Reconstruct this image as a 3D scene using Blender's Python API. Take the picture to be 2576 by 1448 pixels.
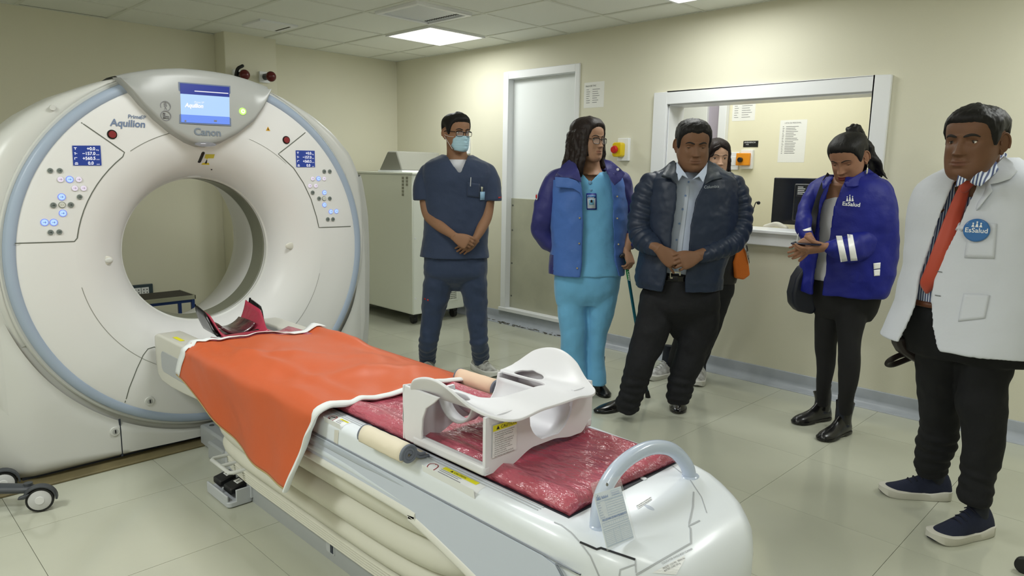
import bpy, bmesh, math, random
from math import sin, cos, pi, radians, sqrt, atan2
from mathutils import Vector, Matrix, noise
from mathutils.bvhtree import BVHTree
random.seed(7)
for o in list(bpy.data.objects): bpy.data.objects.remove(o)
S = bpy.context.scene
COL = S.collection
# ------------------------------------------------------------------ camera
W, H, FPX = 2576.0, 1448.0, 1763.38
YAW, PITCH, ROLL = .7884, .1634, .0181
CAM = Vector((-4.584, -6.3419, 1.4017))
FW = Vector((sin(YAW)*cos(PITCH), cos(YAW)*cos(PITCH), -sin(PITCH)))
_r0 = Vector((cos(YAW), -sin(YAW), 0)); _u0 = _r0.cross(FW)
CR = _r0*cos(ROLL) + _u0*sin(ROLL); CU = -_r0*sin(ROLL) + _u0*cos(ROLL)
FH = Vector((sin(YAW), cos(YAW), 0)); RT = Vector((cos(YAW), -sin(YAW), 0)); ZZ = Vector((0, 0, 1))
cd = bpy.data.cameras.new('camera'); cam = bpy.data.objects.new('camera', cd); COL.objects.link(cam)
M3 = Matrix((CR, CU, -FW)).transposed()
cam.matrix_world = Matrix.Translation(CAM) @ M3.to_4x4()
cd.sensor_width = 36; cd.lens = FPX/W*36; cd.clip_start = .05; cd.clip_end = 60
S.camera = cam
# ------------------------------------------------------------------ world, lights, exposure
wd = bpy.data.worlds.new('world'); S.world = wd; wd.use_nodes = True
wd.node_tree.nodes['Background'].inputs[0].default_value = (.9, .95, 1, 1)
wd.node_tree.nodes['Background'].inputs[1].default_value = .1
S.view_settings.view_transform = 'Standard'; S.view_settings.look = 'None'
S.view_settings.gamma = 1; S.view_settings.use_curve_mapping = False
S.view_settings.exposure = 0.08
def area(name, loc, rot, sx, sy, power, col=(1, 1, 1)):
    l = bpy.data.lights.new(name, 'AREA'); l.shape = 'RECTANGLE'; l.size = sx; l.size_y = sy; l.energy = power; l.color = col
    o = bpy.data.objects.new(name, l); COL.objects.link(o); o.location = loc; o.rotation_euler = rot
    return o
LC = (.965, 1, .985)
CZ = 2.532
GX, GY, PX_, PY_ = -.36, -.54, .6, .62      # ceiling grid
for nm, x, y, p in (('ceiling_lamp', -.66, -1.47, 13), ('ceiling_lamp', -.66, -3.95, 10), ('ceiling_lamp', -3.06, -3.95, 17),
                    ('ceiling_lamp', -3.06, -6.43, 6), ('ceiling_lamp', -.66, -6.43, 17), ('ceiling_lamp', -5.46, -3.95, 34), ('ceiling_lamp', -5.46, -6.43, 18)):  # the panel above the white coat is unseen, added only for its light
    area(nm, (x, y, CZ-.035), (0, 0, 0), .56, .56, p, LC)
area('booth_lamp', (.75, -3.6, 2.45), (0, 0, 0), .9, 1.6, 17, LC)
# ------------------------------------------------------------------ pixel -> point on a real plane
def ray(px, py): return FW + CR*((px-W/2)/FPX) - CU*((py-H/2)/FPX)
def onz(px, py, z=0.): d = ray(px, py); return CAM + d*((z-CAM.z)/d.z)
def onx(px, py, x=0.): d = ray(px, py); return CAM + d*((x-CAM.x)/d.x)
def ony(px, py, y=0.): d = ray(px, py); return CAM + d*((y-CAM.y)/d.y)
def at(px, py, h): d = ray(px, py); return CAM + d*(h/d.dot(FH))
# ------------------------------------------------------------------ materials
def lin(c):
    r = []
    for v in c[:3]:
        v = v/255.; r.append(v/12.92 if v <= .04045 else ((v+.055)/1.055)**2.4)
    return (*r, 1)
MATS = {}
def mat(name, c, rough=.5, metal=0., spec=.5, bump=0., bscale=60., var=0., vscale=3., emit=None, es=1., coat=0., sheen=0., alpha=1., trans=0., stretch=None, c2=None, bdist=.01, ior=1.45):
    if name in MATS: return MATS[name]
    m = bpy.data.materials.new(name); m.use_nodes = True; nt = m.node_tree; b = nt.nodes['Principled BSDF']; L = nt.links.new
    b.inputs['Base Color'].default_value = lin(c); b.inputs['Roughness'].default_value = rough; b.inputs['Metallic'].default_value = metal
    b.inputs['Specular IOR Level'].default_value = spec; b.inputs['Coat Weight'].default_value = coat; b.inputs['Coat Roughness'].default_value = .12
    b.inputs['Sheen Weight'].default_value = sheen; b.inputs['Alpha'].default_value = alpha; b.inputs['Transmission Weight'].default_value = trans
    b.inputs['IOR'].default_value = ior
    def co(sc):
        t = nt.nodes.new('ShaderNodeTexCoord'); n = nt.nodes.new('ShaderNodeTexNoise'); n.inputs['Scale'].default_value = sc; n.inputs['Detail'].default_value = 4
        if stretch:
            mp = nt.nodes.new('ShaderNodeMapping'); mp.inputs['Scale'].default_value = stretch
            L(t.outputs['Object'], mp.inputs[0]); L(mp.outputs[0], n.inputs['Vector'])
        else: L(t.outputs['Object'], n.inputs['Vector'])
        return n
    if bump:
        n = co(bscale); bm = nt.nodes.new('ShaderNodeBump'); bm.inputs['Strength'].default_value = bump; bm.inputs['Distance'].default_value = bdist
        L(n.outputs['Fac'], bm.inputs['Height']); L(bm.outputs[0], b.inputs['Normal'])
        if coat: L(bm.outputs[0], b.inputs['Coat Normal'])
    if var or c2:
        n = co(vscale); r = nt.nodes.new('ShaderNodeValToRGB'); a = lin(c)
        d = lin(c2) if c2 else tuple(v*(1-var) for v in a[:3])+(1,)
        r.color_ramp.elements[0].position = .35; r.color_ramp.elements[1].position = .65
        r.color_ramp.elements[0].color = d; r.color_ramp.elements[1].color = a
        L(n.outputs['Fac'], r.inputs[0]); L(r.outputs[0], b.inputs['Base Color'])
    if emit:
        b.inputs['Base Color'].default_value = tuple(v*.15 for v in lin(c)[:3])+(1,)
        b.inputs['Emission Color'].default_value = lin(emit); b.inputs['Emission Strength'].default_value = es
    MATS[name] = m
    return m
# ------------------------------------------------------------------ mesh building
class MB:
    def __init__(s): s.v = []; s.f = []; s.m = []
    def add(s, vs, fs, mi=0):
        k = len(s.v); s.v += [Vector(v) for v in vs]; s.f += [tuple(i+k for i in f) for f in fs]; s.m += [mi]*len(fs); return s
    def join(s, o): return s.add(o.v, o.f) if not o.m else s._j(o)
    def _j(s, o):
        k = len(s.v); s.v += o.v; s.f += [tuple(i+k for i in f) for f in o.f]; s.m += o.m; return s
    def box(s, a, b, mi=0):
        x0, y0, z0 = a; x1, y1, z1 = b
        return s.add([(x0,y0,z0),(x1,y0,z0),(x1,y1,z0),(x0,y1,z0),(x0,y0,z1),(x1,y0,z1),(x1,y1,z1),(x0,y1,z1)],
                     [(0,3,2,1),(4,5,6,7),(0,1,5,4),(1,2,6,5),(2,3,7,6),(3,0,4,7)], mi)
    def loft(s, rings, cap=True, closed=True, mi=0, loop=False):
        n = len(rings[0]); vs = [p for r in rings for p in r]; fs = []
        R = len(rings)
        for i in range(R if loop else R-1):
            for j in range(n if closed else n-1):
                a = i*n+j; b = i*n+(j+1) % n; i2 = (i+1) % R; fs.append((a, b, i2*n+(j+1) % n, i2*n+j))
        if cap and not loop: fs.append(tuple(range(n-1, -1, -1))); fs.append(tuple((R-1)*n+j for j in range(n)))
        return s.add(vs, fs, mi)
    def prism(s, poly, d, mi=0):
        n = len(poly); d = Vector(d); P = [Vector(p) for p in poly]
        return s.add(P+[p+d for p in P], [tuple(range(n-1, -1, -1)), tuple(range(n, 2*n))]+[(i, (i+1) % n, n+(i+1) % n, n+i) for i in range(n)], mi)
def obj(name, mb, m=None, parent=None, smooth=True, bevel=0., seg=2, angle=40, subsurf=0, solid=0., label=None, weld=True):
    me = bpy.data.meshes.new(name); me.from_pydata([tuple(v) for v in mb.v], [], mb.f)
    ms = m if isinstance(m, (list, tuple)) else [m]
    for q in ms: me.materials.append(q)
    if len(ms) > 1: me.polygons.foreach_set('material_index', mb.m)
    bm = bmesh.new(); bm.from_mesh(me)
    if weld: bmesh.ops.remove_doubles(bm, verts=bm.verts, dist=1e-6)
    bmesh.ops.recalc_face_normals(bm, faces=bm.faces); bm.to_mesh(me); bm.free()
    o = bpy.data.objects.new(name, me); COL.objects.link(o)
    if parent: o.parent = parent; o.matrix_parent_inverse = parent.matrix_world.inverted() if parent.type != 'EMPTY' or 1 else Matrix()
    if bevel:
        b = o.modifiers.new('bevel', 'BEVEL'); b.width = bevel; b.segments = seg; b.limit_method = 'ANGLE'; b.angle_limit = radians(35)
    if solid:
        b = o.modifiers.new('solid', 'SOLIDIFY'); b.thickness = solid; b.offset = 0
    if subsurf:
        b = o.modifiers.new('sub', 'SUBSURF'); b.levels = b.render_levels = subsurf
    if smooth:
        me.shade_smooth() if hasattr(me, 'shade_smooth') else None
        if angle < 180 and not subsurf:
            try: me.set_sharp_from_angle(angle=radians(angle))
            except Exception: pass
    if label: o['label'] = label
    return o
def empty(name, loc=(0, 0, 0)):
    o = bpy.data.objects.new(name, None); COL.objects.link(o); o.location = loc; o.empty_display_size = .1
    o.matrix_world = Matrix.Translation(Vector(loc)); return o
def tag(o, label, cat, group=None):
    o['label'] = label; o['category'] = cat
    if group: o['group'] = group
    return o
def struct(o, label=None, cat=None): 
    o['kind'] = 'structure'
    if label: o['label'] = label
    if cat: o['category'] = cat
    return o
def vec(p): return Vector(p)
def ring(c, U, V, n=24, e=2.):
    r = []
    for i in range(n):
        t = 2*pi*i/n; a = cos(t); b = sin(t)
        r.append(Vector(c)+U*(abs(a)**(2/e)*(1 if a > 0 else -1))+V*(abs(b)**(2/e)*(1 if b > 0 else -1)))
    return r
def catmull(P, step=None, n=8):
    """P: list of tuples of floats; returns resampled list"""
    out = []; Q = [tuple(p) for p in P]
    if len(Q) == 1: return Q
    Q = [tuple(2*a-b for a, b in zip(Q[0], Q[1]))]+Q+[tuple(2*a-b for a, b in zip(Q[-1], Q[-2]))]
    for i in range(1, len(Q)-2):
        p0, p1, p2, p3 = Q[i-1:i+3]
        k = n if not step else max(1, int(math.dist(p1[:3], p2[:3])/step+.5))
        for j in range(k):
            t = j/k
            out.append(tuple(.5*(2*b+(c-a)*t+(2*a-5*b+4*c-d)*t*t+(-a+3*b-3*c+d)*t**3) for a, b, c, d in zip(p0, p1, p2, p3)))
    out.append(Q[-2]); return out
def tube(mb, pts, r=None, n=12, k=1., ref=None, step=None, sub=6, cap=True, mod=None, mi=0, e=2., roundcap=False, smooth=True):
    """pts: (x,y,z[,r]) ; elliptical: k = depth ratio along ref"""
    P = [tuple(p)+((r,) if len(p) == 3 else ()) for p in [tuple(q) for q in pts]]
    C = catmull(P, step, sub) if smooth and len(P) > 2 else (catmull(P, step, 1) if step else P)
    ref = Vector(ref) if ref is not None else None
    rings = []; prevU = None; L = 0
    if roundcap:
        def ends(a, b):
            d = (Vector(a[:3])-Vector(b[:3])); d = d.normalized() if d.length > 1e-9 else Vector((0, 0, 1)); rr = a[3]
            return [tuple(Vector(a[:3])+d*rr*q)+(max(rr*s_, 1e-4),) for q, s_ in ((.98, .2), (.8, .6), (.45, .89))]
        C = ends(C[0], C[1])+list(C)+ends(C[-1], C[-2])[::-1]
    for i, c in enumerate(C):
        p = Vector(c[:3]); a = Vector(C[max(i-1, 0)][:3]); b = Vector(C[min(i+1, len(C)-1)][:3]); T = (b-a)
        T = T.normalized() if T.length > 1e-9 else Vector((0, 0, 1))
        if i: L += (p-Vector(C[i-1][:3])).length
        if ref is not None: Vv = (ref-T*ref.dot(T)); 
        elif prevU is None: Vv = T.orthogonal()
        else: Vv = prevU-T*prevU.dot(T)
        Vv = Vv.normalized() if Vv.length > 1e-6 else T.orthogonal().normalized()
        prevU = Vv; U = T.cross(Vv); rr = c[3]
        if mod: 
            rg = []
            for j in range(n):
                t = 2*pi*j/n; q = rr*(1+mod(L, t)); rg.append(p+U*q*cos(t)+Vv*q*k*sin(t))
        else: rg = ring(p, U*rr, Vv*rr*k, n, e)
        rings.append(rg)
    mb.loft(rings, cap=cap, mi=mi); return mb
def sphere(mb, c, r, n=16, m=10, U=None, V=None, Wv=None, mi=0):
    c = Vector(c); r = (r, r, r) if isinstance(r, (int, float)) else r
    U = U or Vector((1, 0, 0)); V = V or Vector((0, 1, 0)); Wv = Wv or Vector((0, 0, 1))
    rings = [[c+U*r[0]*sin(pi*max(i, .02)/m if i < m else pi*(1-.02/m))*cos(2*pi*j/n)+V*r[1]*sin(pi*max(i, .02)/m if i < m else pi*(1-.02/m))*sin(2*pi*j/n)+Wv*r[2]*cos(pi*i/m) for j in range(n)] for i in range(m+1)]
    return mb.loft(rings, mi=mi)
def cyl(mb, a, b, r, n=20, r2=None, mi=0, cap=True):
    a = Vector(a); b = Vector(b); T = (b-a).normalized(); U = T.orthogonal().normalized(); V = T.cross(U)
    return mb.loft([ring(a, U*r, V*r, n), ring(b, U*(r2 or r), V*(r2 or r), n)], mi=mi, cap=cap)
def rbox(mb, a, b, r=.01, e=None, n=6, axis=2, mi=0):
    """box with rounded vertical (axis) corners"""
    a = Vector(a); b = Vector(b); ax = [0, 1, 2]; ax.remove(axis); i, j = ax; pts = []
    for (sx, sy, t0) in ((1, 1, 0), (-1, 1, 90), (-1, -1, 180), (1, -1, 270)):
        cx = (b[i]-r) if sx > 0 else (a[i]+r); cy = (b[j]-r) if sy > 0 else (a[j]+r)
        for q in range(n+1):
            t = radians(t0+90*q/n); p = [0, 0, 0]; p[i] = cx+r*cos(t); p[j] = cy+r*sin(t); p[axis] = a[axis]; pts.append(p)
    d = [0, 0, 0]; d[axis] = b[axis]-a[axis]
    return mb.prism(pts, d, mi)
def bvh_of(o):
    me = o.data; dg = bpy.context.evaluated_depsgraph_get(); e = o.evaluated_get(dg); m = e.to_mesh()
    mw = o.matrix_world; b = BVHTree.FromPolygons([mw @ v.co for v in m.vertices], [tuple(p.vertices) for p in m.polygons]); e.to_mesh_clear(); return b
def place(P, org, X, Y, bvh=None, eps=.001, N=None):
    """plane coords -> world, dropped on to a surface"""
    N = N or X.cross(Y).normalized()
    out = []
    for (a, b) in P:
        p = org+X*a+Y*b
        if bvh:
            h = bvh.ray_cast(p+N*.12, -N, .3)
            if h[0] is not None: p = h[0]
        out.append(p+N*eps)
    return out
_fc = {}
def text(name, s, org, X, Y, size, m, parent, bvh=None, eps=.0012, align='LEFT', bold=0., shear=0., wd=0., sx=1., line=1., N=None):
    X = X.normalized(); Y = Y.normalized()
    c = bpy.data.curves.new('t', 'FONT'); c.body = s; c.size = size; c.align_x = align; c.offset = bold; c.shear = shear; c.space_line = line
    c.resolution_u = 3
    o = bpy.data.objects.new('t', c); COL.objects.link(o); bpy.context.view_layer.update()
    me = bpy.data.meshes.new_from_object(o.evaluated_get(bpy.context.evaluated_depsgraph_get()))
    P = [(v.co.x*sx, v.co.y) for v in me.vertices]; F = [tuple(p.vertices) for p in me.polygons]
    bpy.data.objects.remove(o); bpy.data.curves.remove(c); bpy.data.meshes.remove(me)
    mb = MB(); mb.add(place(P, Vector(org), X, Y, bvh, eps, N), F)
    return obj(name, mb, m, parent, smooth=False, weld=False)
def decal(name, org, X, Y, w, h, m, parent, bvh=None, eps=.0008, nx=6, ny=6, N=None, shape=None):
    X = X.normalized(); Y = Y.normalized()
    P = []
    for j in range(ny+1):
        for i in range(nx+1):
            a = i/nx; b = j/ny
            if shape: a, b = shape(a, b)
            P.append((a*w, b*h))
    F = [(j*(nx+1)+i, j*(nx+1)+i+1, (j+1)*(nx+1)+i+1, (j+1)*(nx+1)+i) for j in range(ny) for i in range(nx)]
    mb = MB(); mb.add(place(P, Vector(org), X, Y, bvh, eps, N), F); return obj(name, mb, m, parent, smooth=False, weld=False)
def disc(name, c, N, r, m, parent, t=.004, n=24, r2=None):
    N = Vector(N).normalized(); mb = MB(); cyl(mb, Vector(c), Vector(c)+N*t, r, n, r2 or r*.93); return obj(name, mb, m, parent)
def fuse(name, mb, m, parent, voxel=.006, smooth=3, matfn=None, amp=0., nsc=8., seed=0., label=None, tint=None):
    me = bpy.data.meshes.new('tmp'); me.from_pydata([tuple(v) for v in mb.v], [], mb.f)
    o = bpy.data.objects.new('tmp', me); COL.objects.link(o)
    r = o.modifiers.new('r', 'REMESH'); r.mode = 'VOXEL'; r.voxel_size = voxel; r.use_smooth_shade = True
    if smooth: q = o.modifiers.new('s', 'SMOOTH'); q.factor = .5; q.iterations = smooth
    bpy.context.view_layer.update()
    m2 = bpy.data.meshes.new_from_object(o.evaluated_get(bpy.context.evaluated_depsgraph_get())); bpy.data.objects.remove(o); bpy.data.meshes.remove(me)
    m2.name = name; m2.materials.clear()
    for q in (m if isinstance(m, (list, tuple)) else [m]): m2.materials.append(q)
    if amp:
        off = Vector((seed, seed*1.7, 3)); N = [v.normal.copy() for v in m2.vertices]
        for v, nn in zip(m2.vertices, N): v.co += nn*(amp*noise.noise(v.co*nsc+off)+amp*.4*noise.noise(v.co*nsc*2.6+off))
    if matfn:
        for p in m2.polygons: p.material_index = matfn(p.center, p.normal)
    o = bpy.data.objects.new(name, m2); COL.objects.link(o); m2.shade_smooth()
    if parent: o.parent = parent; o.matrix_parent_inverse = parent.matrix_world.inverted()
    if label: o['label'] = label
    return o
def clampf(x, a=0., b=1.): return a if x < a else b if x > b else x
def sst(x, a, b): t = clampf((x-a)/(b-a)); return t*t*(3-2*t)
def table(T, x):
    if x <= T[0][0]: return T[0][1:]
    for a, b in zip(T[:-1], T[1:]):
        if x <= b[0]:
            t = (x-a[0])/(b[0]-a[0]); return tuple(p+(q-p)*t for p, q in zip(a[1:], b[1:]))
    return T[-1][1:]
X1, Y1 = Vector((1, 0, 0)), Vector((0, 1, 0))
# ================================================================== ROOM
wall_m = mat('wall_paint', (226, 223, 203), .55, spec=.35, bump=.12, bscale=90, bdist=.003, var=.03, vscale=1.2)
ceil_m = mat('ceiling_board', (236, 238, 230), .8, bump=.25, bscale=140, bdist=.003)
grid_m = mat('ceiling_rail', (222, 224, 214), .5)
dark_m = mat('joint_shadow_gap', (60, 58, 48), .9)
skirt_m = mat('skirting_vinyl', (168, 174, 182), .35, var=.12, vscale=9)
white_m = mat('white_enamel', (238, 240, 243), .3)
steel_m = mat('dull_steel', (186, 186, 166), .42, metal=.2, var=.1, vscale=6)
black_m = mat('black_plastic', (24, 25, 27), .4)
blackg_m = mat('black_gloss', (14, 14, 16), .15)
paper_m = mat('paper', (240, 240, 236), .7)
ink_m = mat('grey_ink', (120, 120, 124), .7)
inkb_m = mat('black_ink', (30, 30, 32), .6)
fl_m = mat('floor_vinyl', (190, 192, 176), .13, spec=.55, bump=.05, bscale=14, bdist=.004, var=.06, vscale=2.2)
gap_m = mat('floor_joint', (132, 129, 110), .5)
XL, YF = -6.4, -8.6
mb = MB().box((XL-.1, YF-.1, -.12), (.1, .1, -.004)); floor = struct(obj('floor', mb, gap_m, smooth=False))
tiles = MB(); T = .6; g = .0009
tm = None; k = 0
x0, y0 = -1.7246, -5.0399
for i in range(-8, 4):
    for j in range(-6, 10):
        a = x0+i*T; b = y0+j*T; c = a+T; d = b+T
        if c < XL+.01 or a > -.01 or d < YF+.01 or b > -.01: continue
        full = a >= XL and c <= 0 and b >= YF and d <= 0
        if full and tm:
            o = bpy.data.objects.new('floor_tile', tm); COL.objects.link(o); o.location = (a+T/2, b+T/2, 0); o.parent = floor; continue
        a1, b1, c1, d1 = (max(a, XL), max(b, YF), min(c, 0), min(d, 0))
        cx, cy = (a+T/2, b+T/2)
        m_ = MB().box((a1+g-cx, b1+g-cy, -.004), (c1-g-cx, d1-g-cy, 0))
        o = obj('floor_tile', m_, fl_m, None, smooth=False); o.location = (cx, cy, 0); o.parent = floor
        if full: tm = o.data
# walls: right wall with door and window openings
DY0, DY1, DZ0, DZ1 = -2.53, -1.64, .135, 2.29
WY0, WY1, WZ0, WZ1 = -4.81, -3.385, 1.045, 1.915
def wallbox(mb, a, b): mb.box(a, b)
mb = MB(); tk = .18
ys = [YF-.1, WY0, WY1, DY0, DY1, .1]
for (a, b, holes) in ((YF-.1, WY0, ()), (WY0, WY1, ((WZ0, WZ1),)), (WY1, DY0, ()), (DY0, DY1, ((DZ0, DZ1),)), (DY1, .1, ())):
    z = 0
    for (h0, h1) in holes: mb.box((0, a, 0), (tk, b, h0)); z = h1
    mb.box((0, a, z), (tk, b, 2.75))
struct(obj('wall_right', mb, wall_m, smooth=False))
struct(obj('wall_back', MB().box((XL-.1, 0, 0), (0, .12, 2.75)), wall_m, smooth=False))
struct(obj('wall_left', MB().box((XL-.12, YF, 0), (XL, 0, 2.75)), wall_m, smooth=False))
struct(obj('wall_front', MB().box((XL-.1, YF-.12, 0), (0, YF, 2.75)), wall_m, smooth=False))
struct(obj('wall_column', MB().box((-1.93, -.2, 0), (-1.46, 0, 2.75)), wall_m, bevel=.006))
# ceiling: T-bar grid, boards, fixtures
cl = struct(obj('ceiling', MB().box((XL-.1, YF-.1, CZ+.03), (0.1, .1, CZ+.12)), dark_m, smooth=False))
mbg = MB()
xs = [GX+PX_*i for i in range(-10, 1)]; ysg = [GY-PY_*j for j in range(0, 13)]
for x in xs: mbg.box((x-.011, YF, CZ-.001), (x+.011, 0, CZ+.012))
for y in ysg: mbg.box((XL, y-.011, CZ-.0005), (0, y+.011, CZ+.0125))
mbg.box((-.016, YF, CZ), (0, 0, CZ+.004)); mbg.box((XL, -.016, CZ), (0, 0, CZ+.004))
o = obj('trim_1', mbg, grid_m, cl, smooth=False)
xe = [XL]+xs+[0]; ye = [YF]+sorted(ysg)+[0]
lamps = [(-.66, -1.47), (-.66, -3.95), (-3.06, -3.95), (-3.06, -6.43), (-.66, -6.43), (-5.46, -3.95), (-5.46, -6.43)]
lamp_m = mat('lamp_diffuser', (255, 255, 250), .5, emit=(255, 252, 240), es=3.2)
cm = {}
for i in range(len(xe)-1):
    for j in range(len(ye)-1):
        a, c = xe[i], xe[i+1]; b, d = ye[j], ye[j+1]
        cx, cy = (a+c)/2, (b+d)/2; w, h = c-a, d-b
        if w < .03 or h < .03: continue
        if any(abs(cx-p) < .2 and abs(cy-q) < .2 for p, q in lamps): continue
        key = (round(w, 3), round(h, 3))
        if key not in cm:
            o = obj('ceiling_tile', MB().box((-w/2+.008, -h/2+.008, .0), (w/2-.008, h/2-.008, .014)), ceil_m, None, smooth=False, bevel=.003, seg=1); cm[key] = o.data
            md = o.modifiers; 
        else: o = bpy.data.objects.new('ceiling_tile', cm[key]); COL.objects.link(o)
        o.location = (cx, cy, CZ+.004+random.choice((0, 0, 0, .003)))
        if random.random() < .25: o.rotation_euler = (random.uniform(-.006, .006), random.uniform(-.006, .006), 0)
        o.parent = cl
for n, (x, y) in enumerate(lamps):
    e = empty('ceiling_light', (x, y, CZ)); 
    near = ('lit square ceiling light panel near the far corner of the room', 'lit square ceiling light panel above the viewing window', 'lit square ceiling light panel above the middle of the patient couch', 'lit square ceiling light panel beyond the near end of the couch', 'unseen square ceiling light panel added for fill above the man in the white coat', 'lit square ceiling light panel left of the patient couch', 'lit square ceiling light panel behind the wheeled stand, furthest from the door')[n]
    tag(e, near, 'light', 'square ceiling light panels')
    m_ = MB()
    for q in ((-.295, -.305, -.28, .305), (.28, -.305, .295, .305), (-.28, -.305, .28, -.285), (-.28, .285, .28, .305)): m_.box((x+q[0], y+q[1], CZ-.012), (x+q[2], y+q[3], CZ+.02))
    obj('light_frame', m_, white_m, e, smooth=False)
    rb = MB(); rbox(rb, (x-.28, y-.285, CZ-.004), (x+.28, y+.285, CZ+.012), .03); obj('diffuser', rb, lamp_m, e, smooth=False)
def vent(x, y, s, lab, big):
    e = empty('ceiling_vent', (x, y, CZ)); tag(e, lab, 'air vent')
    fm = mat('vent_panel', (212, 217, 226), .25)
    m_ = MB()
    if big:
        for q in ((-s, -s, -s+.035, s), (s-.035, -s, s, s), (-s+.035, -s, s-.035, -s+.035), (-s+.035, s-.035, s-.035, s)): m_.box((x+q[0], y+q[1], CZ-.016), (x+q[2], y+q[3], CZ+.01))
        obj('vent_frame', m_, white_m, e, bevel=.004)
        obj('vent_panel', MB().box((x-s+.035, y-s+.035, CZ-.006), (x+s-.035, y+s-.035, CZ+.006)), fm, e, smooth=False)
    else: obj('vent_panel', MB().box((x-s, y-s, CZ-.012), (x+s, y+s, CZ+.006)), white_m, e, bevel=.003)
    sl = MB(); k = 14
    for i in range(k):
        u = -s*.72+1.44*s*i/(k-1); sl.box((x+s*.62, y+u-.006, CZ-.0135 if not big else CZ-.0085), (x+s*.72, y+u+.006, CZ-.005))
    obj('vent_slots', sl, dark_m, e, smooth=False)['kind'] = 'stuff'
vent(-1.27, -2.09, .25, 'large square ceiling vent with pale blue-grey panel beside the light', True)
vent(-1.80, -.78, .16, 'small square white ceiling vent above the wall column', False)
# skirting: coved, right and back wall
prof = [(0, .105), (-.004, .105), (-.007, .10), (-.007, .045), (-.012, .03), (-.026, .014), (-.05, .006), (-.085, .0035), (-.085, .0)]
def cove(name, rings, m=skirt_m):
    mb = MB(); mb.loft(rings, closed=False, cap=False); return struct(obj(name, mb, m, angle=180))
cove('baseboard_right', [[(x, y, z) for x, z in prof] for y in [YF+i*(abs(YF))/40 for i in range(41)]])
mb = MB()
for a, b, yy in ((XL, -1.93, 0), (-1.93, -1.46, -.2), (-1.46, 0, 0)): mb.loft([[(a, yy+x, z) for x, z in prof], [(b, yy+x, z) for x, z in prof]], closed=False, cap=False)
struct(obj('baseboard_back', mb, skirt_m, angle=180))
# flaking plaster spots under the door
fk = MB(); rr = random.Random(3)
for i in range(46):
    y = -1.5-rr.random()*.95; x = -.035-rr.random()*.05; s = .004+rr.random()*.014
    fk.prism([(x+s*cos(t)*.7, y+s*1.6*sin(t), .0045+max(0, (-.05-x)*-.25)) for t in [k*pi/3+rr.random()*.5 for k in range(6)]], (0, 0, .003))
o = obj('trim_2', fk, mat('crumbled_plaster', (96, 94, 84), .9), None, smooth=False); o['kind'] = 'structure'
# door_1
dr = struct(empty('door_1', (0, (DY0+DY1)/2, DZ0)), 'white door with grey metal lower panel in white frame', 'door')
fr = MB(); ft = .065
for a, b in (((-.012, DY0, DZ0), (.1, DY0+.045, DZ1)), ((-.012, DY1-ft, DZ0), (.1, DY1, DZ1)), ((-.012, DY0+.045, DZ1-ft), (.1, DY1-ft, DZ1)), ((-.02, DY0-.02, DZ0-.03), (.1, DY1+.02, DZ0+.004))): fr.box(a, b)
obj('door_frame', fr, white_m, dr, bevel=.004)
obj('door_panel', MB().box((.06, DY0+.04, 1.165), (.1, DY1-.06, DZ1-.06)), mat('door_white', (236, 240, 240), .35), dr, smooth=False)
kp = obj('kick_plate', MB().box((.052, DY0+.04, DZ0), (.1, DY1-.06, 1.165)), steel_m, dr, bevel=.002)
for y in (DY0+.06, DY1-.085):
    for z in (.25, .56, .87, 1.1): 
        disc('screw', (.052, y, z), (-1, 0, 0), .009, mat('screw_steel', (120, 120, 116), .3, metal=.8), kp, t=.003, n=12)
# window_1 : frame, reveal, glass, sill
wn = struct(empty('window_1', (0, (WY0+WY1)/2, WZ0)), 'wide white framed viewing window into the control room', 'window')
a0, a1, c0, c1 = -4.905, -3.27, .945, 2.005
fr = MB()
for p, q in (((-.03, a0, c0), (0, WY0, c1)), ((-.03, WY1, c0), (0, a1, c1)), ((-.03, WY0, WZ1), (0, WY1, c1)), ((-.03, WY0, c0), (0, WY1, WZ0))): fr.box(p, q)
obj('window_frame', fr, white_m, wn, bevel=.004)
fr = MB()
for p, q in (((0, WY0-.004, WZ0), (.2, WY0+.008, WZ1)), ((0, WY1-.008, WZ0), (.2, WY1+.004, WZ1)), ((0, WY0, WZ1-.008), (.2, WY1, WZ1+.004))): fr.box(p, q)
obj('window_lining', fr, white_m, wn, smooth=False)
obj('window_sill', MB().box((-.045, WY0-.09, WZ0-.02), (.24, WY1+.09, WZ0+.004)), white_m, wn, bevel=.005)
gl = mat('window_glass', (255, 255, 255), .0, trans=1., spec=.5, ior=1.1)
obj('pane', MB().box((.12, WY0, WZ0), (.126, WY1, WZ1)), gl, wn, smooth=False)
# control room behind the window
bw = mat('booth_wall', (236, 231, 204), .6)
mb = MB().box((1.5, -5.6, 0), (1.6, -1.2, 2.75)).box((tk, -5.7, 0), (1.5, -5.6, 2.75)).box((tk, -1.3, 0), (1.5, -1.2, 2.75)).box((tk, -5.6, 2.6), (1.5, -1.3, 2.75)).box((tk, -5.6, -.1), (1.5, -1.3, 0))
struct(obj('wall_booth', mb, bw, smooth=False))
d2 = struct(empty('door_2', (1.49, -2.7, 0)), 'white door in the control room seen through the window', 'door')
obj('door_panel', MB().box((1.45, -2.87, 0), (1.49, -2.1, 2.4)), mat('booth_door_white', (236, 238, 236), .4), d2, bevel=.003)
obj('door_frame', MB().box((1.44, -3.07, 0), (1.50, -2.995, 2.5)).box((1.44, -3.0, 2.42), (1.5, -2.0, 2.5)), white_m, d2, bevel=.003)
obj('door_gap', MB().box((1.485, -3.0, 0), (1.498, -2.87, 2.42)), mat('mauve_grey', (176, 168, 182), .6), d2, smooth=False)
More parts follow.
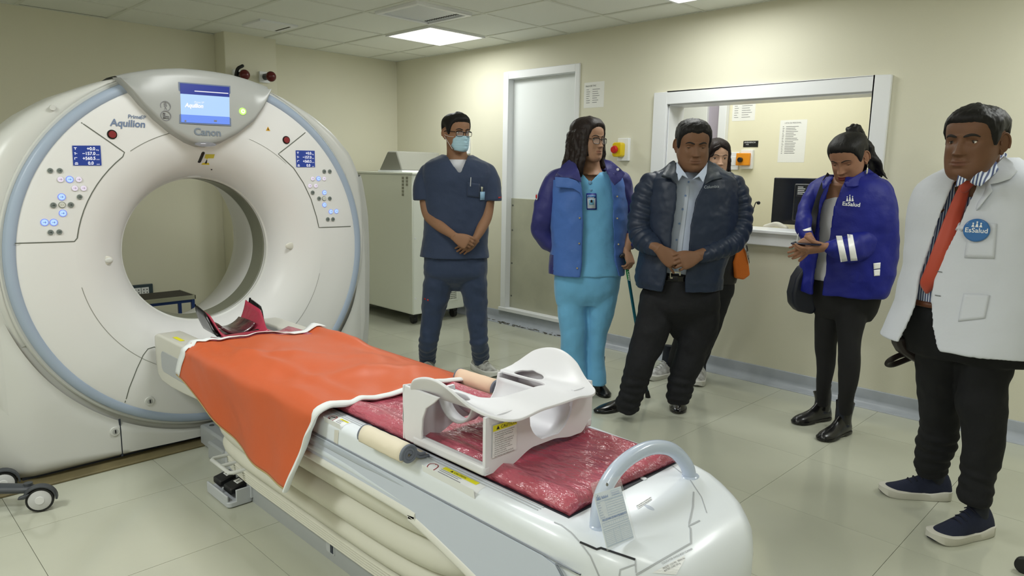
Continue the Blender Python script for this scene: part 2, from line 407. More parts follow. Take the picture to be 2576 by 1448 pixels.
def mount(name, lab, cat, org, w, h, parts, m=paper_m, t=.001, group=None):
    """sheet on a wall facing -x ; org = lower corner with the larger y (left in view), X to -y"""
    e = tag(obj(name, MB().box((org[0]-t, org[1]-w, org[2]), (org[0], org[1], org[2]+h)), m, None, bevel=.0), lab, cat, group)
    return e
XR = Vector((0, -1, 0))
def lines(name, parent, org, w, h, n, m=ink_m, th=.0035, seed=1, cols=((0, 1),), N=None, X=XR, Y=ZZ, eps=.0006, bvh=None):
    r = random.Random(seed); mb = MB()
    for i in range(n):
        for (c0_, c1_) in cols:
            b = h*(1-(i+.5)/n); a = c0_*w; c = a+(c1_-c0_)*w*(.6+.4*r.random())
            k = max(1, int((c-a)/.04)); 
            for q in range(k):
                u0 = a+(c-a)*q/k; u1 = a+(c-a)*(q+1)/k-.0008
                P = place([(u0, b), (u1, b), (u1, b+th), (u0, b+th)], Vector(org), X, Y, bvh, eps, N); mb.add(P, [(0, 1, 2, 3)])
    o = obj(name, mb, m, parent, smooth=False); o['kind'] = 'stuff'; return o
n1 = mount('wall_notice', 'white notice sheet taped on the wall between door and viewing window', 'notice', (0, -2.575, 1.93), .205, .2, ())
text('notice_heading', 'SALA DE TAC', (-.0015, -2.59, 2.095), XR, ZZ, .018, inkb_m, n1, eps=.0005)
lines('notice_text', n1, (-.0015, -2.60, 1.96), .15, .12, 7, cols=((0, .28), (.42, .95)), eps=.0005)
n2 = mount('wall_notice', 'upper white notice on the control room wall, cut by the window top', 'notice', (1.5, -3.10, 1.9), .22, .16, ()); lines('notice_text', n2, (1.4985, -3.12, 1.92), .18, .12, 6, cols=((0, .25), (.4, 1)), eps=.0005)
n3 = mount('wall_notice', 'tall printed list on the control room wall above the monitor', 'notice', (1.5, -3.56, 1.53), .235, .36, ()); lines('notice_text', n3, (1.4985, -3.585, 1.60), .185, .24, 17, cols=((0, .1), (.16, .8)), eps=.0005); text('notice_heading', 'LISTA DE PERSONAL', (1.4985, -3.60, 1.86), XR, ZZ, .016, ink_m, n3, eps=.0005)
# emergency stop by the window
es = empty('emergency_stop_button', (0, -2.98, 1.5)); tag(es, 'yellow emergency stop with red mushroom button on a white wall box', 'switch')
c_ = onx(1562, 375, -.03)
obj('back_box', MB().box((-.03, c_.y-.07, c_.z-.09), (0, c_.y+.035, c_.z+.085)), white_m, es, bevel=.004)
y_m = mat('signal_yellow', (226, 196, 22), .35); r_m = mat('signal_red', (196, 36, 30), .35)
obj('yellow_housing', rbox(MB(), (-.085, c_.y-.04, c_.z-.06), (-.03, c_.y+.045, c_.z+.05), .02, axis=0), y_m, es, bevel=.006)
mb = MB(); cyl(mb, (-.085, c_.y+.005, c_.z-.005), (-.105, c_.y+.005, c_.z-.005), .02); cyl(mb, (-.105, c_.y+.005, c_.z-.005), (-.125, c_.y+.005, c_.z-.005), .032, r2=.026); obj('red_button', mb, r_m, es, bevel=.004)
# white wall plate behind the masked man
c_ = onx(1179, 366, 0)
tag(obj('switch_plate', MB().box((-.02, c_.y-.03, c_.z-.08), (0, c_.y+.035, c_.z+.075)), white_m, None, bevel=.004), 'narrow white wall plate behind the masked man, beside the door', 'switch')
# control room: dimmer, switch plate, black label
o = tag(obj('switch_plate', MB().box((1.485, -3.20, 1.46), (1.5, -3.10, 1.62)), white_m, None, bevel=.004), 'white switch plate on the control room wall left of the orange switch', 'switch')
obj('rocker', MB().box((1.48, -3.17, 1.50), (1.487, -3.13, 1.58)), white_m, o, bevel=.002)
e = empty('rotary_switch', (1.5, -3.28, 1.5)); tag(e, 'orange rotary switch on a white box on the control room wall', 'switch')
obj('back_box', MB().box((1.46, -3.34, 1.47), (1.5, -3.23, 1.64)), white_m, e, bevel=.004)
obj('orange_cover', MB().box((1.43, -3.33, 1.50), (1.46, -3.20, 1.61)), mat('orange_plastic', (236, 150, 30), .4), e, bevel=.006)
obj('knob', cyl(MB(), (1.43, -3.25, 1.55), (1.40, -3.25, 1.55), .022), black_m, e, bevel=.003)
o = tag(obj('wall_label', MB().box((1.495, -3.37, 1.665), (1.5, -3.23, 1.72)), black_m, None), 'black label plate above the orange rotary switch', 'sign')
text('label_text', 'EMERGENCIA\n   V-8', (1.4945, -3.24, 1.70), XR, ZZ, .018, white_m, o, eps=.0005)
# monitor on the console desk, seen from its back, microphone, keyboard, phone
dk = tag(obj('console_desk', MB().box((.2, -4.95, .93), (.85, -3.2, .965)), mat('desk_top', (214, 208, 196), .4), None, bevel=.006), 'pale console desk behind the viewing window', 'desk')
obj('desk_leg', MB().box((.25, -4.92, 0), (.8, -4.87, .93)), dk.data.materials[0], dk, bevel=.003); obj('desk_leg', MB().box((.25, -3.3, 0), (.8, -3.25, .93)), dk.data.materials[0], dk, bevel=.003)
mn = empty('computer_monitor', (.45, -4.35, .965)); tag(mn, 'black computer monitor seen from behind through the viewing window', 'monitor')
pl = onx(1947, 446, .42); pb = onx(1943, 562, .42); zt, zb = pl.z, pb.z; yl = pl.y
obj('monitor_back', MB().box((.42, yl-.52, zb), (.45, yl, zt)), mat('monitor_black', (34, 35, 38), .12), mn, bevel=.008)
obj('screen', MB().box((.45, yl-.505, zb+.02), (.453, yl-.015, zt-.015)), blackg_m, mn, smooth=False)
obj('rear_bulge', MB().box((.38, yl-.52, zb+.03), (.42, yl-.17, zt-.04)), mat('monitor_black2', (40, 41, 44), .2), mn, bevel=.012)
obj('stand', MB().box((.36, yl-.42, .965), (.40, yl-.25, zb+.16)), black_m, mn, bevel=.01)
obj('stand_foot', MB().box((.42, yl-.47, .965), (.62, yl-.2, .98)), black_m, mn, bevel=.006)
o = obj('rating_label', MB().box((.379, yl-.36, zt-.13), (.38, yl-.19, zt-.055)), inkb_m, mn); lines('label_text', mn, (.3785, yl-.2, zt-.12), .15, .06, 5, m=paper_m, cols=((0, .4), (.5, 1)), th=.005, eps=.0004)
obj('serial_sticker', MB().box((.378, yl-.34, zt-.165), (.38, yl-.24, zt-.14)), paper_m, mn)
mi_ = empty('gooseneck_microphone', (.22, -4.1, 1.0)); tag(mi_, 'black gooseneck microphone standing on the window sill', 'microphone')
p0_ = onx(1882, 572, .15); p1_ = onx(1908, 510, .15)
tb = MB(); tube(tb, [p0_+Vector((0, 0, -.02)), p0_+Vector((0, 0, .05)), p0_*.45+p1_*.55+Vector((0, .012, .01)), p1_+Vector((0, .02, .0)), p1_], .0035, n=8); obj('gooseneck', tb, black_m, mi_)
obj('capsule', sphere(MB(), p1_, .013), black_m, mi_); obj('base', cyl(MB(), (p0_.x, p0_.y, WZ0+.004), (p0_.x, p0_.y, WZ0+.02), .03), black_m, mi_)
q_ = onx(1945, 572, .25)
o = tag(obj('desk_telephone', rbox(MB(), (.2, q_.y-.10, .965), (.4, q_.y+.09, 1.03), .02), mat('cream_plastic', (232, 228, 214), .4), None, bevel=.008), 'cream desk telephone on the console behind the window sill', 'telephone')
tb = MB(); tube(tb, [(.3, q_.y+.08, 1.045), (.3, q_.y, 1.07), (.3, q_.y-.07, 1.045)], .018, roundcap=True); obj('handset', tb, o.data.materials[0], o)
# column lamps
def xlamp(px, py, lab, blackpart):
    c = ony(px, py, -.2); e = empty('warning_lamp', c); tag(e, lab, 'lamp', None)
    obj('back_box', MB().box((c.x-.05, -.225, c.z-.05), (c.x+.045, -.2, c.z+.045)), white_m, e, bevel=.004)
    rm = mat('dark_red_glass', (88, 20, 22), .25)
    mb = MB(); cyl(mb, (c.x+.0, -.225, c.z), (c.x+.0, -.30, c.z), .028); obj('socket', mb, black_m, e)
    sp = MB(); sphere(sp, (c.x+.0, -.335, c.z-.005), (.045, .04, .045)); obj('lamp_globe', sp, rm, e)
    if blackpart: obj('bracket', tube(MB(), [(c.x-.03, -.23, c.z-.02), (c.x-.03, -.27, c.z+.045), (c.x+.01, -.28, c.z+.075)], .014, roundcap=True), black_m, e)
xlamp(664, 194, 'dark red warning lamp on a white box, the right one on the column', False)
xlamp(598, 190, 'dark red warning lamp with black bracket, half hidden by the scanner top', True)
# chiller cabinet
cb_m = mat('cabinet_enamel', (234, 238, 228), .45); cs_m = mat('cabinet_side', (238, 241, 228), .5)
cb = empty('equipment_cabinet', (-.46, -.9, 0)); tag(cb, 'tall pale grey wheeled equipment cabinet with a perforated panel in the corner', 'cabinet')
obj('cabinet_body', MB().box((-.765, -1.28, .1), (-.15, -.22, 1.365)), cb_m, cb, bevel=.006)
obj('cabinet_top', MB().box((-.775, -1.29, 1.365), (-.14, -.21, 1.385)), cb_m, cb, bevel=.004)
obj('side_panel', MB().box((-.77, -1.275, .11), (-.765, -.23, 1.36)), cs_m, cb, bevel=.002)
ps = MB(); 
for i in range(15):
    for j in range(17):
        x = -.52+i*.018; z = .2+j*.018; ps.box((x, -1.2825, z), (x+.009, -1.2795, z+.009))
fp = obj('front_panel', MB().box((-.755, -1.2825, .11), (-.16, -1.28, 1.36)), cb_m, cb, smooth=False)
pf = obj('perforated_panel', MB().box((-.54, -1.288, .18), (-.235, -1.2825, .53)), cb_m, cb, bevel=.002); 
for v in ps.v: v.y -= .0072
ob_ = obj('perforation', ps, dark_m, pf, smooth=False, weld=False); ob_['kind'] = 'stuff'
for z in (.25, .8): disc('bolt', (-.74, -1.2825, z), (0, -1, 0), .008, white_m, cb, t=.004, n=10)
st = MB()
for i in range(6):
    for j in range(2 if i < 3 else 1):
        p = onx(1013.5+j*10, 447.5+i*8.4, -.772); st.box((-.7735, p.y-.014, p.z-.011), (-.772, p.y+.014, p.z+.011)); 
obj('sticker_grid', st, mat('sticker_grey', (150, 150, 132), .6), cb, smooth=False)['kind'] = 'stuff'
for (x, y) in ((-.70, -1.2), (-.22, -1.2), (-.70, -.3), (-.22, -.3)):
    w = MB(); cyl(w, (x-.02, y, .04), (x+.02, y, .04), .04, 20); wo = obj('caster', w, black_m, cb, bevel=.006)
    obj('caster_fork', MB().box((x-.03, y-.03, .06), (x+.03, y+.03, .1)), black_m, wo, bevel=.006)
wg = mat('wedge_foam', (148, 148, 138), .8, bump=.2, bscale=200, bdist=.002)
pa = onz(995, 428, 1.39); 
e = empty('wedge_cushion', (-.45, -.9, 1.385)); tag(e, 'grey trapezoid foam wedge with white base lying on the cabinet', 'cushion')
obj('foam', MB().prism([(-.72, -1.06, 1.40), (-.72, -.70, 1.40), (-.72, -.84, 1.575), (-.72, -.98, 1.575)], (.5, 0, 0)), wg, e, bevel=.012)
obj('white_base', MB().box((-.725, -1.07, 1.385), (-.215, -.69, 1.402)), white_m, e, bevel=.003)
# step bench and outlet seen through the bore
be = empty('step_bench', (-2.6, -.4, 0)); tag(be, 'dark topped metal step bench with blue legs seen through the scanner bore', 'bench')
bl_m = mat('blue_steel', (32, 62, 128), .4)
A_, B_, C_, D_ = ony(370, 750, -.62), ony(488, 741, -.62), None, None
zt = .385; xa, xb = A_.x-.05, ony(487, 741, -.62).x
obj('bench_top', MB().box((xa-.1, -.64, zt-.02), (xb, -.32, zt)), mat('bench_tread', (66, 62, 58), .8, bump=.4, bscale=200), be, bevel=.003)
obj('top_rim', MB().box((xa-.105, -.645, zt-.03), (xb+.005, -.635, zt+.002)).box((xb, -.645, zt-.03), (xb+.008, -.315, zt+.002)), steel_m, be)
obj('apron', MB().box((xa-.1, -.63, zt-.055), (xb, -.61, zt-.03)).box((xa-.1, -.34, zt-.055), (xb, -.32, zt-.03)), bl_m, be)
for x, y in ((xa-.09, -.625), (xb-.012, -.625), (xa-.09, -.335), (xb-.012, -.335)): obj('leg', MB().box((x-.012, y-.012, 0), (x+.012, y+.012, zt-.03)), bl_m, be)
c_ = ony(355, 732, -.02)
e = empty('wall_outlet', c_); tag(e, 'dark framed wall socket with white faces behind the step bench', 'outlet')
obj('outlet_plate', MB().box((c_.x-.095, -.022, c_.z-.055), (c_.x+.095, 0, c_.z+.055)), mat('outlet_frame', (60, 74, 82), .4), e, bevel=.004)
o = obj('socket_face', MB().box((c_.x-.06, -.027, c_.z-.03), (c_.x-.002, -.02, c_.z+.03)).box((c_.x+.002, -.027, c_.z-.03), (c_.x+.06, -.02, c_.z+.03)), white_m, e, bevel=.002)
mb = MB()
for dx in (-.045, -.02, .02, .045): 
    for dz in (-.012, .012): mb.box((c_.x+dx-.003, -.0285, c_.z+dz-.005), (c_.x+dx+.003, -.0265, c_.z+dz+.005))
obj('socket_holes', mb, inkb_m, e)
# ================================================================== SCANNER
gw = mat('gantry_white', (222, 222, 222), .35, bump=.03, bscale=400, bdist=.001)
gg = mat('gantry_grey', (204, 205, 202), .32)
gb = mat('gantry_blue_band', (158, 172, 192), .35)
gd = mat('gantry_gap', (52, 58, 70), .5)
seam_m = mat('panel_seam', (128, 130, 122), .6)
GCX, GCZ = -3.17, .98
G = empty('ct_scanner', (GCX, -2.35, 0)); tag(G, 'large white ring-shaped CT scanner gantry with a blue band and display', 'scanner')
def gp(px, py, y=-2.8): return ony(px, py, y)
def rev(prof, n=128, a0=0, a1=2*pi, cx=GCX, cz=GCZ):
    mb = MB(); full = abs(a1-a0-2*pi) < 1e-6; N = n if full else n+1
    mb.loft([[Vector((cx+r*sin(a0+(a1-a0)*j/n), y, cz-r*cos(a0+(a1-a0)*j/n))) for j in range(N)] for r, y in prof], cap=False, closed=full); return mb
# front face + funnel
FACE = [(.818, -2.828), (.80, -2.834), (.70, -2.838), (.602, -2.838), (.598, -2.838), (.55, -2.832), (.50, -2.816), (.45, -2.785), (.41, -2.745), (.385, -2.70), (.372, -2.66), (.367, -2.62)]
face = obj('front_cover', rev(FACE), gw, G, angle=60)
obj('scan_window', rev([(.367, -2.62), (.361, -2.615), (.361, -2.49), (.367, -2.485)]), mat('scan_window_film', (112, 114, 100), .3), G)
obj('rear_funnel', rev([(.368, -2.486), (.38, -2.40), (.41, -2.25), (.45, -2.08), (.50, -1.92), (.52, -1.90)]), gw, G)
obj('bore_rib', rev([(.372, -2.655), (.364, -2.65), (.364, -2.635), (.372, -2.63)]), gg, G); obj('bore_rib', rev([(.371, -2.49), (.363, -2.485), (.363, -2.47), (.371, -2.465)]), gg, G)
obj('blue_band', rev([(.862, -2.80), (.860, -2.822), (.852, -2.832), (.824, -2.834), (.818, -2.828)]), gb, G, angle=60)
obj('band_edge', rev([(.880, -2.77), (.879, -2.795), (.872, -2.806), (.862, -2.804)]), gg, G, angle=60)
obj('band_gap', rev([(.905, -2.765), (.88, -2.765)], a0=radians(-112), a1=radians(112)), gd, G)
# outer cover upper hood: from band edge to outline
OUT = [(-90, .905, .0), (0, 0, 0)]
def outline(t):
    """t: angle from +x (right) ccw, upper half plus a little below; returns (dx,dz)"""
    pts = [(-24, .84, -.37), (-12, .885, -.19), (0, .905, 0), (12, .915, .2), (23, .905, .39), (31, .845, .52), (41, .73, .63), (51, .6, .715), (62, .43, .79), (74, .24, .845), (90, 0, .865)]
    tt = t if t <= 90 else 180-t
    a, b = table(pts, tt); return (a if t <= 90 else -a, b)
rings = []
N = 90; sections = [(-2.797, 0), (-2.80, .12), (-2.797, .45), (-2.78, .8), (-2.74, .97), (-2.68, 1.0), (-2.58, 1.0), (-2.50, .985), (-2.44, .95)]
for (y, k) in sections:
    rg = []
    for i in range(N+1):
        t = -24+228*i/N; ox, oz = outline(t); r0 = .878; ix, iz = r0*cos(radians(t)), r0*sin(radians(t))
        d = Vector((ox, oz)); 
        if k <= 1: px_, pz_ = ix+(ox-ix)*k, iz+(oz-iz)*k
        # taper shell towards ends
        e = min(i, N-i)/8.; 
        yy = y if e >= 1 else y+(1-e)**2*.03
        rg.append(Vector((GCX+px_, yy, GCZ+pz_)))
    rings.append(rg)
oc = obj('outer_cover', MB().loft(rings, cap=False, closed=False), gg, G, angle=75, solid=0)
# gantry main housing
def house(t, s=1., dz=0.):
    pts = [(-90, .0, -.93), (-48, .95, -.93), (-44, 1.0, -.90), (-30, 1.05, -.55), (-10, 1.06, -.15), (0, 1.055, 0), (10, 1.035, .15), (22, .96, .35), (31, .84, .49), (41, .71, .60), (51, .58, .69), (62, .41, .765), (74, .23, .82), (90, 0, .84)]
    tt = t if -90 <= t <= 90 else 180-t
    a, b = table(pts, tt); return (a*s if -90 <= t <= 90 else -a*s, b if b < -.9 else b*s+dz)
rings = []; NT = 144
def hr(y, f, s=1.):
    rg = []
    for i in range(NT):
        t = -90+360*(i+.0)/NT; x, z = house(t, s); rg.append((x, y, z))
    return rg
secs = []
for (y, s) in ((-2.768, .87), (-2.755, .885), (-2.70, .93), (-2.62, .975), (-2.52, 1.), (-2.2, 1.), (-2.02, .98), (-1.93, .94), (-1.9, .9)):
    secs.append([Vector((GCX+x, yy, GCZ+z)) for x, yy, z in hr(y, 0, s)])
inner = [Vector((GCX+.87*cos(radians(-90+360*i/NT)), -2.765, GCZ+.87*sin(radians(-90+360*i/NT)))) for i in range(NT)]
inner2 = [Vector((GCX+.52*cos(radians(-90+360*i/NT)), -1.9, GCZ+.52*sin(radians(-90+360*i/NT)))) for i in range(NT)]
inner = [p if True else p for p in inner]
obj('housing', MB().loft([inner]+secs+[inner2], cap=False), gg, G, angle=50)
# lower covers: polar grids outside the ring
def lower(name, t0, t1, n=40, m=gg):
    rings = []
    for k in range(9):
        u = k/8; rg = []
        for i in range(n+1):
            t = t0+(t1-t0)*i/n; c, s_ = cos(radians(t)), sin(radians(t)); r0 = .905
            # box outline: bottom z=-.935, side profile
            zb = -.952; R = 9.
            if s_ < -.01: R = min(R, zb/s_)
            def side(z): return table([(-.94, .90), (-.90, .955), (-.55, 1.04), (-.15, 1.065), (0, 1.06), (.15, 1.04), (.36, .95), (.42, .91)], z)[0]
            lo, hi = .5, 2.
            for _ in range(24):
                mid = (lo+hi)/2
                if mid*abs(c) < side(mid*s_): lo = mid
                else: hi = mid
            R = max(min(R, lo), r0+.002)
            r = r0+(R-r0)*u; x = r*c; z = r*s_
            ax = abs(x); y = -2.80+max(0, ax-.80)**1.6*1.55
            if u == 0: y += .012
            if k == 8: y += .03
            if z < -.88: pass
            rg.append(Vector((GCX+x, y, GCZ+z)))
        rings.append(rg)
    # wrap back
    rings.append([p+Vector((0, .12, 0)) for p in rings[-1]])
    return obj(name, MB().loft(rings, cap=False, closed=False), m, G, angle=60)
lc = lower('lower_cover', 157, 383, 150)
for nm_, xa, xb in (('lower_cover', None, -.4705), ('lower_cover', -.4655, .4655), ('lower_cover', .4705, None)):
    me_ = lc.data.copy(); bm = bmesh.new(); bm.from_mesh(me_)
    if xa is not None: bmesh.ops.bisect_plane(bm, geom=bm.verts[:]+bm.edges[:]+bm.faces[:], plane_co=(GCX+xa, 0, 0), plane_no=(-1, 0, 0), clear_outer=True)
    if xb is not None: bmesh.ops.bisect_plane(bm, geom=bm.verts[:]+bm.edges[:]+bm.faces[:], plane_co=(GCX+xb, 0, 0), plane_no=(1, 0, 0), clear_outer=True)
    bm.to_mesh(me_); bm.free(); o = bpy.data.objects.new(nm_, me_); COL.objects.link(o); o.parent = G; o.matrix_parent_inverse = G.matrix_world.inverted()
bpy.data.objects.remove(lc)
for sx in (-1, 1): obj('cover_joint', MB().box((GCX+sx*.468-.004, -2.797, .03), (GCX+sx*.468+.004, -2.79, .215)), gd, G, smooth=False)
# plinth / floor plate under the gantry
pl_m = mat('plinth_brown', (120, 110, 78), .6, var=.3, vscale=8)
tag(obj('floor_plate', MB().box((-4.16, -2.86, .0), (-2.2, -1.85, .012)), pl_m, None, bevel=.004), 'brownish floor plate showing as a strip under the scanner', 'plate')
obj('base_skid', MB().box((-4.03, -2.75, .012), (-2.3, -1.95, .09)), gd, G)
# hood with display
HP = [(303, 195), (318, 208), (340, 232), (365, 262), (400, 297), (440, 330), (475, 350), (505, 360), (525, 361), (560, 352), (600, 331), (640, 300), (665, 264), (683, 224)]
low = [gp(x, y, -2.88) for x, y in HP]
n_ = len(low); topc = []
xL, xR = low[0].x, low[-1].x
up = []
for p in low:
    f = (p.x-xL)/(xR-xL); dx = p.x-GCX; z = GCZ+table([(0, .862), (.12, .858), (.24, .838), (.34, .81), (.45, .77)], abs(dx))[0]; up.append(Vector((p.x, p.y, z)))
rings = []
for k in range(13):
    u = k/12; rings.append([l.lerp(t_, u)+Vector((0, .035*(u**2), 0)) for l, t_ in zip(low, up)])
cc = sum(low, Vector())/len(low)
edge0 = [l+Vector((0, .012, -.0))+(l-Vector((GCX, l.y, 1.72))).normalized()*.008 for l in low]
edge1 = [l+Vector((0, .055, -.0))+(l-Vector((GCX, l.y, 1.72))).normalized()*.018 for l in low]
back = [[t_+Vector((0, dy, dz)) for t_ in up] for dy, dz in ((.045, .012), (.07, .018), (.12, .02), (.2, .02), (.3, .01))]
hood = obj('display_hood', MB().loft([edge1, edge0]+rings+back, cap=False, closed=False), mat('hood_grey', (160, 162, 160), .3), G, angle=80)
# side closures of the hood
bh = bvh_of(hood); XG = Vector((1, 0, 0)); NG = Vector((0, -1, 0))
def q(px, py, y=-2.88): 
    r = ray(px, py); h = bh.ray_cast(CAM, r.normalized()); return h[0] if h[0] else ony(px, py, y)
def quad(name, P, m, parent, th=.003, n=8, bvh=None, N=NG):
    """bilinear patch P=[TL,TR,BR,BL]"""
    mb = MB(); g_ = []
    for j in range(n+1):
        for i in range(n+1):
            u = i/n; v = j/n; p = (P[0]*(1-u)+P[1]*u)*(1-v)+(P[3]*(1-u)+P[2]*u)*v
            if bvh:
                h = bvh.ray_cast(p+N*.1, -N, .3); p = h[0] if h[0] is not None else p
            g_.append(p+N*th)
    mb.add(g_, [(j*(n+1)+i, j*(n+1)+i+1, (j+1)*(n+1)+i+1, (j+1)*(n+1)+i) for j in range(n) for i in range(n)]); return obj(name, mb, m, parent, smooth=False)
bz = quad('display_bezel', [q(448, 206), q(579, 216), q(581, 317), q(451, 310)], mat('bezel_blue_grey', (104, 116, 140), .4), hood, .0025)
sc = [q(452, 209), q(576, 219), q(577, 313), q(455, 307)]
mixp = lambda a, b, t: a*(1-t)+b*t
cutp = lambda t: (mixp(sc[0], sc[3], t), mixp(sc[1], sc[2], t))
a1_, b1_ = cutp(.27); a2_, b2_ = cutp(.80)
quad('screen_header', [sc[0], sc[1], b1_, a1_], mat('screen_navy', (30, 44, 140), .3, emit=(36, 52, 140), es=.85), bz, .004)
quad('screen_body', [a1_, b1_, b2_, a2_], mat('screen_pale', (150, 190, 240), .3, emit=(176, 208, 244), es=.9), bz, .004)
quad('screen_footer', [a2_, b2_, sc[2], sc[3]], mat('screen_blue', (90, 130, 240), .3, emit=(112, 148, 240), es=.85), bz, .004)
whm = mat('screen_white', (250, 250, 255), .4, emit=(250, 250, 255), es=.8)
l0, l1 = q(488, 228), q(573, 234); quad('header_line', [l0, l1, l1+Vector((0, 0, -.004)), l0+Vector((0, 0, -.004))], whm, bz, .006, 1)
XS = (sc[1]-sc[0]).normalized(); YS = (sc[0]-sc[3]).normalized()
text('screen_text', 'Aquilion', q(464, 269), XS, YS, .027, whm, bz, eps=.007, bold=.0012, shear=.2, sx=.92, N=NG)
text('screen_text', 'Prime SP', q(487, 259), XS, YS, .0125, whm, bz, eps=.007, shear=.2, N=NG)
for px in (463, 537): p_ = q(px, 302); quad('screen_icon', [p_, p_+XS*(.014 if px > 500 else .008), p_+XS*(.014 if px > 500 else .008)+YS*-.008, p_-YS*.008], ink_m, bz, .006, 1)
text('maker_name', 'Canon', q(488, 339), XG, ZZ, .047, mat('logo_grey', (116, 126, 138), .4), hood, bh, eps=.002, bold=.0014, sx=1.02, N=NG)
gm = mat('power_green', (190, 235, 120), .3, emit=(205, 250, 130), es=.9)
gp_ = q(610, 280); disc('power_button', gp_, NG, .018, gm, hood, t=.006); disc('power_ring', gp_+NG*.005, NG, .011, mat('power_white', (245, 255, 225), .3, emit=(245, 255, 225), es=1.), hood, t=.003); disc('power_dot', gp_+NG*.0075, NG, .004, gm, hood, t=.002)
def ringmark(px, py, r, m, par, b=None):
    c = q(px, py); mb = MB(); rings = [[c+NG*.002+Vector((cos(t)*rr, 0, sin(t)*rr)) for rr in (r, r*.86)] for t in [2*pi*i/32 for i in range(33)]]
    mb.loft(rings, closed=False, cap=False); return obj('icon_ring', mb, m, par, smooth=False)
for (px, py, kk) in ((416, 267, 0), (417, 291, 1)):
    ringmark(px, py, .0235, ink_m, hood); c = q(px, py)
    if kk == 0: text('icon_symbol', '8', c+Vector((-.008, 0, -.004)), XG, ZZ, .03, ink_m, hood, eps=.002, N=NG); text('icon_symbol', 'A', c+Vector((-.008, 0, -.018)), XG, ZZ, .022, ink_m, hood, eps=.002, N=NG)
    else: 
        m_ = MB()
        for a, b in (((-.012, -.012), (-.009, .012)), ((-.012, .009), (-.003, .012)), ((-.006, -.012), (-.003, .012)), ((-.012, -.012), (.015, -.009)), ((-.003, -.004), (.015, -.001))): m_.box((c.x+a[0], c.y-.004, c.z+a[1]), (c.x+b[0], c.y-.002, c.z+b[1]))
        obj('icon_symbol', m_, ink_m, hood, smooth=False)
lp = q(515, 357); mb = MB(); sphere(mb, low[8]+Vector((-.012, .005, -.004)), (.052, .018, .011)); obj('hood_lamp', mb, mat('hood_lamp_chrome', (200, 200, 205), .12, metal=.6, emit=(255, 255, 255), es=.15), hood)
# everything on the face
bf = bvh_of(face)
def qf(px, py):
    h = bf.ray_cast(CAM, ray(px, py).normalized()); return h[0] if h[0] else ony(px, py, -2.838)
def strip(name, pts, w, m, parent, bvh=bf, eps=.0012, close=False):
    """thin line following pixel or world points laid on the face"""
    P = [Vector(p) for p in pts]; C = []
    for a, b in zip(P[:-1], P[1:]):
        k = max(1, int((b-a).length/.02)); C += [a.lerp(b, i/k) for i in range(k)]
    C.append(P[-1]); rings = []
    for i, p in enumerate(C):
        T = (C[min(i+1, len(C)-1)]-C[max(i-1, 0)]).normalized(); Sd = T.cross(NG).normalized(); r = []
        for s_ in (-.5, .5):
            z = p+Sd*w*s_
            if bvh: 
                h = bvh.ray_cast(z+NG*.1, -NG, .3); z = h[0] if h[0] is not None else z
            r.append(z+NG*eps)
        rings.append(r)
    return obj(name, MB().loft(rings, closed=False, cap=False), m, parent, smooth=False)
def arc(r, t0, t1, n=30): return [Vector((GCX+r*sin(radians(t0+(t1-t0)*i/n)), -2.838, GCZ+r*cos(radians(t0+(t1-t0)*i/n)))) for i in range(n+1)]
strip('cover_seam', arc(.60, -36, -13), .003, seam_m, face); strip('cover_seam', arc(.60, -158, -101), .002, seam_m, face); strip('cover_seam', arc(.60, 20, 42), .0016, seam_m, face); strip('cover_seam', arc(.60, 105, 160), .0016, seam_m, face)
def panel(poly, lab):
    """raised control panel following the face: filled polygon between arcs"""
    return strip('panel_seam', poly, .0045, mat('panel_gap', (96, 100, 92), .6), face)
PL = [qf(37, 612), qf(187, 607)]+[Vector((GCX+.60*sin(radians(a)), -2.838, GCZ+.60*cos(radians(a)))) for a in range(-80, -37, 4)]+[qf(313, 383), qf(204, 308)]
panel(PL, ''); 
PR = [qf(882, 569), qf(802, 572)]+[qf(*p_) for p_ in ((796, 545), (782, 500), (763, 460), (738, 422), (700, 387))]+[qf(768, 333)]
panel(PR, '')
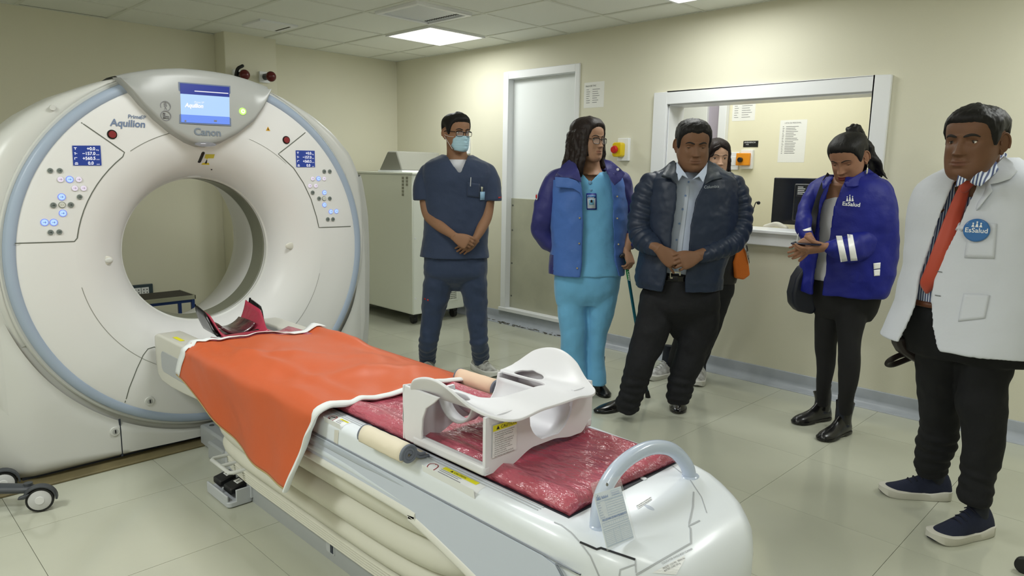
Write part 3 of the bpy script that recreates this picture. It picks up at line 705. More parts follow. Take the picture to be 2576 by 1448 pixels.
# lower left cover line
strip('panel_seam', [qf(*p_) for p_ in ((314, 1012), (325, 975), (345, 925), (360, 893), (372, 877), (388, 872), (405, 880))], .004, mat('panel_gap', (96, 100, 92), .6), face)
def lcd(P, k):
    e = quad('readout_screen', [qf(*p_) for p_ in P], mat('lcd_blue', (30, 52, 128), .25, emit=(38, 60, 134), es=.9), face, .003, 4)
    q0, q1, q2, q3 = [qf(*p_) for p_ in P]; X = (q1-q0); w = X.length; X.normalize(); Y = (q0-q3); h = Y.length; Y.normalize()
    for i, t in enumerate(('+0.0', '\u2212157.0', '+560.5', '0.0')):
        text('readout_text', t, q0+X*w*(.80 if i < 3 else .72)-Y*h*(.235+.245*i), X, Y, h*.225, whm, e, eps=.005, align='RIGHT', bold=.0005, sx=.95, N=NG)
        text('readout_unit', 'deg' if i == 0 else 'mm', q0+X*w*.82-Y*h*(.25+.245*i), X, Y, h*.10, whm, e, eps=.005, N=NG)
        ic = q0+X*w*.05-Y*h*(.09+.25*i); m_ = MB()
        for (a, b, c, d) in (((0, 0, .10, -.03), (.035, 0, .06, -.12), (0, -.06, .1, -.075)), ((0, 0, .06, -.02), (.02, 0, .04, -.12), (0, -.1, .06, -.12), (.04, -.05, .11, -.07)), ((0, 0, .1, -.025), (0, 0, .02, -.12), (.04, 0, .055, -.07)), ((.02, 0, .1, -.02), (0, -.04, .12, -.065), (0, -.09, .12, -.12)))[i] if False else [r_ for r_ in (((0, 0, .10, -.03), (.035, 0, .06, -.12)), ((0, 0, .06, -.02), (.02, 0, .04, -.12), (.04, -.05, .11, -.07)), ((0, 0, .1, -.025), (0, 0, .02, -.12)), ((.02, 0, .1, -.02), (0, -.04, .12, -.065), (0, -.09, .12, -.12)))[i]]:
            P4 = [ic+X*w*a+Y*h*b+NG*.005, ic+X*w*c+Y*h*b+NG*.005, ic+X*w*c+Y*h*d+NG*.005, ic+X*w*a+Y*h*d+NG*.005]; m_.add(P4, [(0, 1, 2, 3)])
        obj('readout_icon', m_, whm, e, smooth=False)
lcd([(181, 366), (252, 366), (255, 416), (184, 416)], 0); lcd([(743, 378), (791, 379), (792, 420), (745, 420)], 1)
bd = mat('button_grey', (112, 120, 118), .35); bw_ = mat('button_lilac', (232, 224, 238), .3, emit=(238, 228, 244), es=.75); bb = mat('button_blue_lit', (178, 208, 255), .3, emit=(180, 212, 255), es=.95); bc = mat('button_clear', (206, 208, 200), .3)
blue_ring = mat('button_rim_blue', (120, 140, 240), .3, emit=(120, 140, 250), es=.8)
def button(px, py, kind, r=.0155):
    r *= .74
    c = qf(px, py); m_ = {'d': bd, 'w': bw_, 'b': bb, 'c': bc}[kind]; N_ = (NG+Vector((0, 0, .0))).normalized()
    b = disc('control_button', c, N_, r, m_, face, t=.005)
    rg = MB(); cyl(rg, c, c+N_*.002, r*1.16); obj('button_rim', rg, {'d': gg, 'w': gg, 'b': blue_ring, 'c': seam_m}[kind], b)
    ins = MB(); k = MATS.get('ins_'+kind) or mat('ins_'+kind, {'d': (48, 56, 56), 'w': (150, 120, 160), 'b': (70, 110, 220), 'c': (130, 130, 125)}[kind], .5)
    for a, b_, c2, d2 in ((-.5, -.06, .5, .06), (.1, -.35, .22, .35)) if kind != 'c' else ((-.5, -.06, -.2, .06), (.2, -.06, .5, .06)):
        ins.add([c+N_*.0058+Vector((a*r, 0, b_*r)), c+N_*.0058+Vector((c2*r, 0, b_*r)), c+N_*.0058+Vector((c2*r, 0, d2*r)), c+N_*.0058+Vector((a*r, 0, d2*r))], [(0, 1, 2, 3)])
    obj('button_symbol', ins, k, b, smooth=False)
for px, py, k, r in ((126, 429, 'd', .0145), (150, 429, 'd', .0145), (152, 451, 'w', .016), (175, 451, 'b', .017), (198, 451, 'w', .016), (188, 473, 'w', .016), (210, 473, 'w', .016), (155, 495, 'b', .0175), (200, 495, 'd', .0145), (134, 516, 'd', .016), (156, 515, 'c', .016), (178, 515, 'd', .016), (158, 536, 'b', .0175), (112, 559, 'b', .0175), (135, 559, 'b', .0175), (127, 584, 'd', .015), (149, 583, 'd', .015)): button(px, py, k, r)
for px, py, k in ((815, 431, 'd'), (829, 431, 'd'), (786, 449, 'w'), (801, 449, 'b'), (815, 449, 'w'), (779, 467, 'w'), (794, 467, 'w'), (786, 484, 'd'), (816, 484, 'b'), (802, 499, 'd'), (815, 499, 'c'), (829, 499, 'd'), (816, 515, 'b'), (832, 532, 'b'), (846, 531, 'b'), (824, 551, 'd'), (837, 551, 'd')): button(px, py, k, .015)
for px, py in ((282, 338), (720, 352)):
    c = qf(px, py); rg = disc('stop_button', c, NG, .021, blackg_m, face, t=.004); disc('stop_cap', c+NG*.003, NG, .016, mat('stop_maroon', (128, 40, 44), .3), rg, t=.005)
text('model_name', 'Aquilion', qf(277, 316), XG, ZZ, .0435, mat('logo_blue', (112, 128, 158), .4), face, bf, eps=.002, bold=.0011, shear=.15, sx=.98, N=NG)
text('model_name', 'Prime', qf(321, 297), XG, ZZ, .0235, MATS['logo_blue'], face, bf, eps=.002, bold=.0004, shear=.15, N=NG)
text('model_name', 'SP', qf(353, 299), XG, ZZ, .0235, MATS['logo_blue'], face, bf, eps=.002, shear=.15, N=NG)
yl_m = mat('sign_yellow', (214, 190, 40), .5)
def tri(px, py, s, m=yl_m, bv=bf):
    c = qf(px, py); P = place([(-s, -s*.8), (s, -s*.8), (0, s)], c, XG, ZZ, bv, .0015, NG); b_ = obj('warning_triangle', MB().add(P, [(0, 1, 2)]), m, face, smooth=False)
    P = place([(-s*.25, -s*.5), (s*.25, -s*.5), (s*.1, s*.4), (-s*.1, s*.4)], c, XG, ZZ, bv, .0025, NG); obj('triangle_symbol', MB().add(P, [(0, 1, 2, 3)]), inkb_m, b_, smooth=False)
tri(674, 324, .012, mat('sign_amber', (212, 160, 40), .5)); tri(519, 406, .02)
c = qf(525, 393); quad('warning_label', [qf(517, 388), qf(540, 388), qf(537, 398), qf(514, 398)], mat('sign_olive', (190, 176, 60), .5), face, .002, 4)
a_, b_ = qf(511, 384), qf(502, 405); mb = MB(); tube(mb, [a_+Vector((0, .004, 0)), b_+Vector((0, .004, 0))], .0095, roundcap=True, ref=NG, k=.8); obj('laser_slot', mb, blackg_m, face)
disc('sensor_dot', qf(532, 426), NG, .004, inkb_m, face, t=.002)
# recessed grips, locks
def grip(px, py, w, hgt, dark):
    c = qf(px, py); m_ = MB(); sphere(m_, c+Vector((0, .002, 0)), (w, .006, hgt)); o = obj('grip_recess', m_, mat('recess_cream', (208, 206, 196), .4), face)
    m_ = MB(); sphere(m_, c+Vector((w*.75 if dark else w*.35, -.002, 0)), (w*.16 if dark else w*.6, .006, hgt*.9 if dark else hgt*.6)); obj('grip_hole', m_, inkb_m if dark else gg, o)
grip(267, 655, .03, .021, False); grip(735, 618, .04, .02, True)
def lock(px, py, par, yy, bb_=None):
    c = qf(px, py) if bb_ else ony(px, py, yy); o = disc('lock_collar', c, NG, .022, gg, par, t=.006); disc('lock_core', c+NG*.005, NG, .013, mat('lock_grey', (170, 172, 170), .3), o, t=.003)
    obj('lock_slot', MB().box((c.x-.002, c.y-.01, c.z-.008), (c.x+.003, c.y-.007, c.z+.008)), inkb_m, o)
lock(376, 1008, face, 0, True); lock(289, 1084, G, -2.80)
mb = MB(); sphere(mb, qf(485, 443)+Vector((0, .02, 0)), (.055, .03, .006)); obj('bore_light', mb, white_m, G)
disc('cover_clip', ony(131, 271, -2.80), NG, .012, gg, G, t=.01)
mb = MB(); p_ = ony(315, 212, -2.80)
# ================================================================== COUCH
cw = mat('couch_white', (228, 234, 242), .28, coat=.2); cg = mat('couch_grey', (198, 206, 222), .35); cb_ = mat('couch_base_grey', (164, 168, 170), .38); bel = mat('bellows_cream', (214, 213, 200), .55, bump=.06, bscale=30)
K = empty('patient_couch', (-3.18, -4.3, 0)); tag(K, 'white motorised patient couch with cream bellows and a grey floor base', 'couch')
CX = -3.18
def rrect(y, hw, zt, zb, r, n=8, cx=CX):
    pts = []
    r = min(r, hw*.98, (zt-zb)*.49)
    for sx, sz, t0 in ((1, 1, 0), (-1, 1, 90), (-1, -1, 180), (1, -1, 270)):
        for k in range(n+1):
            t = radians(t0+90*k/n); pts.append(Vector((cx+sx*(hw-r)+r*cos(t), y, (zt-r if sz > 0 else zb+r)+r*sin(t))))
    return pts
def shell_sec(y):
    zt, zb, hw, r = table([(-5.66, .47, .43, .05, .02), (-5.655, .52, .40, .13, .05), (-5.63, .555, .36, .19, .06), (-5.58, .583, .32, .235, .06), (-5.52, .60, .285, .265, .055), (-5.45, .612, .275, .288, .05), (-5.38, .615, .29, .298, .045), (-5.30, .615, .325, .30, .04), (-5.15, .615, .375, .30, .035), (-5.05, .615, .40, .30, .03), (-4.95, .615, .425, .30, .028), (-4.86, .615, .444, .30, .026), (-4.75, .615, .455, .30, .025), (-3.3, .615, .455, .30, .025)], y)
    return rrect(y, hw, zt, zb, r)
ys_ = [-5.66, -5.655, -5.64, -5.62, -5.6, -5.57, -5.54, -5.5, -5.46, -5.42, -5.38, -5.34, -5.3, -5.2, -5.15, -5.1, -5.05, -5, -4.95, -4.9, -4.86, -4.8, -4.75, -4.5, -4.2, -3.9, -3.6, -3.3]
shell = obj('couch_shell', MB().loft([shell_sec(y) for y in ys_]), cw, K, angle=60)
# grey skirt panels both sides
for sx in (-1, 1):
    top = [(-3.3, .545), (-4.0, .545), (-5.36, .545), (-5.40, .538), (-5.425, .51), (-5.43, .46), (-5.43, .40), (-5.40, .33)]
    bot = [(-3.3, .47), (-4.75, .47), (-4.86, .458), (-4.95, .44), (-5.05, .415), (-5.15, .388), (-5.25, .355), (-5.36, .315)]
    x = CX+sx*.301; poly = [(x, y, z) for y, z in top]+[(x, y, z) for y, z in reversed(bot)]
    obj('skirt_panel', MB().prism(poly, (sx*.003, 0, 0)), cg, K, bevel=.003, smooth=False)
    x = CX+sx*.302
    obj('skirt_trim', tube(MB(), [(x, y, z-.010) for y, z in bot], .015, n=10, ref=(1, 0, 0), k=.45), mat('trim_white', (226, 226, 220), .35), K)
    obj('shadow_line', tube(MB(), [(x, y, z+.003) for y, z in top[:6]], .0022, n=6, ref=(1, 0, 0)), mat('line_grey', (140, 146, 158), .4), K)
# far channel detail between rail and skirt
obj('side_channel', tube(MB(), [(CX-.302, -3.4, .53, .012), (CX-.303, -4.5, .53, .011), (CX-.303, -4.7, .53, .006), (CX-.303, -4.9, .53, .001)], .012, n=10, ref=(1, 0, 0), k=.4, roundcap=True), mat('channel_grey', (176, 184, 196), .3), K)
obj('side_channel', tube(MB(), [(CX-.3035, -3.4, .495, .012), (CX-.3035, -4.4, .495, .010), (CX-.3035, -4.65, .488, .006), (CX-.3035, -4.85, .48, .001)], .010, n=10, ref=(1, 0, 0), k=.35, roundcap=True), mat('channel_light', (214, 222, 232), .25), K)
# rail strips beside the mattress
for sx in (-1, 1):
    for k, w in ((.236, .0035), (.246, .003), (.256, .0025)):
        obj('rail_strip', MB().box((CX+sx*k-w/2, -5.30, .6145), (CX+sx*k+w/2, -3.35, .6175)), mat('rail_grey', (190, 194, 200), .3), K, smooth=False)
obj('well', MB().box((CX-.232, -5.375, .612), (CX+.232, -3.3, .6165)), mat('well_dark', (44, 46, 56), .5), K, smooth=False)
# front arms
for sx, nm in ((-1, 'l'), (1, 'r')):
    am = mat('arm_greige', (204, 203, 194), .4)
    rg = []
    for y, zt, zb in ((-2.87, .60, .52), (-2.872, .615, .46), (-2.89, .622, .42), (-2.93, .624, .40), (-3.05, .624, .395), (-3.2, .624, .40), (-3.35, .624, .41)):
        rg.append(rrect(y, .058, zt, zb, .012, cx=CX+sx*.245))
    a = obj('couch_arm', MB().loft(rg), am, K, angle=60)
    rp = MB(); rbox(rp, (CX+sx*.302-.003, -3.36, .455), (CX+sx*.302+.003, -2.945, .555), .03, axis=0); obj('arm_inset', rp, mat('inset_grey', (168, 172, 176), .3), a, bevel=.002)
    obj('inner_ledge', MB().box((CX+sx*.17-.03, -3.36, .50), (CX+sx*.17+.03, -2.90, .585)), cg, a, bevel=.008)
    if sx < 0:
        decal('caution_label', Vector((CX-.275, -3.02, .6245)), Vector((0, -1, 0)), Vector((1, 0, 0)), .10, .02, mat('label_yellow', (232, 226, 40), .5), a, eps=.0005, N=ZZ)
obj('neck_beam', MB().box((CX-.11, -3.4, .50), (CX+.11, -2.95, .57)), cg, K, bevel=.01)
# bellows: stacked convolutions
def plan(y0, y1, hw, z, n=44, e=5.):
    cy = (y0+y1)/2; return ring((CX, cy, z), Vector((hw, 0, 0)), Vector((0, (y1-y0)/2, 0)), n, e)
def bellow(name, z0, z1, g0, g1, bulge, k=9):
    R = []
    for i in range(k+1):
        u = i/k; g = g0+(g1-g0)*u; b = bulge*sin(pi*u)**.6 if 0 < u < 1 else 0
        R.append(plan(-4.93-g-b, -3.28+g*.3+b*.4, .185+g+b, z0+(z1-z0)*u))
    return obj(name, MB().loft(R), bel, K, angle=180)
for i in range(5): bellow('bellows_fold', .095+i*.0115, .105+i*.0115, .028+.002*i, .028+.002*i, .010, 4)
bellow('bellows_fold', .152, .225, .02, .025, .032); bellow('bellows_fold', .225, .325, .025, .03, .04); bellow('bellows_fold', .325, .455, .03, .035, .04)
# floor base
def base(rs, nm, m=cb_, lab=None): return obj(nm, MB().loft(rs), m, K, angle=50)
base([plan(-5.12, -3.18, .19, .0, e=8), plan(-5.12, -3.18, .19, .078, e=8), plan(-5.115, -3.185, .184, .088, e=8), plan(-5.10, -3.2, .17, .094, e=8)], 'floor_base')
obj('floor_base_front', MB().box((CX-.10, -3.25, 0), (CX+.10, -2.812, .105)), cb_, K, bevel=.012)
obj('floor_base_step', MB().box((CX-.145, -3.3, 0), (CX+.145, -3.02, .09)), cb_, K, bevel=.01)
disc('base_bolt', (CX-.06, -2.87, .105), (0, 0, 1), .012, mat('bolt_dark', (90, 92, 92), .4, metal=.5), K, t=.003)
x = CX-.1905; p_ = onx(832, 1398, x)
rb = MB(); rbox(rb, (x-.002, p_.y-.028, .03), (x+.002, p_.y+.028, .075), .008, axis=0); o = obj('base_socket', rb, mat('socket_grey', (186, 190, 194), .35), K, bevel=.001)
obj('socket_hole', MB().box((x-.003, p_.y-.022, .036), (x-.001, p_.y-.002, .068)), mat('hole_navy', (46, 52, 68), .4), o)
# grey upright at the foot of the shell
obj('foot_column', MB().box((CX-.16, -5.3, .094), (CX+.16, -4.98, .40)), cb_, K, bevel=.01)
# end handle
hl = mat('handle_blue_grey', (190, 202, 222), .22, coat=.3)
h0, h1 = onz(1452, 1300, .60), onz(1670, 1192, .60)
xm = (h0.x+h1.x)/2; yh = -5.43
HC = [(CX-.205, -5.44, .585), (CX-.20, -5.435, .625), (CX-.175, -5.425, .672), (CX-.12, -5.415, .705), (CX-.05, -5.41, .722), (CX+.03, -5.41, .724), (CX+.10, -5.415, .708), (CX+.15, -5.42, .68), (CX+.18, -5.435, .64), (CX+.19, -5.44, .60), (CX+.19, -5.44, .585)]
hd = obj('end_handle', tube(MB(), HC, .0185, n=18, sub=5), hl, K)
for sx in (-.2, .19): 
    m_ = MB(); sphere(m_, (CX+sx, -5.44, .603), (.034, .026, .016)); obj('handle_foot', m_, hl, hd)
# end cap details
bs = bvh_of(shell)
def qs(px, py):
    h = bs.ray_cast(CAM, ray(px, py).normalized()); return h[0]
def sstrip(name, px, w, m, par=K, eps=.0012):
    P = []
    for (a, b) in zip(px[:-1], px[1:]):
        k = max(1, int(math.dist(a, b)/8)); P += [(a[0]+(b[0]-a[0])*i/k, a[1]+(b[1]-a[1])*i/k) for i in range(k)]
    P.append(px[-1]); pts = [];
    for a in P:
        h = bs.ray_cast(CAM, ray(*a).normalized())
        if h[0] is not None: pts.append((h[0], h[1]))
    rg = []
    for i, (p, n_) in enumerate(pts):
        T = (pts[min(i+1, len(pts)-1)][0]-pts[max(i-1, 0)][0]).normalized(); sd = T.cross(n_).normalized(); rg.append([p+n_*eps-sd*w/2, p+n_*eps+sd*w/2])
    if len(rg) > 1: return obj(name, MB().loft(rg, closed=False, cap=False), m, par, smooth=False)
sm2 = mat('shell_seam', (176, 180, 186), .5); sm3 = mat('shell_gap', (28, 30, 36), .6)
sstrip('shell_seam', [(1394, 1313), (1413, 1321), (1437, 1339), (1459, 1363), (1485, 1398), (1507, 1448)], .003, sm2)
sstrip('shell_gap', [(1459, 1363), (1501, 1381), (1512, 1378), (1598, 1407)], .005, sm3)
sstrip('shell_seam', [(1598, 1407), (1600, 1440)], .003, sm2); sstrip('shell_seam', [(1600, 1418), (1560, 1432), (1558, 1448)], .003, sm2)
sstrip('shell_seam', [(1745, 1237), (1743, 1275), (1732, 1323), (1760, 1309)], .004, sm2); sstrip('shell_seam', [(1732, 1323), (1737, 1328), (1738, 1366), (1720, 1376), (1600, 1445)], .004, sm2)
sstrip('shell_seam', [(1690, 1170), (1735, 1205), (1765, 1250), (1778, 1290)], .002, sm2)
mb = MB(); h_ = bs.ray_cast(CAM, ray(1634, 1276).normalized())
if h_[0] is not None:
    n_ = h_[1]; U_ = Vector((1, 0, 0)); V_ = n_.cross(U_).normalized(); sphere(mb, h_[0]-n_*.002, (.009, .016, .004), U=U_, V=V_, Wv=n_); obj('keyhole_cap', mb, cg, K)
h_ = bs.ray_cast(CAM, ray(1619, 1204).normalized())
if h_[0] is not None: disc('round_plug', h_[0], h_[1], .009, cw, K, t=.002)
def sdecal(name, corners, m, par, eps=.001, n=6):
    mb = MB(); g_ = []
    for j in range(n+1):
        for i in range(n+1):
            u = i/n; v = j/n; px = [(corners[0][k]*(1-u)+corners[1][k]*u)*(1-v)+(corners[3][k]*(1-u)+corners[2][k]*u)*v for k in (0, 1)]
            h = bs.ray_cast(CAM, ray(*px).normalized()); g_.append((h[0]+h[1]*eps) if h[0] is not None else ony(px[0], px[1], -5.6))
    mb.add(g_, [(j*(n+1)+i, j*(n+1)+i+1, (j+1)*(n+1)+i+1, (j+1)*(n+1)+i) for j in range(n) for i in range(n)]); return obj(name, mb, m, par, smooth=False)
lw = mat('label_white', (232, 234, 236), .4); ly = mat('label_yellow', (232, 226, 40), .5)
l_ = sdecal('small_label', [(1601, 1272), (1636, 1250), (1640, 1257), (1606, 1280)], lw, K)
def stext(name, s, pa, pb, size, m, par, eps=.0016, bvh=None, up=None, bold=0, sx=1.):
    bvh = bvh or bs; A = bvh.ray_cast(CAM, ray(*pa).normalized()); B = bvh.ray_cast(CAM, ray(*pb).normalized())
    if A[0] is None or B[0] is None: return
    X = (B[0]-A[0]).normalized(); N_ = (A[1]+B[1]).normalized(); Y = N_.cross(X).normalized(); return text(name, s, A[0], X, Y, size, m, par, bvh, eps, N=N_, bold=bold, sx=sx)
stext('label_text', 'No se suba ni se siente sobre\nla mesa por este extremo', (1603, 1274), (1637, 1253), .0055, inkb_m, l_)
l_ = sdecal('end_label', [(1640, 1440), (1722, 1396), (1722, 1408), (1700, 1445)], lw, K)
stext('label_text', 'COUCH FOR WHOLE BODY SCANNER', (1666, 1420), (1718, 1394), .0062, ink_m, l_)
stext('label_text', 'MODEL  CGS-79A   SERIAL No.\nRATED LOAD 205 kg', (1668, 1432), (1716, 1408), .0055, ink_m, l_)
# rail labels
def label_rail(p_sign, py_, lab, c1, c2, c3, bar):
    pass
YV = Vector((0, -1, 0)); XV = Vector((1, 0, 0))
for (cx_, cy_, car) in ((828, 1058, 1), (1080, 1182, 0)):
    h = bs.ray_cast(CAM, ray(cx_, cy_).normalized()); c = Vector((CX-.280, h[0].y, .62))
    L_ = .21 if not car else .10
    bg_ = decal('sign_sticker', c+Vector((-.022, .020, 0)), YV, XV, L_, .044, lw, K, bvh=bs, eps=.0006, N=ZZ, nx=8, ny=10)
    def lay(P, m, nm, par, eps=.0014, faces=None):
        return obj(nm, MB().add(place(P, c, YV, XV, bs, eps, ZZ), faces or [tuple(range(len(P)))]), m, par, smooth=False)
    n_ = 32; Pp = [(cos(2*pi*i/n_)*rr*1.15, sin(2*pi*i/n_)*rr) for rr in (.0155, .0130) for i in range(n_)]
    lay(Pp, mat('sign_maroon', (150, 40, 48), .5), 'prohibition_ring', bg_, faces=[(i, (i+1) % n_, n_+(i+1) % n_, n_+i) for i in range(n_)])
    if car: lay([(-.011, -.006), (-.004, -.009), (.010, .0), (.011, .007), (.002, .008), (-.010, .002)], inkb_m, 'sign_silhouette', bg_, .0012)
    a_, b_ = ((-.010, -.010), (.010, .010)) if car else ((.002, -.014), (-.002, .014)); dx, dy = b_[0]-a_[0], b_[1]-a_[1]; ll = math.hypot(dx, dy); ox, oy = -dy/ll*.0014, dx/ll*.0014
    lay([(a_[0]+ox, a_[1]+oy), (b_[0]+ox, b_[1]+oy), (b_[0]-ox, b_[1]-oy), (a_[0]-ox, a_[1]-oy)], MATS['sign_maroon'], 'prohibition_bar', bg_, .0018)
    x0_ = .030; L2 = .135 if not car else .045; hh = .014 if not car else .007
    o_ = c+Vector((.008, -x0_, 0)); yb = decal('caution_bar', o_, YV, XV, L2, hh, ly, bg_, bvh=bs, eps=.0014, N=ZZ, nx=4, ny=2)
    text('caution_word', '\u25B2 CAUTION', o_+Vector((.0025, -L2*.22, 0)), YV, XV, hh*.75, inkb_m, yb, bvh=bs, eps=.0022, N=ZZ)
    lines('label_text', bg_, c+Vector((-.020, -x0_, 0)), L2*.9, .026, 5, X=YV, Y=XV, N=ZZ, th=.0014, eps=.0016, seed=4, bvh=bs)
# adhesive tape on the far part of the rail
sdecal('tape', [(842, 1080), (853, 1082), (850, 1120), (840, 1116)], mat('old_tape', (214, 212, 204), .3), K, eps=.0008)
# stray pictogram on right rail
h = bs.ray_cast(CAM, ray(1166, 984).normalized())
if h[0] is not None:
    c = Vector((CX+.27, h[0].y, .6165)); mb = MB(); mb.loft([[c+Vector((cos(t)*rr*.8, sin(t)*rr*1.3, 0)) for rr in (.018, .015)] for t in [2*pi*i/24 for i in range(25)]], closed=False, cap=False); o_ = obj('prohibition_ring', mb, inkb_m, K, smooth=False)
# foot pedals
pf = empty('pedal_unit'); pf.parent = K
pm = mat('pedal_frame', (190, 194, 200), .35)
def part(n, mb, m, par=K, **k): return obj(n, mb, m, par, **k)
P0 = Vector((CX-.29, -3.60, 0))
bpy.data.objects.remove(pf)
pt = obj('pedal_tray', rbox(MB(), (CX-.295, -3.605, .004), (CX-.185, -3.375, .026), .018), pm, K, bevel=.003)
obj('tray_lip', MB().box((CX-.295, -3.59, .02), (CX-.285, -3.385, .052)), pm, pt, bevel=.004)
obj('tray_end', MB().box((CX-.26, -3.605, .02), (CX-.185, -3.597, .075)), pm, pt, bevel=.003)
obj('tray_divider', MB().box((CX-.27, -3.49, .02), (CX-.185, -3.483, .05)), pm, pt, bevel=.003)
for y in (-3.435, -3.54):
    o_ = obj('foot_pedal', MB().prism([(CX-.272, y-.036, .045), (CX-.272, y-.036, .072), (CX-.20, y-.036, .088), (CX-.20, y-.036, .045)], (0, .072, 0)), black_m, K, bevel=.006)
    obj('pedal_sticker', MB().add([(CX-.235, y-.022, .0815), (CX-.21, y-.022, .087), (CX-.21, y+.018, .087), (CX-.235, y+.018, .0815)], [(0, 1, 2, 3)]), lw, o_, smooth=False)
    obj('sticker_mark', MB().add([(CX-.232, y-.004, .083), (CX-.213, y-.004, .0872), (CX-.213, y, .0872), (CX-.232, y, .083)], [(0, 1, 2, 3)]), inkb_m, o_, smooth=False)
obj('pedal_bracket', MB().box((CX-.2, -3.61, .02), (CX-.183, -3.36, .155)), pm, K, bevel=.004)
gr = MB(); tube(gr, [(CX-.19, -3.60, .15), (CX-.265, -3.60, .152), (CX-.277, -3.588, .152), (CX-.277, -3.41, .152), (CX-.265, -3.398, .152), (CX-.19, -3.398, .15)], .0085, n=12, smooth=False); tube(gr, [(CX-.19, -3.50, .15), (CX-.277, -3.50, .152)], .008, n=12)
obj('pedal_guard', gr, mat('guard_white', (214, 216, 214), .35), K, angle=60)
# ------------------------------------------------------------------ things on the couch
mt_m = mat('mattress_crimson', (166, 62, 84), .33, spec=.6, coat=.6, bump=1., bscale=26, bdist=.02, stretch=(1, .5, 1), c2=(190, 96, 110), vscale=2.2)
# mattress with raised soft edge
mb = MB(); nx, ny = 22, 70; g_ = []
for j in range(ny+1):
    for i in range(nx+1):
        u = i/nx; v = j/ny; x = CX-.226+.452*u; y = -5.372+2.13*v
        ed = min(u, 1-u)*.452; ey = min(v, 1)*2.13
        z = .636-.010*sst(.10-ed, 0, .09)*-1-.012+.012*sst(ed, .0, .03)*sst(ey, 0, .03)
        z += .008*sst(.09-ed, 0, .05)*sst(ed, .015, .04); z += .0035*noise.noise(Vector((x*9, y*6, 1)))+.002*noise.noise(Vector((x*25, y*14, 4)))
        y -= .0; 
        if j == 0 and i in (0, nx): z -= .004
        g_.append(Vector((x, y+.012*(1-2*abs(u-.5)) if j == 0 else y, z)))
top_f = [(j*(nx+1)+i, j*(nx+1)+i+1, (j+1)*(nx+1)+i+1, (j+1)*(nx+1)+i) for j in range(ny) for i in range(nx)]
mb.add(g_, top_f)
per = [i for i in range(nx+1)]+[j*(nx+1)+nx for j in range(1, ny+1)]+[ny*(nx+1)+i for i in range(nx-1, -1, -1)]+[j*(nx+1) for j in range(ny-1, 0, -1)]
low_ = [Vector((mb.v[i].x, mb.v[i].y, .618)) for i in per]; k0 = len(mb.v); mb.v += low_
for a in range(len(per)): b = (a+1) % len(per); mb.f.append((per[a], per[b], k0+b, k0+a)); mb.m.append(0)
mb.f.append(tuple(k0+i for i in range(len(per)))); mb.m.append(0)
matt = obj('couch_mattress', mb, mt_m, None, angle=180); tag(matt, 'crimson couch mattress under wrinkled clear plastic film', 'mattress')
bm_ = bvh_of(matt)
# crimson head holder in the bore
hb = empty('head_holder', (CX, -3.2, .62)); tag(hb, 'crimson plastic-wrapped head holder with black cradle sides in the bore', 'head holder')
hm = mat('holder_crimson', (172, 50, 76), .3, coat=.4, bump=.5, bscale=22, bdist=.008)
def cradle(off, m, name, y0=-2.93, y1=-3.22, a0=-72, a1=72, th=.006, R=.128, mod=None):
    rg = []
    for j in range(13):
        v = j/12; y = y0+(y1-y0)*v; cz = .725+.012*(1-v)
        # far end deep U; near end flattens into the table tongue
        fl_ = sst(v, .55, 1.0); RR = R
        r = []
        for i in range(25):
            t = radians(a0+(a1-a0)*i/24); x = (RR+off)*sin(t); z = cz-(RR+off)*cos(t)
            lim = .80-.16*fl_
            wing = max(0, abs(t)-radians(45))
            z += wing*.10*(1-v*.6)
            z = z*(1-fl_)+(.625+abs(x)*.08)*fl_
            x *= 1-.12*fl_
            r.append(Vector((CX-.01+x, y-(.02*abs(sin(t)) if j == 0 else 0), z)))
        rg.append(r)
    return obj(name, MB().loft(rg, closed=False, cap=False), m, hb, solid=th, angle=180)
cradle(0, hm, 'cushion_wrap'); cradle(.011, blackg_m, 'cradle_shell', y0=-2.95, y1=-3.17, a0=-76, a1=76, th=.010)
dark_film = mat('wrapped_pad_dark', (92, 32, 44), .25, coat=.5, bump=.7, bscale=14, bdist=.01, c2=(48, 26, 34), vscale=14)
rg = []
for j in range(10):
    v = j/9; y = -2.955-.155*v; r = []
    for i in range(21):
        t = radians(-50+100*i/20); R_ = .108-.008*sin(pi*v); r.append(Vector((CX-.01+R_*sin(t), y-.035*cos(t)*v+.0, .728-R_*cos(t)+.004)))
    rg.append(r)
obj('neck_pad', MB().loft(rg, closed=False, cap=False), dark_film, hb, solid=.012, angle=180)
obj('holder_tongue', MB().box((CX-.115, -3.6, .622), (CX+.115, -3.17, .636)), hm, hb, bevel=.006)
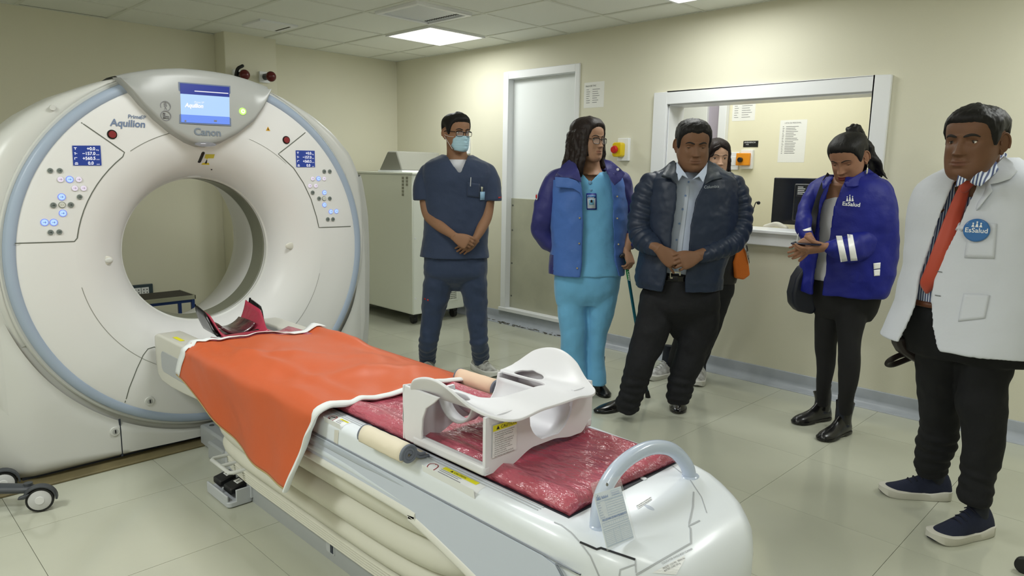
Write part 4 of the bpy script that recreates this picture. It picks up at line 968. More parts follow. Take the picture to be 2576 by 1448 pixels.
# orange draped apron
om = mat('apron_orange', (200, 92, 50), .45, spec=.6, bump=.1, bscale=9, bdist=.02)
tm_ = mat('apron_trim', (228, 232, 234), .6, bump=.2, bscale=60, bdist=.003); ol = mat('apron_edge', (168, 150, 104), .7)
nu, nv = 60, 64
def drape(u, v):
    """u 0..1 across: left hanging hem -> right edge on couch ; v 0 far .. 1 near"""
    hang = .10+.15*sst(v, .0, .5)+.012*sin(pi*v); top = .315+.292; S_ = (hang+.035+top)*u
    yl = -3.33-.98*v; yr = -3.36-1.22*v; 
    xr = CX+.275; xl = CX-.325
    nz = noise.noise(Vector((u*3.1, v*2.6, 5)))*.022+noise.noise(Vector((u*7+v*3, v*5-u*2, 9)))*.011+noise.noise(Vector((u*15+v*9, v*6, 2)))*.004
    if S_ < hang:
        t = S_/hang; z = .615-(hang-S_)*1.0; out = .012+.012*sin(v*9+1)*(1-t)+.05*(1-t)*sst(v, .55, 1); x = xl-out; y = -3.30-1.10*v+.04*(1-t)*(.5-v)*2
        y += .13*(1-t)*v*v; x += .010*sin(v*17+t*2)*(1-t*.6)*sst(v, .1, .4)
        return Vector((x+nz*.5, y, z))
    s2 = S_-hang
    if s2 < .035:
        a = s2/.035*pi/2; return Vector((xl+.03*(1-cos(a))-.012*cos(a), -3.30-1.10*v, .615+.03*sin(a)))
    f = (s2-.035)/top; x = xl+.03+(xr-xl-.03)*f; y = (-3.30-1.10*v)*(1-f)+(-3.40-1.06*v-.0)*f
    sagc = -.0; z = .648+.028*sin(pi*clampf(f*1.1))*sin(pi*v)**.5+nz+.03*sst(f, .82, .95)*(1-v)*1.0
    z += .014*math.exp(-((v-.8-.2*(f-.5))/.05)**2)*sin(pi*f)+.012*math.exp(-((v-.25-.5*f)/.05)**2)*sst(f, 0, .2)*(1-f)+.010*math.exp(-((f-.12-.1*v)/.05)**2)
    z -= .03*math.exp(-((f-.55)/.2)**2)*math.exp(-((v-.35)/.2)**2)*.5
    if f > .92: z -= .02*(f-.92)/.08
    return Vector((x, y, max(z, .642)))
mb = MB(); g_ = [[drape(i/nu, j/nv) for i in range(nu+1)] for j in range(nv+1)]
vv = [p for r in g_ for p in r]; ff = []; mm = []
for j in range(nv):
    for i in range(nu): ff.append((j*(nu+1)+i, j*(nu+1)+i+1, (j+1)*(nu+1)+i+1, (j+1)*(nu+1)+i))
mb.add(vv, ff); ap = obj('protective_apron', mb, om, None, angle=180, solid=.005); tag(ap, 'orange protective apron with white binding draped over the couch', 'apron')
def hem(vv0, nm, m, w=.03, side=1):
    r0 = []
    for i in range(nu+1):
        p = drape(i/nu, vv0); d = (drape(i/nu, vv0+.02*side)-p).normalized() if side else 0
        r0.append([p+Vector((0, 0, .0045))-d*.004, p+d*w*.5+Vector((0, 0, .009)), p+d*w+Vector((0, 0, .0055))])
    # offset along local normals approximately outwards
    out = []
    for i, r in enumerate(r0):
        f = i/nu; n_ = Vector((-1, 0, .0)) if f < .26 else ZZ
        out.append([q_+n_*.004 for q_ in r])
    return obj(nm, MB().loft(out, closed=False, cap=False), m, ap, angle=180, solid=.003)
hem(0.0, 'white_binding', tm_, .045, 1); hem(.98, 'white_binding', tm_, .035, -1) if False else None
# near binding: thick rounded rope-like hem
pts = [drape(i/nu, 1.0)+(Vector((-.006, -.004, 0)) if i/nu < .26 else Vector((0, -.004, .004))) for i in range(0, nu+1, 2)]
obj('white_binding', tube(MB(), [(p.x, p.y, p.z, .019 if 8 < i < 13 else .0145) for i, p in enumerate(pts)], n=12, sub=3, ref=(0, 0, 1), k=.55), tm_, ap)
pts = [drape(0, j/nv) for j in range(0, nv+1, 2)]
obj('raw_edge', tube(MB(), [(p.x, p.y, p.z, .004) for p in pts], n=8, sub=2), ol, ap)
# white arm support
ah = empty('arm_support', (-3.21, -4.95, .64)); tag(ah, 'white moulded arm support with two wings and caution labels on the mattress', 'arm support')
aw = mat('support_white', (226, 226, 232), .35, spec=.4)
AX, AW = -3.215, .215; YN, YR_ = -5.115, -4.80
# front and rear panels with the trough cut-out (front centre slightly right)
def panel_poly(y, th, zt, cutx, cutr, cutz):
    xs_ = [AX-AW+2*AW*i/60 for i in range(61)]
    lo_ = []; hi_ = []
    for x in xs_:
        u = (x-AX)/AW; b = .637+.02*max(0, -(u+.72))*0
        bb_ = .636 if u < -.62 else .636+.030*sst(u, -.62, -.15) if u < .2 else .666-.012*sst(u, .2, .6)+.035*sst(u, .78, 1.)
        lo_.append((x, bb_)); hi_.append((x, zt))
    return xs_, lo_, hi_
def cutpanel(name, y, th, zt=.79):
    xs_, lo_, hi_ = panel_poly(y, th, zt, 0, 0, 0); mb = MB(); cx0 = AX+.035; r_ = .092; zc = .765
    cols = []
    for (x, b), (_, t) in zip(lo_, hi_):
        d = abs(x-cx0)
        t2 = t if d >= r_ else min(t, max(b+.012, zc-sqrt(max(r_*r_-d*d, 0))*1.02))
        cols.append((x, b, t2))
    F = [Vector((x, y, b)) for x, b, t in cols]+[Vector((x, y, t)) for x, b, t in cols]; n = len(cols)
    mb.add(F, [(i, i+1, n+i+1, n+i) for i in range(n-1)]); return obj(name, mb, aw, ah, solid=th, smooth=False)
fp_ = cutpanel('front_panel', YN+.01, .010)
cutpanel('rear_panel', YR_, .010, zt=.775)
# trough
rg = []
for j in range(9):
    y = YN+.012+(YR_-YN-.012)*j/8; rg.append([Vector((AX+.035+.094*sin(radians(a)), y, .765-.094*cos(radians(a)))) for a in range(-88, 89, 8)])
obj('head_trough', MB().loft(rg, closed=False, cap=False), aw, ah, solid=.006, angle=180)
# left open side frame: sill, slanted rear post
obj('side_sill', MB().box((AX-AW-.006, YR_-.01, .634), (AX-AW+.022, YN+.004, .662)), aw, ah, bevel=.008)
obj('side_sill', MB().box((AX+AW-.022, YR_, .66), (AX+AW+.004, YN+.004, .69)), aw, ah, bevel=.008)
obj('side_wall', MB().add([(AX+AW, YN+.01, .66), (AX+AW, YR_, .66), (AX+AW, YR_, .79), (AX+AW, YN+.01, .80)], [(0, 1, 2, 3)]), aw, ah, solid=.008, smooth=False)
rp = MB(); pp_ = [(-4.855, .638), (-4.775, .638), (-4.762, .70), (-4.768, .76), (-4.775, .80), (-4.93, .80), (-4.905, .778), (-4.872, .755), (-4.856, .72), (-4.852, .68)]
rp.prism([(AX-AW-.004, y_, z_) for y_, z_ in pp_], (.008, 0, 0)); obj('rear_post', rp, aw, ah, bevel=.003, smooth=False)
rp = MB(); rp.prism([(AX-AW-.004, -4.772, .638), (AX-AW+.035, -4.772, .638), (AX-AW+.028, -4.768, .72), (AX-AW+.05, -4.772, .795), (AX-AW-.004, -4.772, .80)], (0, .008, 0)); obj('rear_post', rp, aw, ah, bevel=.003, smooth=False)
# inner arches seen through the open side
rg = []
for a in range(0, 181, 10): rg.append([Vector((AX-.11+w, (YR_+.0)-.09-.075*cos(radians(a)), .775-.0+.0-.075*sin(radians(a)))) for w in (-.02, .02)])
obj('arch_web', MB().loft(rg, closed=False, cap=False), aw, ah, solid=.006, angle=180)
# saddle sheet
def saddle(s, t):
    """s -1..1 across, t 0 rear..1 front"""
    a = abs(s); sg = 1 if s >= 0 else -1
    yf = -5.145-.030*(1-s*s)+.05*sst(a, .6, 1.); yr = -4.79+.01*a; y = yr+(yf-yr)*t
    tp = t/.50 if t < .50 else 1+(t-.50)/.50; bell = sin(pi/2*min(tp, 2-tp))**(.75 if t < .5 else 1.15)
    if a < .66: x = AW*a*1.16; z = .800-.012*sst(a, .25, .6)-.010*(1-t)
    else:
        u = (a-.66)/.34; x = AW*(.766+.30*u**.8-.0*bell); z = .788-.010*(1-t)+.080*bell*u**1.3+.012*(1-bell)*u
        x += .016*bell*u*u
    return Vector((AX+sg*x, y, z))
mb = MB(); ns, nt = 64, 36; vv = [saddle(-1+2*i/ns, j/nt) for j in range(nt+1) for i in range(ns+1)]; ff = []
def hole(s, t):
    # open middle behind the front band
    if t < .60 and abs(s-.06) < .50 and (t < .42 or ((abs(s-.06)-.34)/.16)**2*(1 if abs(s-.06) > .34 else 0)+((t-.42)/.18)**2 < 1): return True
    for c_s in (-.55, .66):
        if ((s-c_s)/.075)**2+((t-.30)/.17)**2 < 1: return True
    for c_t in (0., 1.):
        dt = abs(t-c_t); ds = 1-abs(s)
        if dt < .26 and ds < .30 and ((.26-dt)/.26)**2+((.30-ds)/.30)**2 > 1: return True
    return False
for j in range(nt):
    for i in range(ns):
        s_q = -1+2*(i+.5)/ns; t_q = (j+.5)/nt
        if not hole(s_q, t_q): ff.append((j*(ns+1)+i, j*(ns+1)+i+1, (j+1)*(ns+1)+i+1, (j+1)*(ns+1)+i))
mb.add(vv, ff)
me_ = obj('saddle_plate', mb, aw, ah, angle=180)
bm = bmesh.new(); bm.from_mesh(me_.data); bmesh.ops.delete(bm, geom=[v for v in bm.verts if not v.link_faces], context='VERTS')
for _ in range(4):
    bvs = [v for v in bm.verts if v.is_boundary]; new = {}
    for v in bvs:
        nb = [e.other_vert(v) for e in v.link_edges if e.is_boundary]
        if len(nb) == 2: new[v] = v.co*.5+(nb[0].co+nb[1].co)*.25
    for v, c in new.items(): v.co = c
bm.to_mesh(me_.data); bm.free()
sd = me_.modifiers.new('s', 'SOLIDIFY'); sd.thickness = .008; bv = me_.modifiers.new('b', 'BEVEL'); bv.width = .002; bv.segments = 2
# labels on the arm support
lb = decal('caution_label', Vector((AX-AW+.022, YN+.003, .678)), XG, ZZ, .088, .088, lw, fp_, eps=.0008, N=NG, nx=1, ny=1)
decal('label_band', Vector((AX-AW+.023, YN+.003, .749)), XG, ZZ, .086, .016, ly, lb, eps=.0014, N=NG, nx=1, ny=1)
text('caution_word', '\u25B2 CAUTION', Vector((AX-AW+.034, YN+.003, .7525)), XG, ZZ, .0125, inkb_m, lb, eps=.002, N=NG)
tx = '1. Do not allow this product to be subjected\n   to a load exceeding 7kg. Otherwise, this\n   product may deform or fall, resulting in\n   injury to personnel.\n2. Pay close attention to the movements of\n   the patient when a needle is being used.\n   If the patient raises or lowers her or\n   his arm, the tubing may be caught,\n   resulting in disconnection or excessive\n   penetration of the needle.\n3. Do not use this product for scanning the\n   head. Otherwise, image artifacts may occur.'
text('label_text', tx, Vector((AX-AW+.026, YN+.003, .742)), XG, ZZ, .0050, ink_m, lb, eps=.0014, N=NG, line=1.15, sx=.82)
bsd = bvh_of(me_)
def sad_pt(s, t): return saddle(s, t)
c00 = saddle(-.985, .36); lbp = []
g_ = [[saddle(-.99+.30*0-.0+.0+.26*jj/6*1., .17+.33*ii/6) for ii in range(7)] for jj in range(7)]
def wing_label(name, t0, t1, s0, s1, m, eps, par):
    mb = MB(); P = []
    for j in range(7):
        for i in range(9):
            s = -(s0+(s1-s0)*j/6); t = t0+(t1-t0)*i/8; p = saddle(s, t); a = saddle(s, t+.01)-p; b = saddle(s-.01, t)-p; n_ = a.cross(b).normalized(); n_ = n_ if n_.x < 0 or True else n_
            n_ = n_ if n_.dot(CAM-p) > 0 else -n_
            P.append(p+n_*(.0045+eps))
    mb.add(P, [(j*9+i, j*9+i+1, (j+1)*9+i+1, (j+1)*9+i) for j in range(6) for i in range(8)]); return obj(name, mb, m, par, smooth=False)
w1 = wing_label('caution_label', .20, .58, .80, .965, lw, .0006, me_); wing_label('label_band', .20, .58, .915, .965, ly, .0012, w1)
for k in range(5): wing_label('label_text', .22, .56-.05*(k % 3), .895-k*.018, .900-k*.018, ink_m, .0012, w1)
Pm = saddle(-.915, .3); Xw = (saddle(-.9, .5)-saddle(-.9, .2)).normalized(); Yw = (saddle(-.96, .3)-saddle(-.88, .3)).normalized(); Nw = Xw.cross(Yw).normalized()
Nw = Nw if Nw.dot(CAM-Pm) > 0 else -Nw
text('caution_word', 'CAUTION', saddle(-.922, .29)+Nw*.0045, Xw, Yw, .0115, inkb_m, w1, eps=.002, N=Nw)
# rolled pads
cv = mat('roll_canvas', (226, 216, 196), .75, bump=.35, bscale=35, bdist=.004); gt_ = mat('roll_trim_grey', (112, 118, 132), .6)
def roll(name, A, B, r, lab, m, tail=True):
    A = Vector(A); B = Vector(B); e = empty(name, (A+B)/2-ZZ*r); tag(e, lab, 'padding roll'); T = (B-A).normalized(); Sx = -T.cross(ZZ).normalized()
    Cp = []
    nturn = 2.6; n = 110
    for i in range(n+1):
        a = i/n*nturn*2*pi; rr = r*(.22+.78*(i/n)); Cp.append((rr, a))
    rg = []
    def pt(P, rr, a): return P+Sx*rr*cos(a)+ZZ*rr*sin(a)
    end_a = Cp[-1][1]
    spi = [(rr*cos(a), rr*sin(a)) for rr, a in Cp]
    if tail:
        x_, z_ = spi[-1]; 
    mb = MB(); L = [[A+T*(0)+Sx*x_+ZZ*z_, B+Sx*x_+ZZ*z_] for x_, z_ in spi]
    rows = []
    for x_, z_ in spi: rows.append([A.lerp(B, k/8)+Sx*(x_+.002*noise.noise(Vector((x_*40, k, z_*40))))+ZZ*(z_+.002*noise.noise(Vector((x_*40, k+9, z_*40)))) for k in range(9)])
    o = obj('canvas', MB().loft(rows, closed=False, cap=False), m, e, solid=.007, angle=180)
    for P in (A, B): 
        obj('edge_binding', tube(MB(), [P+Sx*x_+ZZ*z_ for x_, z_ in spi[::3]], .0052, n=8, sub=2), gt_, e)
    if tail:
        f = MB(); base_ = [(r*.75, -r*.15), (r*1.3, -r*.62), (r*2.0, -r*.75), (r*2.5, -r*.82)]
        for dz in (0, .009):
            obj('loose_flap', MB().loft([[A.lerp(B, k/6)+Sx*x_+ZZ*(z_+dz) for k in range(7)] for x_, z_ in base_[:4-int(dz > 0)]], closed=False, cap=False), m, e, solid=.006, angle=180)
            obj('edge_binding', tube(MB(), [B+Sx*x_+ZZ*(z_+dz) for x_, z_ in base_[:4-int(dz > 0)]], .0045, n=8), gt_, e)
    return e
ra = onz(930, 1135, .645); rb_ = onz(1010, 1172, .645)
roll('canvas_roll', (CX-.318, -4.675, .643), (CX-.318, -4.88, .643), .027, 'cream canvas pad rolled up with grey binding on the couch rail', cv)
roll('canvas_roll', (CX+.262, -4.42, .646), (CX+.262, -4.62, .646), .029, 'small peach rolled pad on the far rail behind the arm support', mat('roll_peach', (226, 196, 172), .7), False)
# maintenance card hung on the handle
mc = empty('maintenance_card', (-3.3, -5.46, .62)); tag(mc, 'paper maintenance form in a clear plastic sleeve hanging from the couch handle', 'card')
def topoint(px, py, lift=.008):
    h = bs.ray_cast(CAM, ray(px, py).normalized()); return h[0]+h[1]*lift
cTL, cTR, cBL = ony(1493, 1243, -5.462), ony(1561, 1222, -5.466), topoint(1549, 1372, .014)
XC = (cTR-cTL).normalized(); YC = (cTL-cBL); hC = YC.length; YC.normalize(); wC = (cTR-cTL).length; NC = XC.cross(YC).normalized(); YC = NC.cross(XC).normalized(); cBL = cTL-YC*hC; cTR = cTL+XC*wC; cBR = cTR-YC*hC
ccm = mat('card_paper', (224, 232, 242), .5)
card = obj('form_sheet', MB().add([cTL, cTR, cBR, cBL], [(3, 2, 1, 0)]), ccm, mc, solid=.001, smooth=False)
pls = mat('clear_sleeve', (235, 240, 245), .08, alpha=.25, spec=.8)
e1, e2 = cTL-XC*.004+YC*.025, cTR+XC*.004+YC*.022
obj('plastic_sleeve', MB().add([e1+NC*.003, e2+NC*.003, cBR+XC*.005-YC*.004+NC*.003, cBL-XC*.005-YC*.004+NC*.003], [(3, 2, 1, 0)]), pls, mc, smooth=False)
cbm = mat('form_blue', (70, 120, 190), .6); cbl = mat('form_blue_pale', (150, 184, 222), .6)
def ct(s, u, v, size, m=cbm, **k): return text('form_text', s, cTL+XC*wC*u-YC*hC*v, XC, YC, size, m, mc, eps=.0018, N=NC, **k)
def cl_(u0, v0, u1, v1, m=cbl): 
    P = [cTL+XC*wC*a-YC*hC*b+NC*.0016 for a, b in ((u0, v0), (u1, v0), (u1, v1), (u0, v1))]; LM.add(P, [(0, 1, 2, 3)])
LM = MB()
ct('EsSalud', .22, .12, hC*.065, bold=.0002); ct('FICHA DE CONTROL\nDE MANTENIMIENTO', .60, .085, hC*.034, line=1.1, sx=.75)
ct('PROGRAMA DE MANTENIMIENTO', .06, .52, hC*.055, sx=.88, bold=.0002)
for i, s in enumerate(('EQUIPO:', 'MARCA:', 'MODELO:', 'SERIE:', 'COD. PAT.:', 'SERVICIO:', 'UBICACION:')): ct(s, .03, .19+.045*i, hC*.028, sx=.8)
for i in range(8): cl_(.32, .17+.045*i, .97, .175+.045*i)
for a, b, c, d in ((.02, .155, .98, .16), (.02, .155, .025, .46), (.31, .155, .315, .46), (.975, .155, .98, .46), (.58, .03, .98, .035), (.58, .12, .98, .125), (.58, .03, .585, .125), (.975, .03, .98, .125), (.03, .55, .97, .555), (.03, .62, .97, .625), (.03, .66, .97, .665), (.03, .70, .97, .705), (.03, .97, .97, .975), (.03, .66, .035, .97), (.965, .66, .97, .97), (.35, .70, .355, .97), (.58, .66, .585, .97)): cl_(a, b, c, d)
for i in range(13): cl_(.03+.078*i, .55, .034+.078*i, .62)
for i in range(8): cl_(.03, .73+.033*i, .97, .733+.033*i)
obj('form_rules', LM, cbl, mc, smooth=False)['kind'] = 'stuff'
fam = MB()
for i, (u, s) in enumerate(((.06, .05), (.11, .075), (.165, .045))):
    b = cTL+XC*wC*u-YC*hC*.125+NC*.002; w_ = hC*s*.42
    fam.add([b-XC*w_, b+XC*w_, b+YC*hC*s], [(0, 1, 2)])
    fam.add([b+YC*hC*(s*1.1)+XC*cos(t)*hC*.012+YC*sin(t)*hC*.012 for t in [k*pi/4 for k in range(8)]], [tuple(range(8))])
obj('form_logo', fam, cbm, mc, smooth=False)
disc('sleeve_ring', cTL.lerp(cTR, .5)+YC*.012+NC*.003, NC, .004, mat('metal_dull', (150, 152, 156), .3, metal=.8), mc, t=.001)
# ------------------------------------------------------------------ wheeled stand, bottom left
sdm = mat('stand_dark', (62, 66, 72), .45)
sb = empty('wheeled_stand', (-4.42, -3.12, 0)); tag(sb, 'dark grey leg and castors of a wheeled stand entering at the lower left', 'stand')
tip = onz(72, 1228, .085); root_ = Vector((-4.5, -3.05, .10)); P_ = onz(0, 1228, .09)
dirn = (tip-P_).normalized(); hub = tip-dirn*.42
tube_ = MB(); tube(tube_, [(*hub, .036), (*(hub.lerp(tip, .5)), .033), (*tip, .028)], n=14, ref=ZZ, k=.62, roundcap=True); obj('base_leg', tube_, sdm, sb)
wheelc = onz(101, 1256, .05)
def castor(c, rw, ax, nm='castor'):
    e_ = MB(); ax = Vector(ax).normalized(); cyl(e_, c-ax*.012, c+ax*.012, rw, 32); o = obj('castor', e_, black_m, sb, bevel=.003)
    for sg in (-1, 1): disc('wheel_disc', c+ax*.0125*sg, ax*sg, rw*.82, mat('wheel_grey', (196, 197, 198), .4), o, t=.002, n=32); disc('hub_cap', c+ax*.0145*sg, ax*sg, rw*.34, mat('wheel_grey2', (214, 215, 216), .35), o, t=.003)
    side = ax.cross(ZZ).normalized(); fk_ = MB()
    rgs = []
    for a in range(20, 200, 15):
        d_ = side*cos(radians(a))+ZZ*sin(radians(a)); rgs.append([c+d_*(rw+k_)+ax*w_ for k_, w_ in ((.004, -.018), (.012, -.018), (.012, .018), (.004, .018))])
    fk_.loft(rgs); obj('castor_hood', fk_, sdm, o, bevel=.002)
    obj('brake_pedal', MB().prism([c+side*(rw+.005)*sg_+ZZ*z_ for sg_, z_ in ((.55, rw*.75), (1.25, rw*.55), (1.35, rw*.35), (.9, rw*.3))], ax*.02), sdm, o, bevel=.004)
    return o
castor(Vector((wheelc.x, wheelc.y, .052)), .05, CAM-wheelc-Vector((0, 0, 1.3))+RT*-.5)
cyl_ = MB(); cyl(cyl_, (tip.x, tip.y, .06), (tip.x, tip.y, .11), .016); obj('castor_stem', cyl_, sdm, sb)
w2 = onz(8, 1215, .05); castor(Vector((w2.x, w2.y, .052)), .05, CAM-w2-Vector((0, 0, 1.3)))
hub2 = MB(); sphere(hub2, hub, (.09, .09, .05)); obj('hub', hub2, sdm, sb)
pp = MB(); cyl(pp, hub, hub+Vector((0, 0, 1.1)), .018); obj('pole', pp, mat('pole_steel', (170, 172, 174), .3, metal=.7), sb)
tl_ = MB(); tube(tl_, [(*hub, .036), (*(hub.lerp(Vector((w2.x, w2.y, .10)), .7)), .03)], n=12, ref=ZZ, k=.62, roundcap=True); obj('base_leg', tl_, sdm, sb)
# ================================================================== PEOPLE
def proj(p):
    d = Vector(p)-CAM; z = d.dot(FW); return (W/2+FPX*d.dot(CR)/z, H/2-FPX*d.dot(CU)/z)
def hof(p): return (Vector(p)-CAM).dot(FH)
def skinmat(name, c, lip):
    m = mat(name, c, .55, spec=.35, bump=.08, bscale=260, bdist=.001, var=.06, vscale=30)
    nt = m.node_tree; b = nt.nodes['Principled BSDF']; src = b.inputs['Base Color'].links[0].from_socket
    a = nt.nodes.new('ShaderNodeAttribute'); a.attribute_name = 'lip'; mx = nt.nodes.new('ShaderNodeMix'); mx.data_type = 'RGBA'
    nt.links.new(a.outputs['Fac'], mx.inputs[0]); nt.links.new(src, mx.inputs[6]); mx.inputs[7].default_value = lin(lip); nt.links.new(mx.outputs[2], b.inputs['Base Color'])
    b.inputs['Subsurface Weight'].default_value = .06; b.inputs['Subsurface Radius'].default_value = (.012, .005, .003); b.inputs['Subsurface Scale'].default_value = 1.
    return m
HT = [(-.118, .020, .076, -.050), (-.112, .034, .087, -.030), (-.100, .047, .094, -.008), (-.085, .0555, .096, .014), (-.065, .062, .0955, .036), (-.045, .066, .0955, .056), (-.020, .0695, .0955, .078), (.010, .0725, .0955, .092), (.040, .0755, .097, .099), (.065, .075, .093, .098), (.085, .0685, .082, .089), (.103, .054, .060, .069), (.114, .037, .038, .048), (.121, .016, .014, .022)]
def hspline(z, P):
    # smooth interpolation of the head table
    T = P['T']
    if z <= T[0][0]: return T[0][1:]
    if z >= T[-1][0]: return T[-1][1:]
    for i in range(len(T)-1):
        if z <= T[i+1][0]:
            a = T[max(i-1, 0)]; b = T[i]; c = T[i+1]; d = T[min(i+2, len(T)-1)]; t = (z-b[0])/(c[0]-b[0]); o = []
            for k in (1, 2, 3):
                m0 = (c[k]-a[k])/(c[0]-a[0])*(c[0]-b[0]); m1 = (d[k]-b[k])/(d[0]-b[0])*(c[0]-b[0])
                o.append((2*t**3-3*t*t+1)*b[k]+(t**3-2*t*t+t)*m0+(-2*t**3+3*t*t)*c[k]+(t**3-t*t)*m1)
            return o
def G(x, s): return math.exp(-(x/s)**2)
def feats(x, z, P):
    ax = abs(x); f = 0
    nw = P.get('nose', 1.)
    # nose
    if -.050 < z < .03:
        r = clampf((.018-z)/.050); prof_ = .003+.021*r**1.25; wd = .0075+.006*r
        fall = 1 if z > -.032 else G(z+.032, .0065)
        f += prof_*nw*G(x, wd)*fall
        f += .009*nw*G(ax-.0125, .0055)*G(z+.0325, .0065)
    f -= .0105*G(ax-.031, .0155)*G(z-.004, .0115)
    f -= .004*G(ax-.014, .006)*G(z-.006, .010)
    f += .0045*G(ax-.028, .018)*G(z-.0235, .0065)
    f += .003*G(ax-.045, .015)*G(z+.022, .014)
    f -= .004*G(ax-.030, .010)*G(z+.050, .018)
    f += .0060*G(x, .026)*G(z+.062, .019)
    f += .0048*G(x, .019)*G(z+.0560, .0042)+.0056*G(x, .016)*G(z+.0675, .0045)
    f -= .0050*G(z+.0617, .0019)*G(x, .021)
    f -= .0025*G(x, .0035)*G(z+.047, .006)
    f -= .0035*G(x, .018)*G(z+.079, .0045)
    f += .0060*G(x, .016)*G(z+.097, .013)
    f -= .0018*G(ax-(.022+(-.045-z)*.45), .0035)*(1 if -.062 < z < -.035 else 0)
    if P.get('fat'): f += .004*G(ax-.035, .02)*G(z+.045, .025)
    return f
def hpt(az, z, P, out=0., feat=True):
    w, F, B = hspline(z, P); e = 2.35; s_ = sin(az); c_ = cos(az); cy = (F-B)/2; d = (F+B)/2
    x = w*abs(s_)**(2/e)*(1 if s_ > 0 else -1); f = cy+d*abs(c_)**(2/e)*(1 if c_ > 0 else -1)
    if feat and c_ > 0: f += feats(x, z, P)*sst(c_, .0, .3)
    if out:
        n_ = Vector((x/w**2*w, (f-cy)/d**2*d, (z-.02)/.1)).normalized(); x += n_.x*out; f += n_.y*out; z += n_.z*out
    return x, f, z
def hS(x, z, P):
    w, F, B = hspline(z, P); e = 2.35; cy = (F-B)/2; d = (F+B)/2; q_ = clampf(abs(x)/w, 0, .999); return cy+d*(1-q_**e)**(1/e)+feats(x, z, P)
class Fig:
    def __init__(s, label, gx, gy, psi, skin, group=None):
        s.root = empty('person', (gx, gy, 0)); tag(s.root, label, 'person', group)
        s.h0 = hof((gx, gy, 0)); a = radians(psi); s.F = -FH*cos(a)+RT*sin(a); s.U = RT*cos(a)+FH*sin(a); s.psi = a; s.skin = skin; s.bits = []
    def at(s, px, py, dd=0.): return at(px, py, s.h0+dd)
    def pm(s, dd=0.): return (at(1300, 700, s.h0+dd)-at(1301, 700, s.h0+dd)).length
    def rows(s, secs, step=7.):
        S_ = [tuple(q)+(0., .62)[len(q)-3:] if len(q) < 5 else tuple(q) for q in secs]
        C = catmull([(q[2], q[0], q[1], q[3], q[4]) for q in S_], n=3)
        return C
    def sect(s, row, n=40, grow=0., e=2.2, fold=None, t=0.):
        py, l, r, dd, k = row; a_ = s.at(l, py, dd); b_ = s.at(r, py, dd); c = (a_+b_)/2; hw = (b_-a_).length/2
        A = hw/sqrt(cos(s.psi)**2+(k*sin(s.psi))**2)+grow; B = k*(A-grow)+grow
        c = c-FH*0; R = []
        for i in range(n):
            th = 2*pi*i/n; q = 1.+(fold(th, t, py) if fold else 0); ca, sa = cos(th), sin(th)
            R.append(c+s.F*(B*q*abs(ca)**(2/e)*(1 if ca > 0 else -1))+s.U*(A*q*abs(sa)**(2/e)*(1 if sa > 0 else -1)))
        return R
    def torso(s, secs, mb=None, grow=0., fold=None, n=40, e=2.2):
        mb = mb or MB(); C = s.rows(secs); mb.loft([s.sect(c, n, grow, e, fold, i/(len(C)-1)) for i, c in enumerate(C)]); return mb
    def coat(s, secs, oL, oR, th=.012, grow=0., fold=None, mb=None, n=160, e=2.2, flare=0.):
        mb = mb or MB(); C = s.rows(secs); rings = []
        for i, c in enumerate(C):
            py = c[0]; R = s.sect(c, n, grow, e, fold, i/(len(C)-1)); cen = sum(R, Vector())/n
            xl = table(oL, py)[0]; xr = table(oR, py)[0]; P = [proj(p)[0] for p in R]
            cam_dir = (CAM-cen); cam_dir.z = 0; cam_dir.normalize(); i0 = max(range(n), key=lambda j: (R[j]-cen).normalized().dot(cam_dir))
            # walk from the camera facing vertex
            mid = (xl+xr)/2; st = min((j for j in range(n) if (R[j]-cen).dot(cam_dir) > 0), key=lambda j: abs(P[j]-mid))
            a_ = st; k = 0
            while P[a_ % n] < xr and k < n//2 and (R[a_ % n]-cen).dot(cam_dir) > -.02: a_ += 1; k += 1
            b_ = st; k = 0
            while P[b_ % n] > xl and k < n//2 and (R[b_ % n]-cen).dot(cam_dir) > -.02: b_ -= 1; k += 1
            af, bf_ = float(a_), float(b_)
            d_ = P[a_ % n]-P[(a_-1) % n]; 
            if a_ > st and d_ > 1e-6: af = a_-1+clampf((xr-P[(a_-1) % n])/d_)
            d_ = P[(b_+1) % n]-P[b_ % n]
            if b_ < st and d_ > 1e-6: bf_ = b_+1-clampf((P[(b_+1) % n]-xl)/d_)
            a_, b_ = af, bf_
            m = 72; seq = []; L = (b_+n)-a_
            for q in range(m+1):
                f = a_+L*q/m; i_ = int(math.floor(f)); t = f-i_; seq.append(R[i_ % n].lerp(R[(i_+1) % n], t))
            tt_ = i/(len(C)-1); dn = th*1.0*max(0, 1-tt_*3.5); inner = [p+Vector(((cen-p).x, (cen-p).y, 0)).normalized()*th-ZZ*dn for p in seq]
            rings.append(seq+inner[::-1])
        mb.loft(rings); return mb
    def limb(s, pts, mb=None, k=1., n=20, grow=0., mod=None, step=.012, roundcap=False, e=2.):
        mb = mb or MB(); P = []
        for (px, py, dd, hw) in pts: p = s.at(px, py, dd); P.append((*p, hw*s.pm(dd)*.985+grow))
        tube(mb, P, n=n, k=k, ref=FH, step=step, mod=mod, roundcap=roundcap, e=e); return mb
    def fuse(s, name, mb, m, **k): return fuse(name, mb, m, s.root, **k)
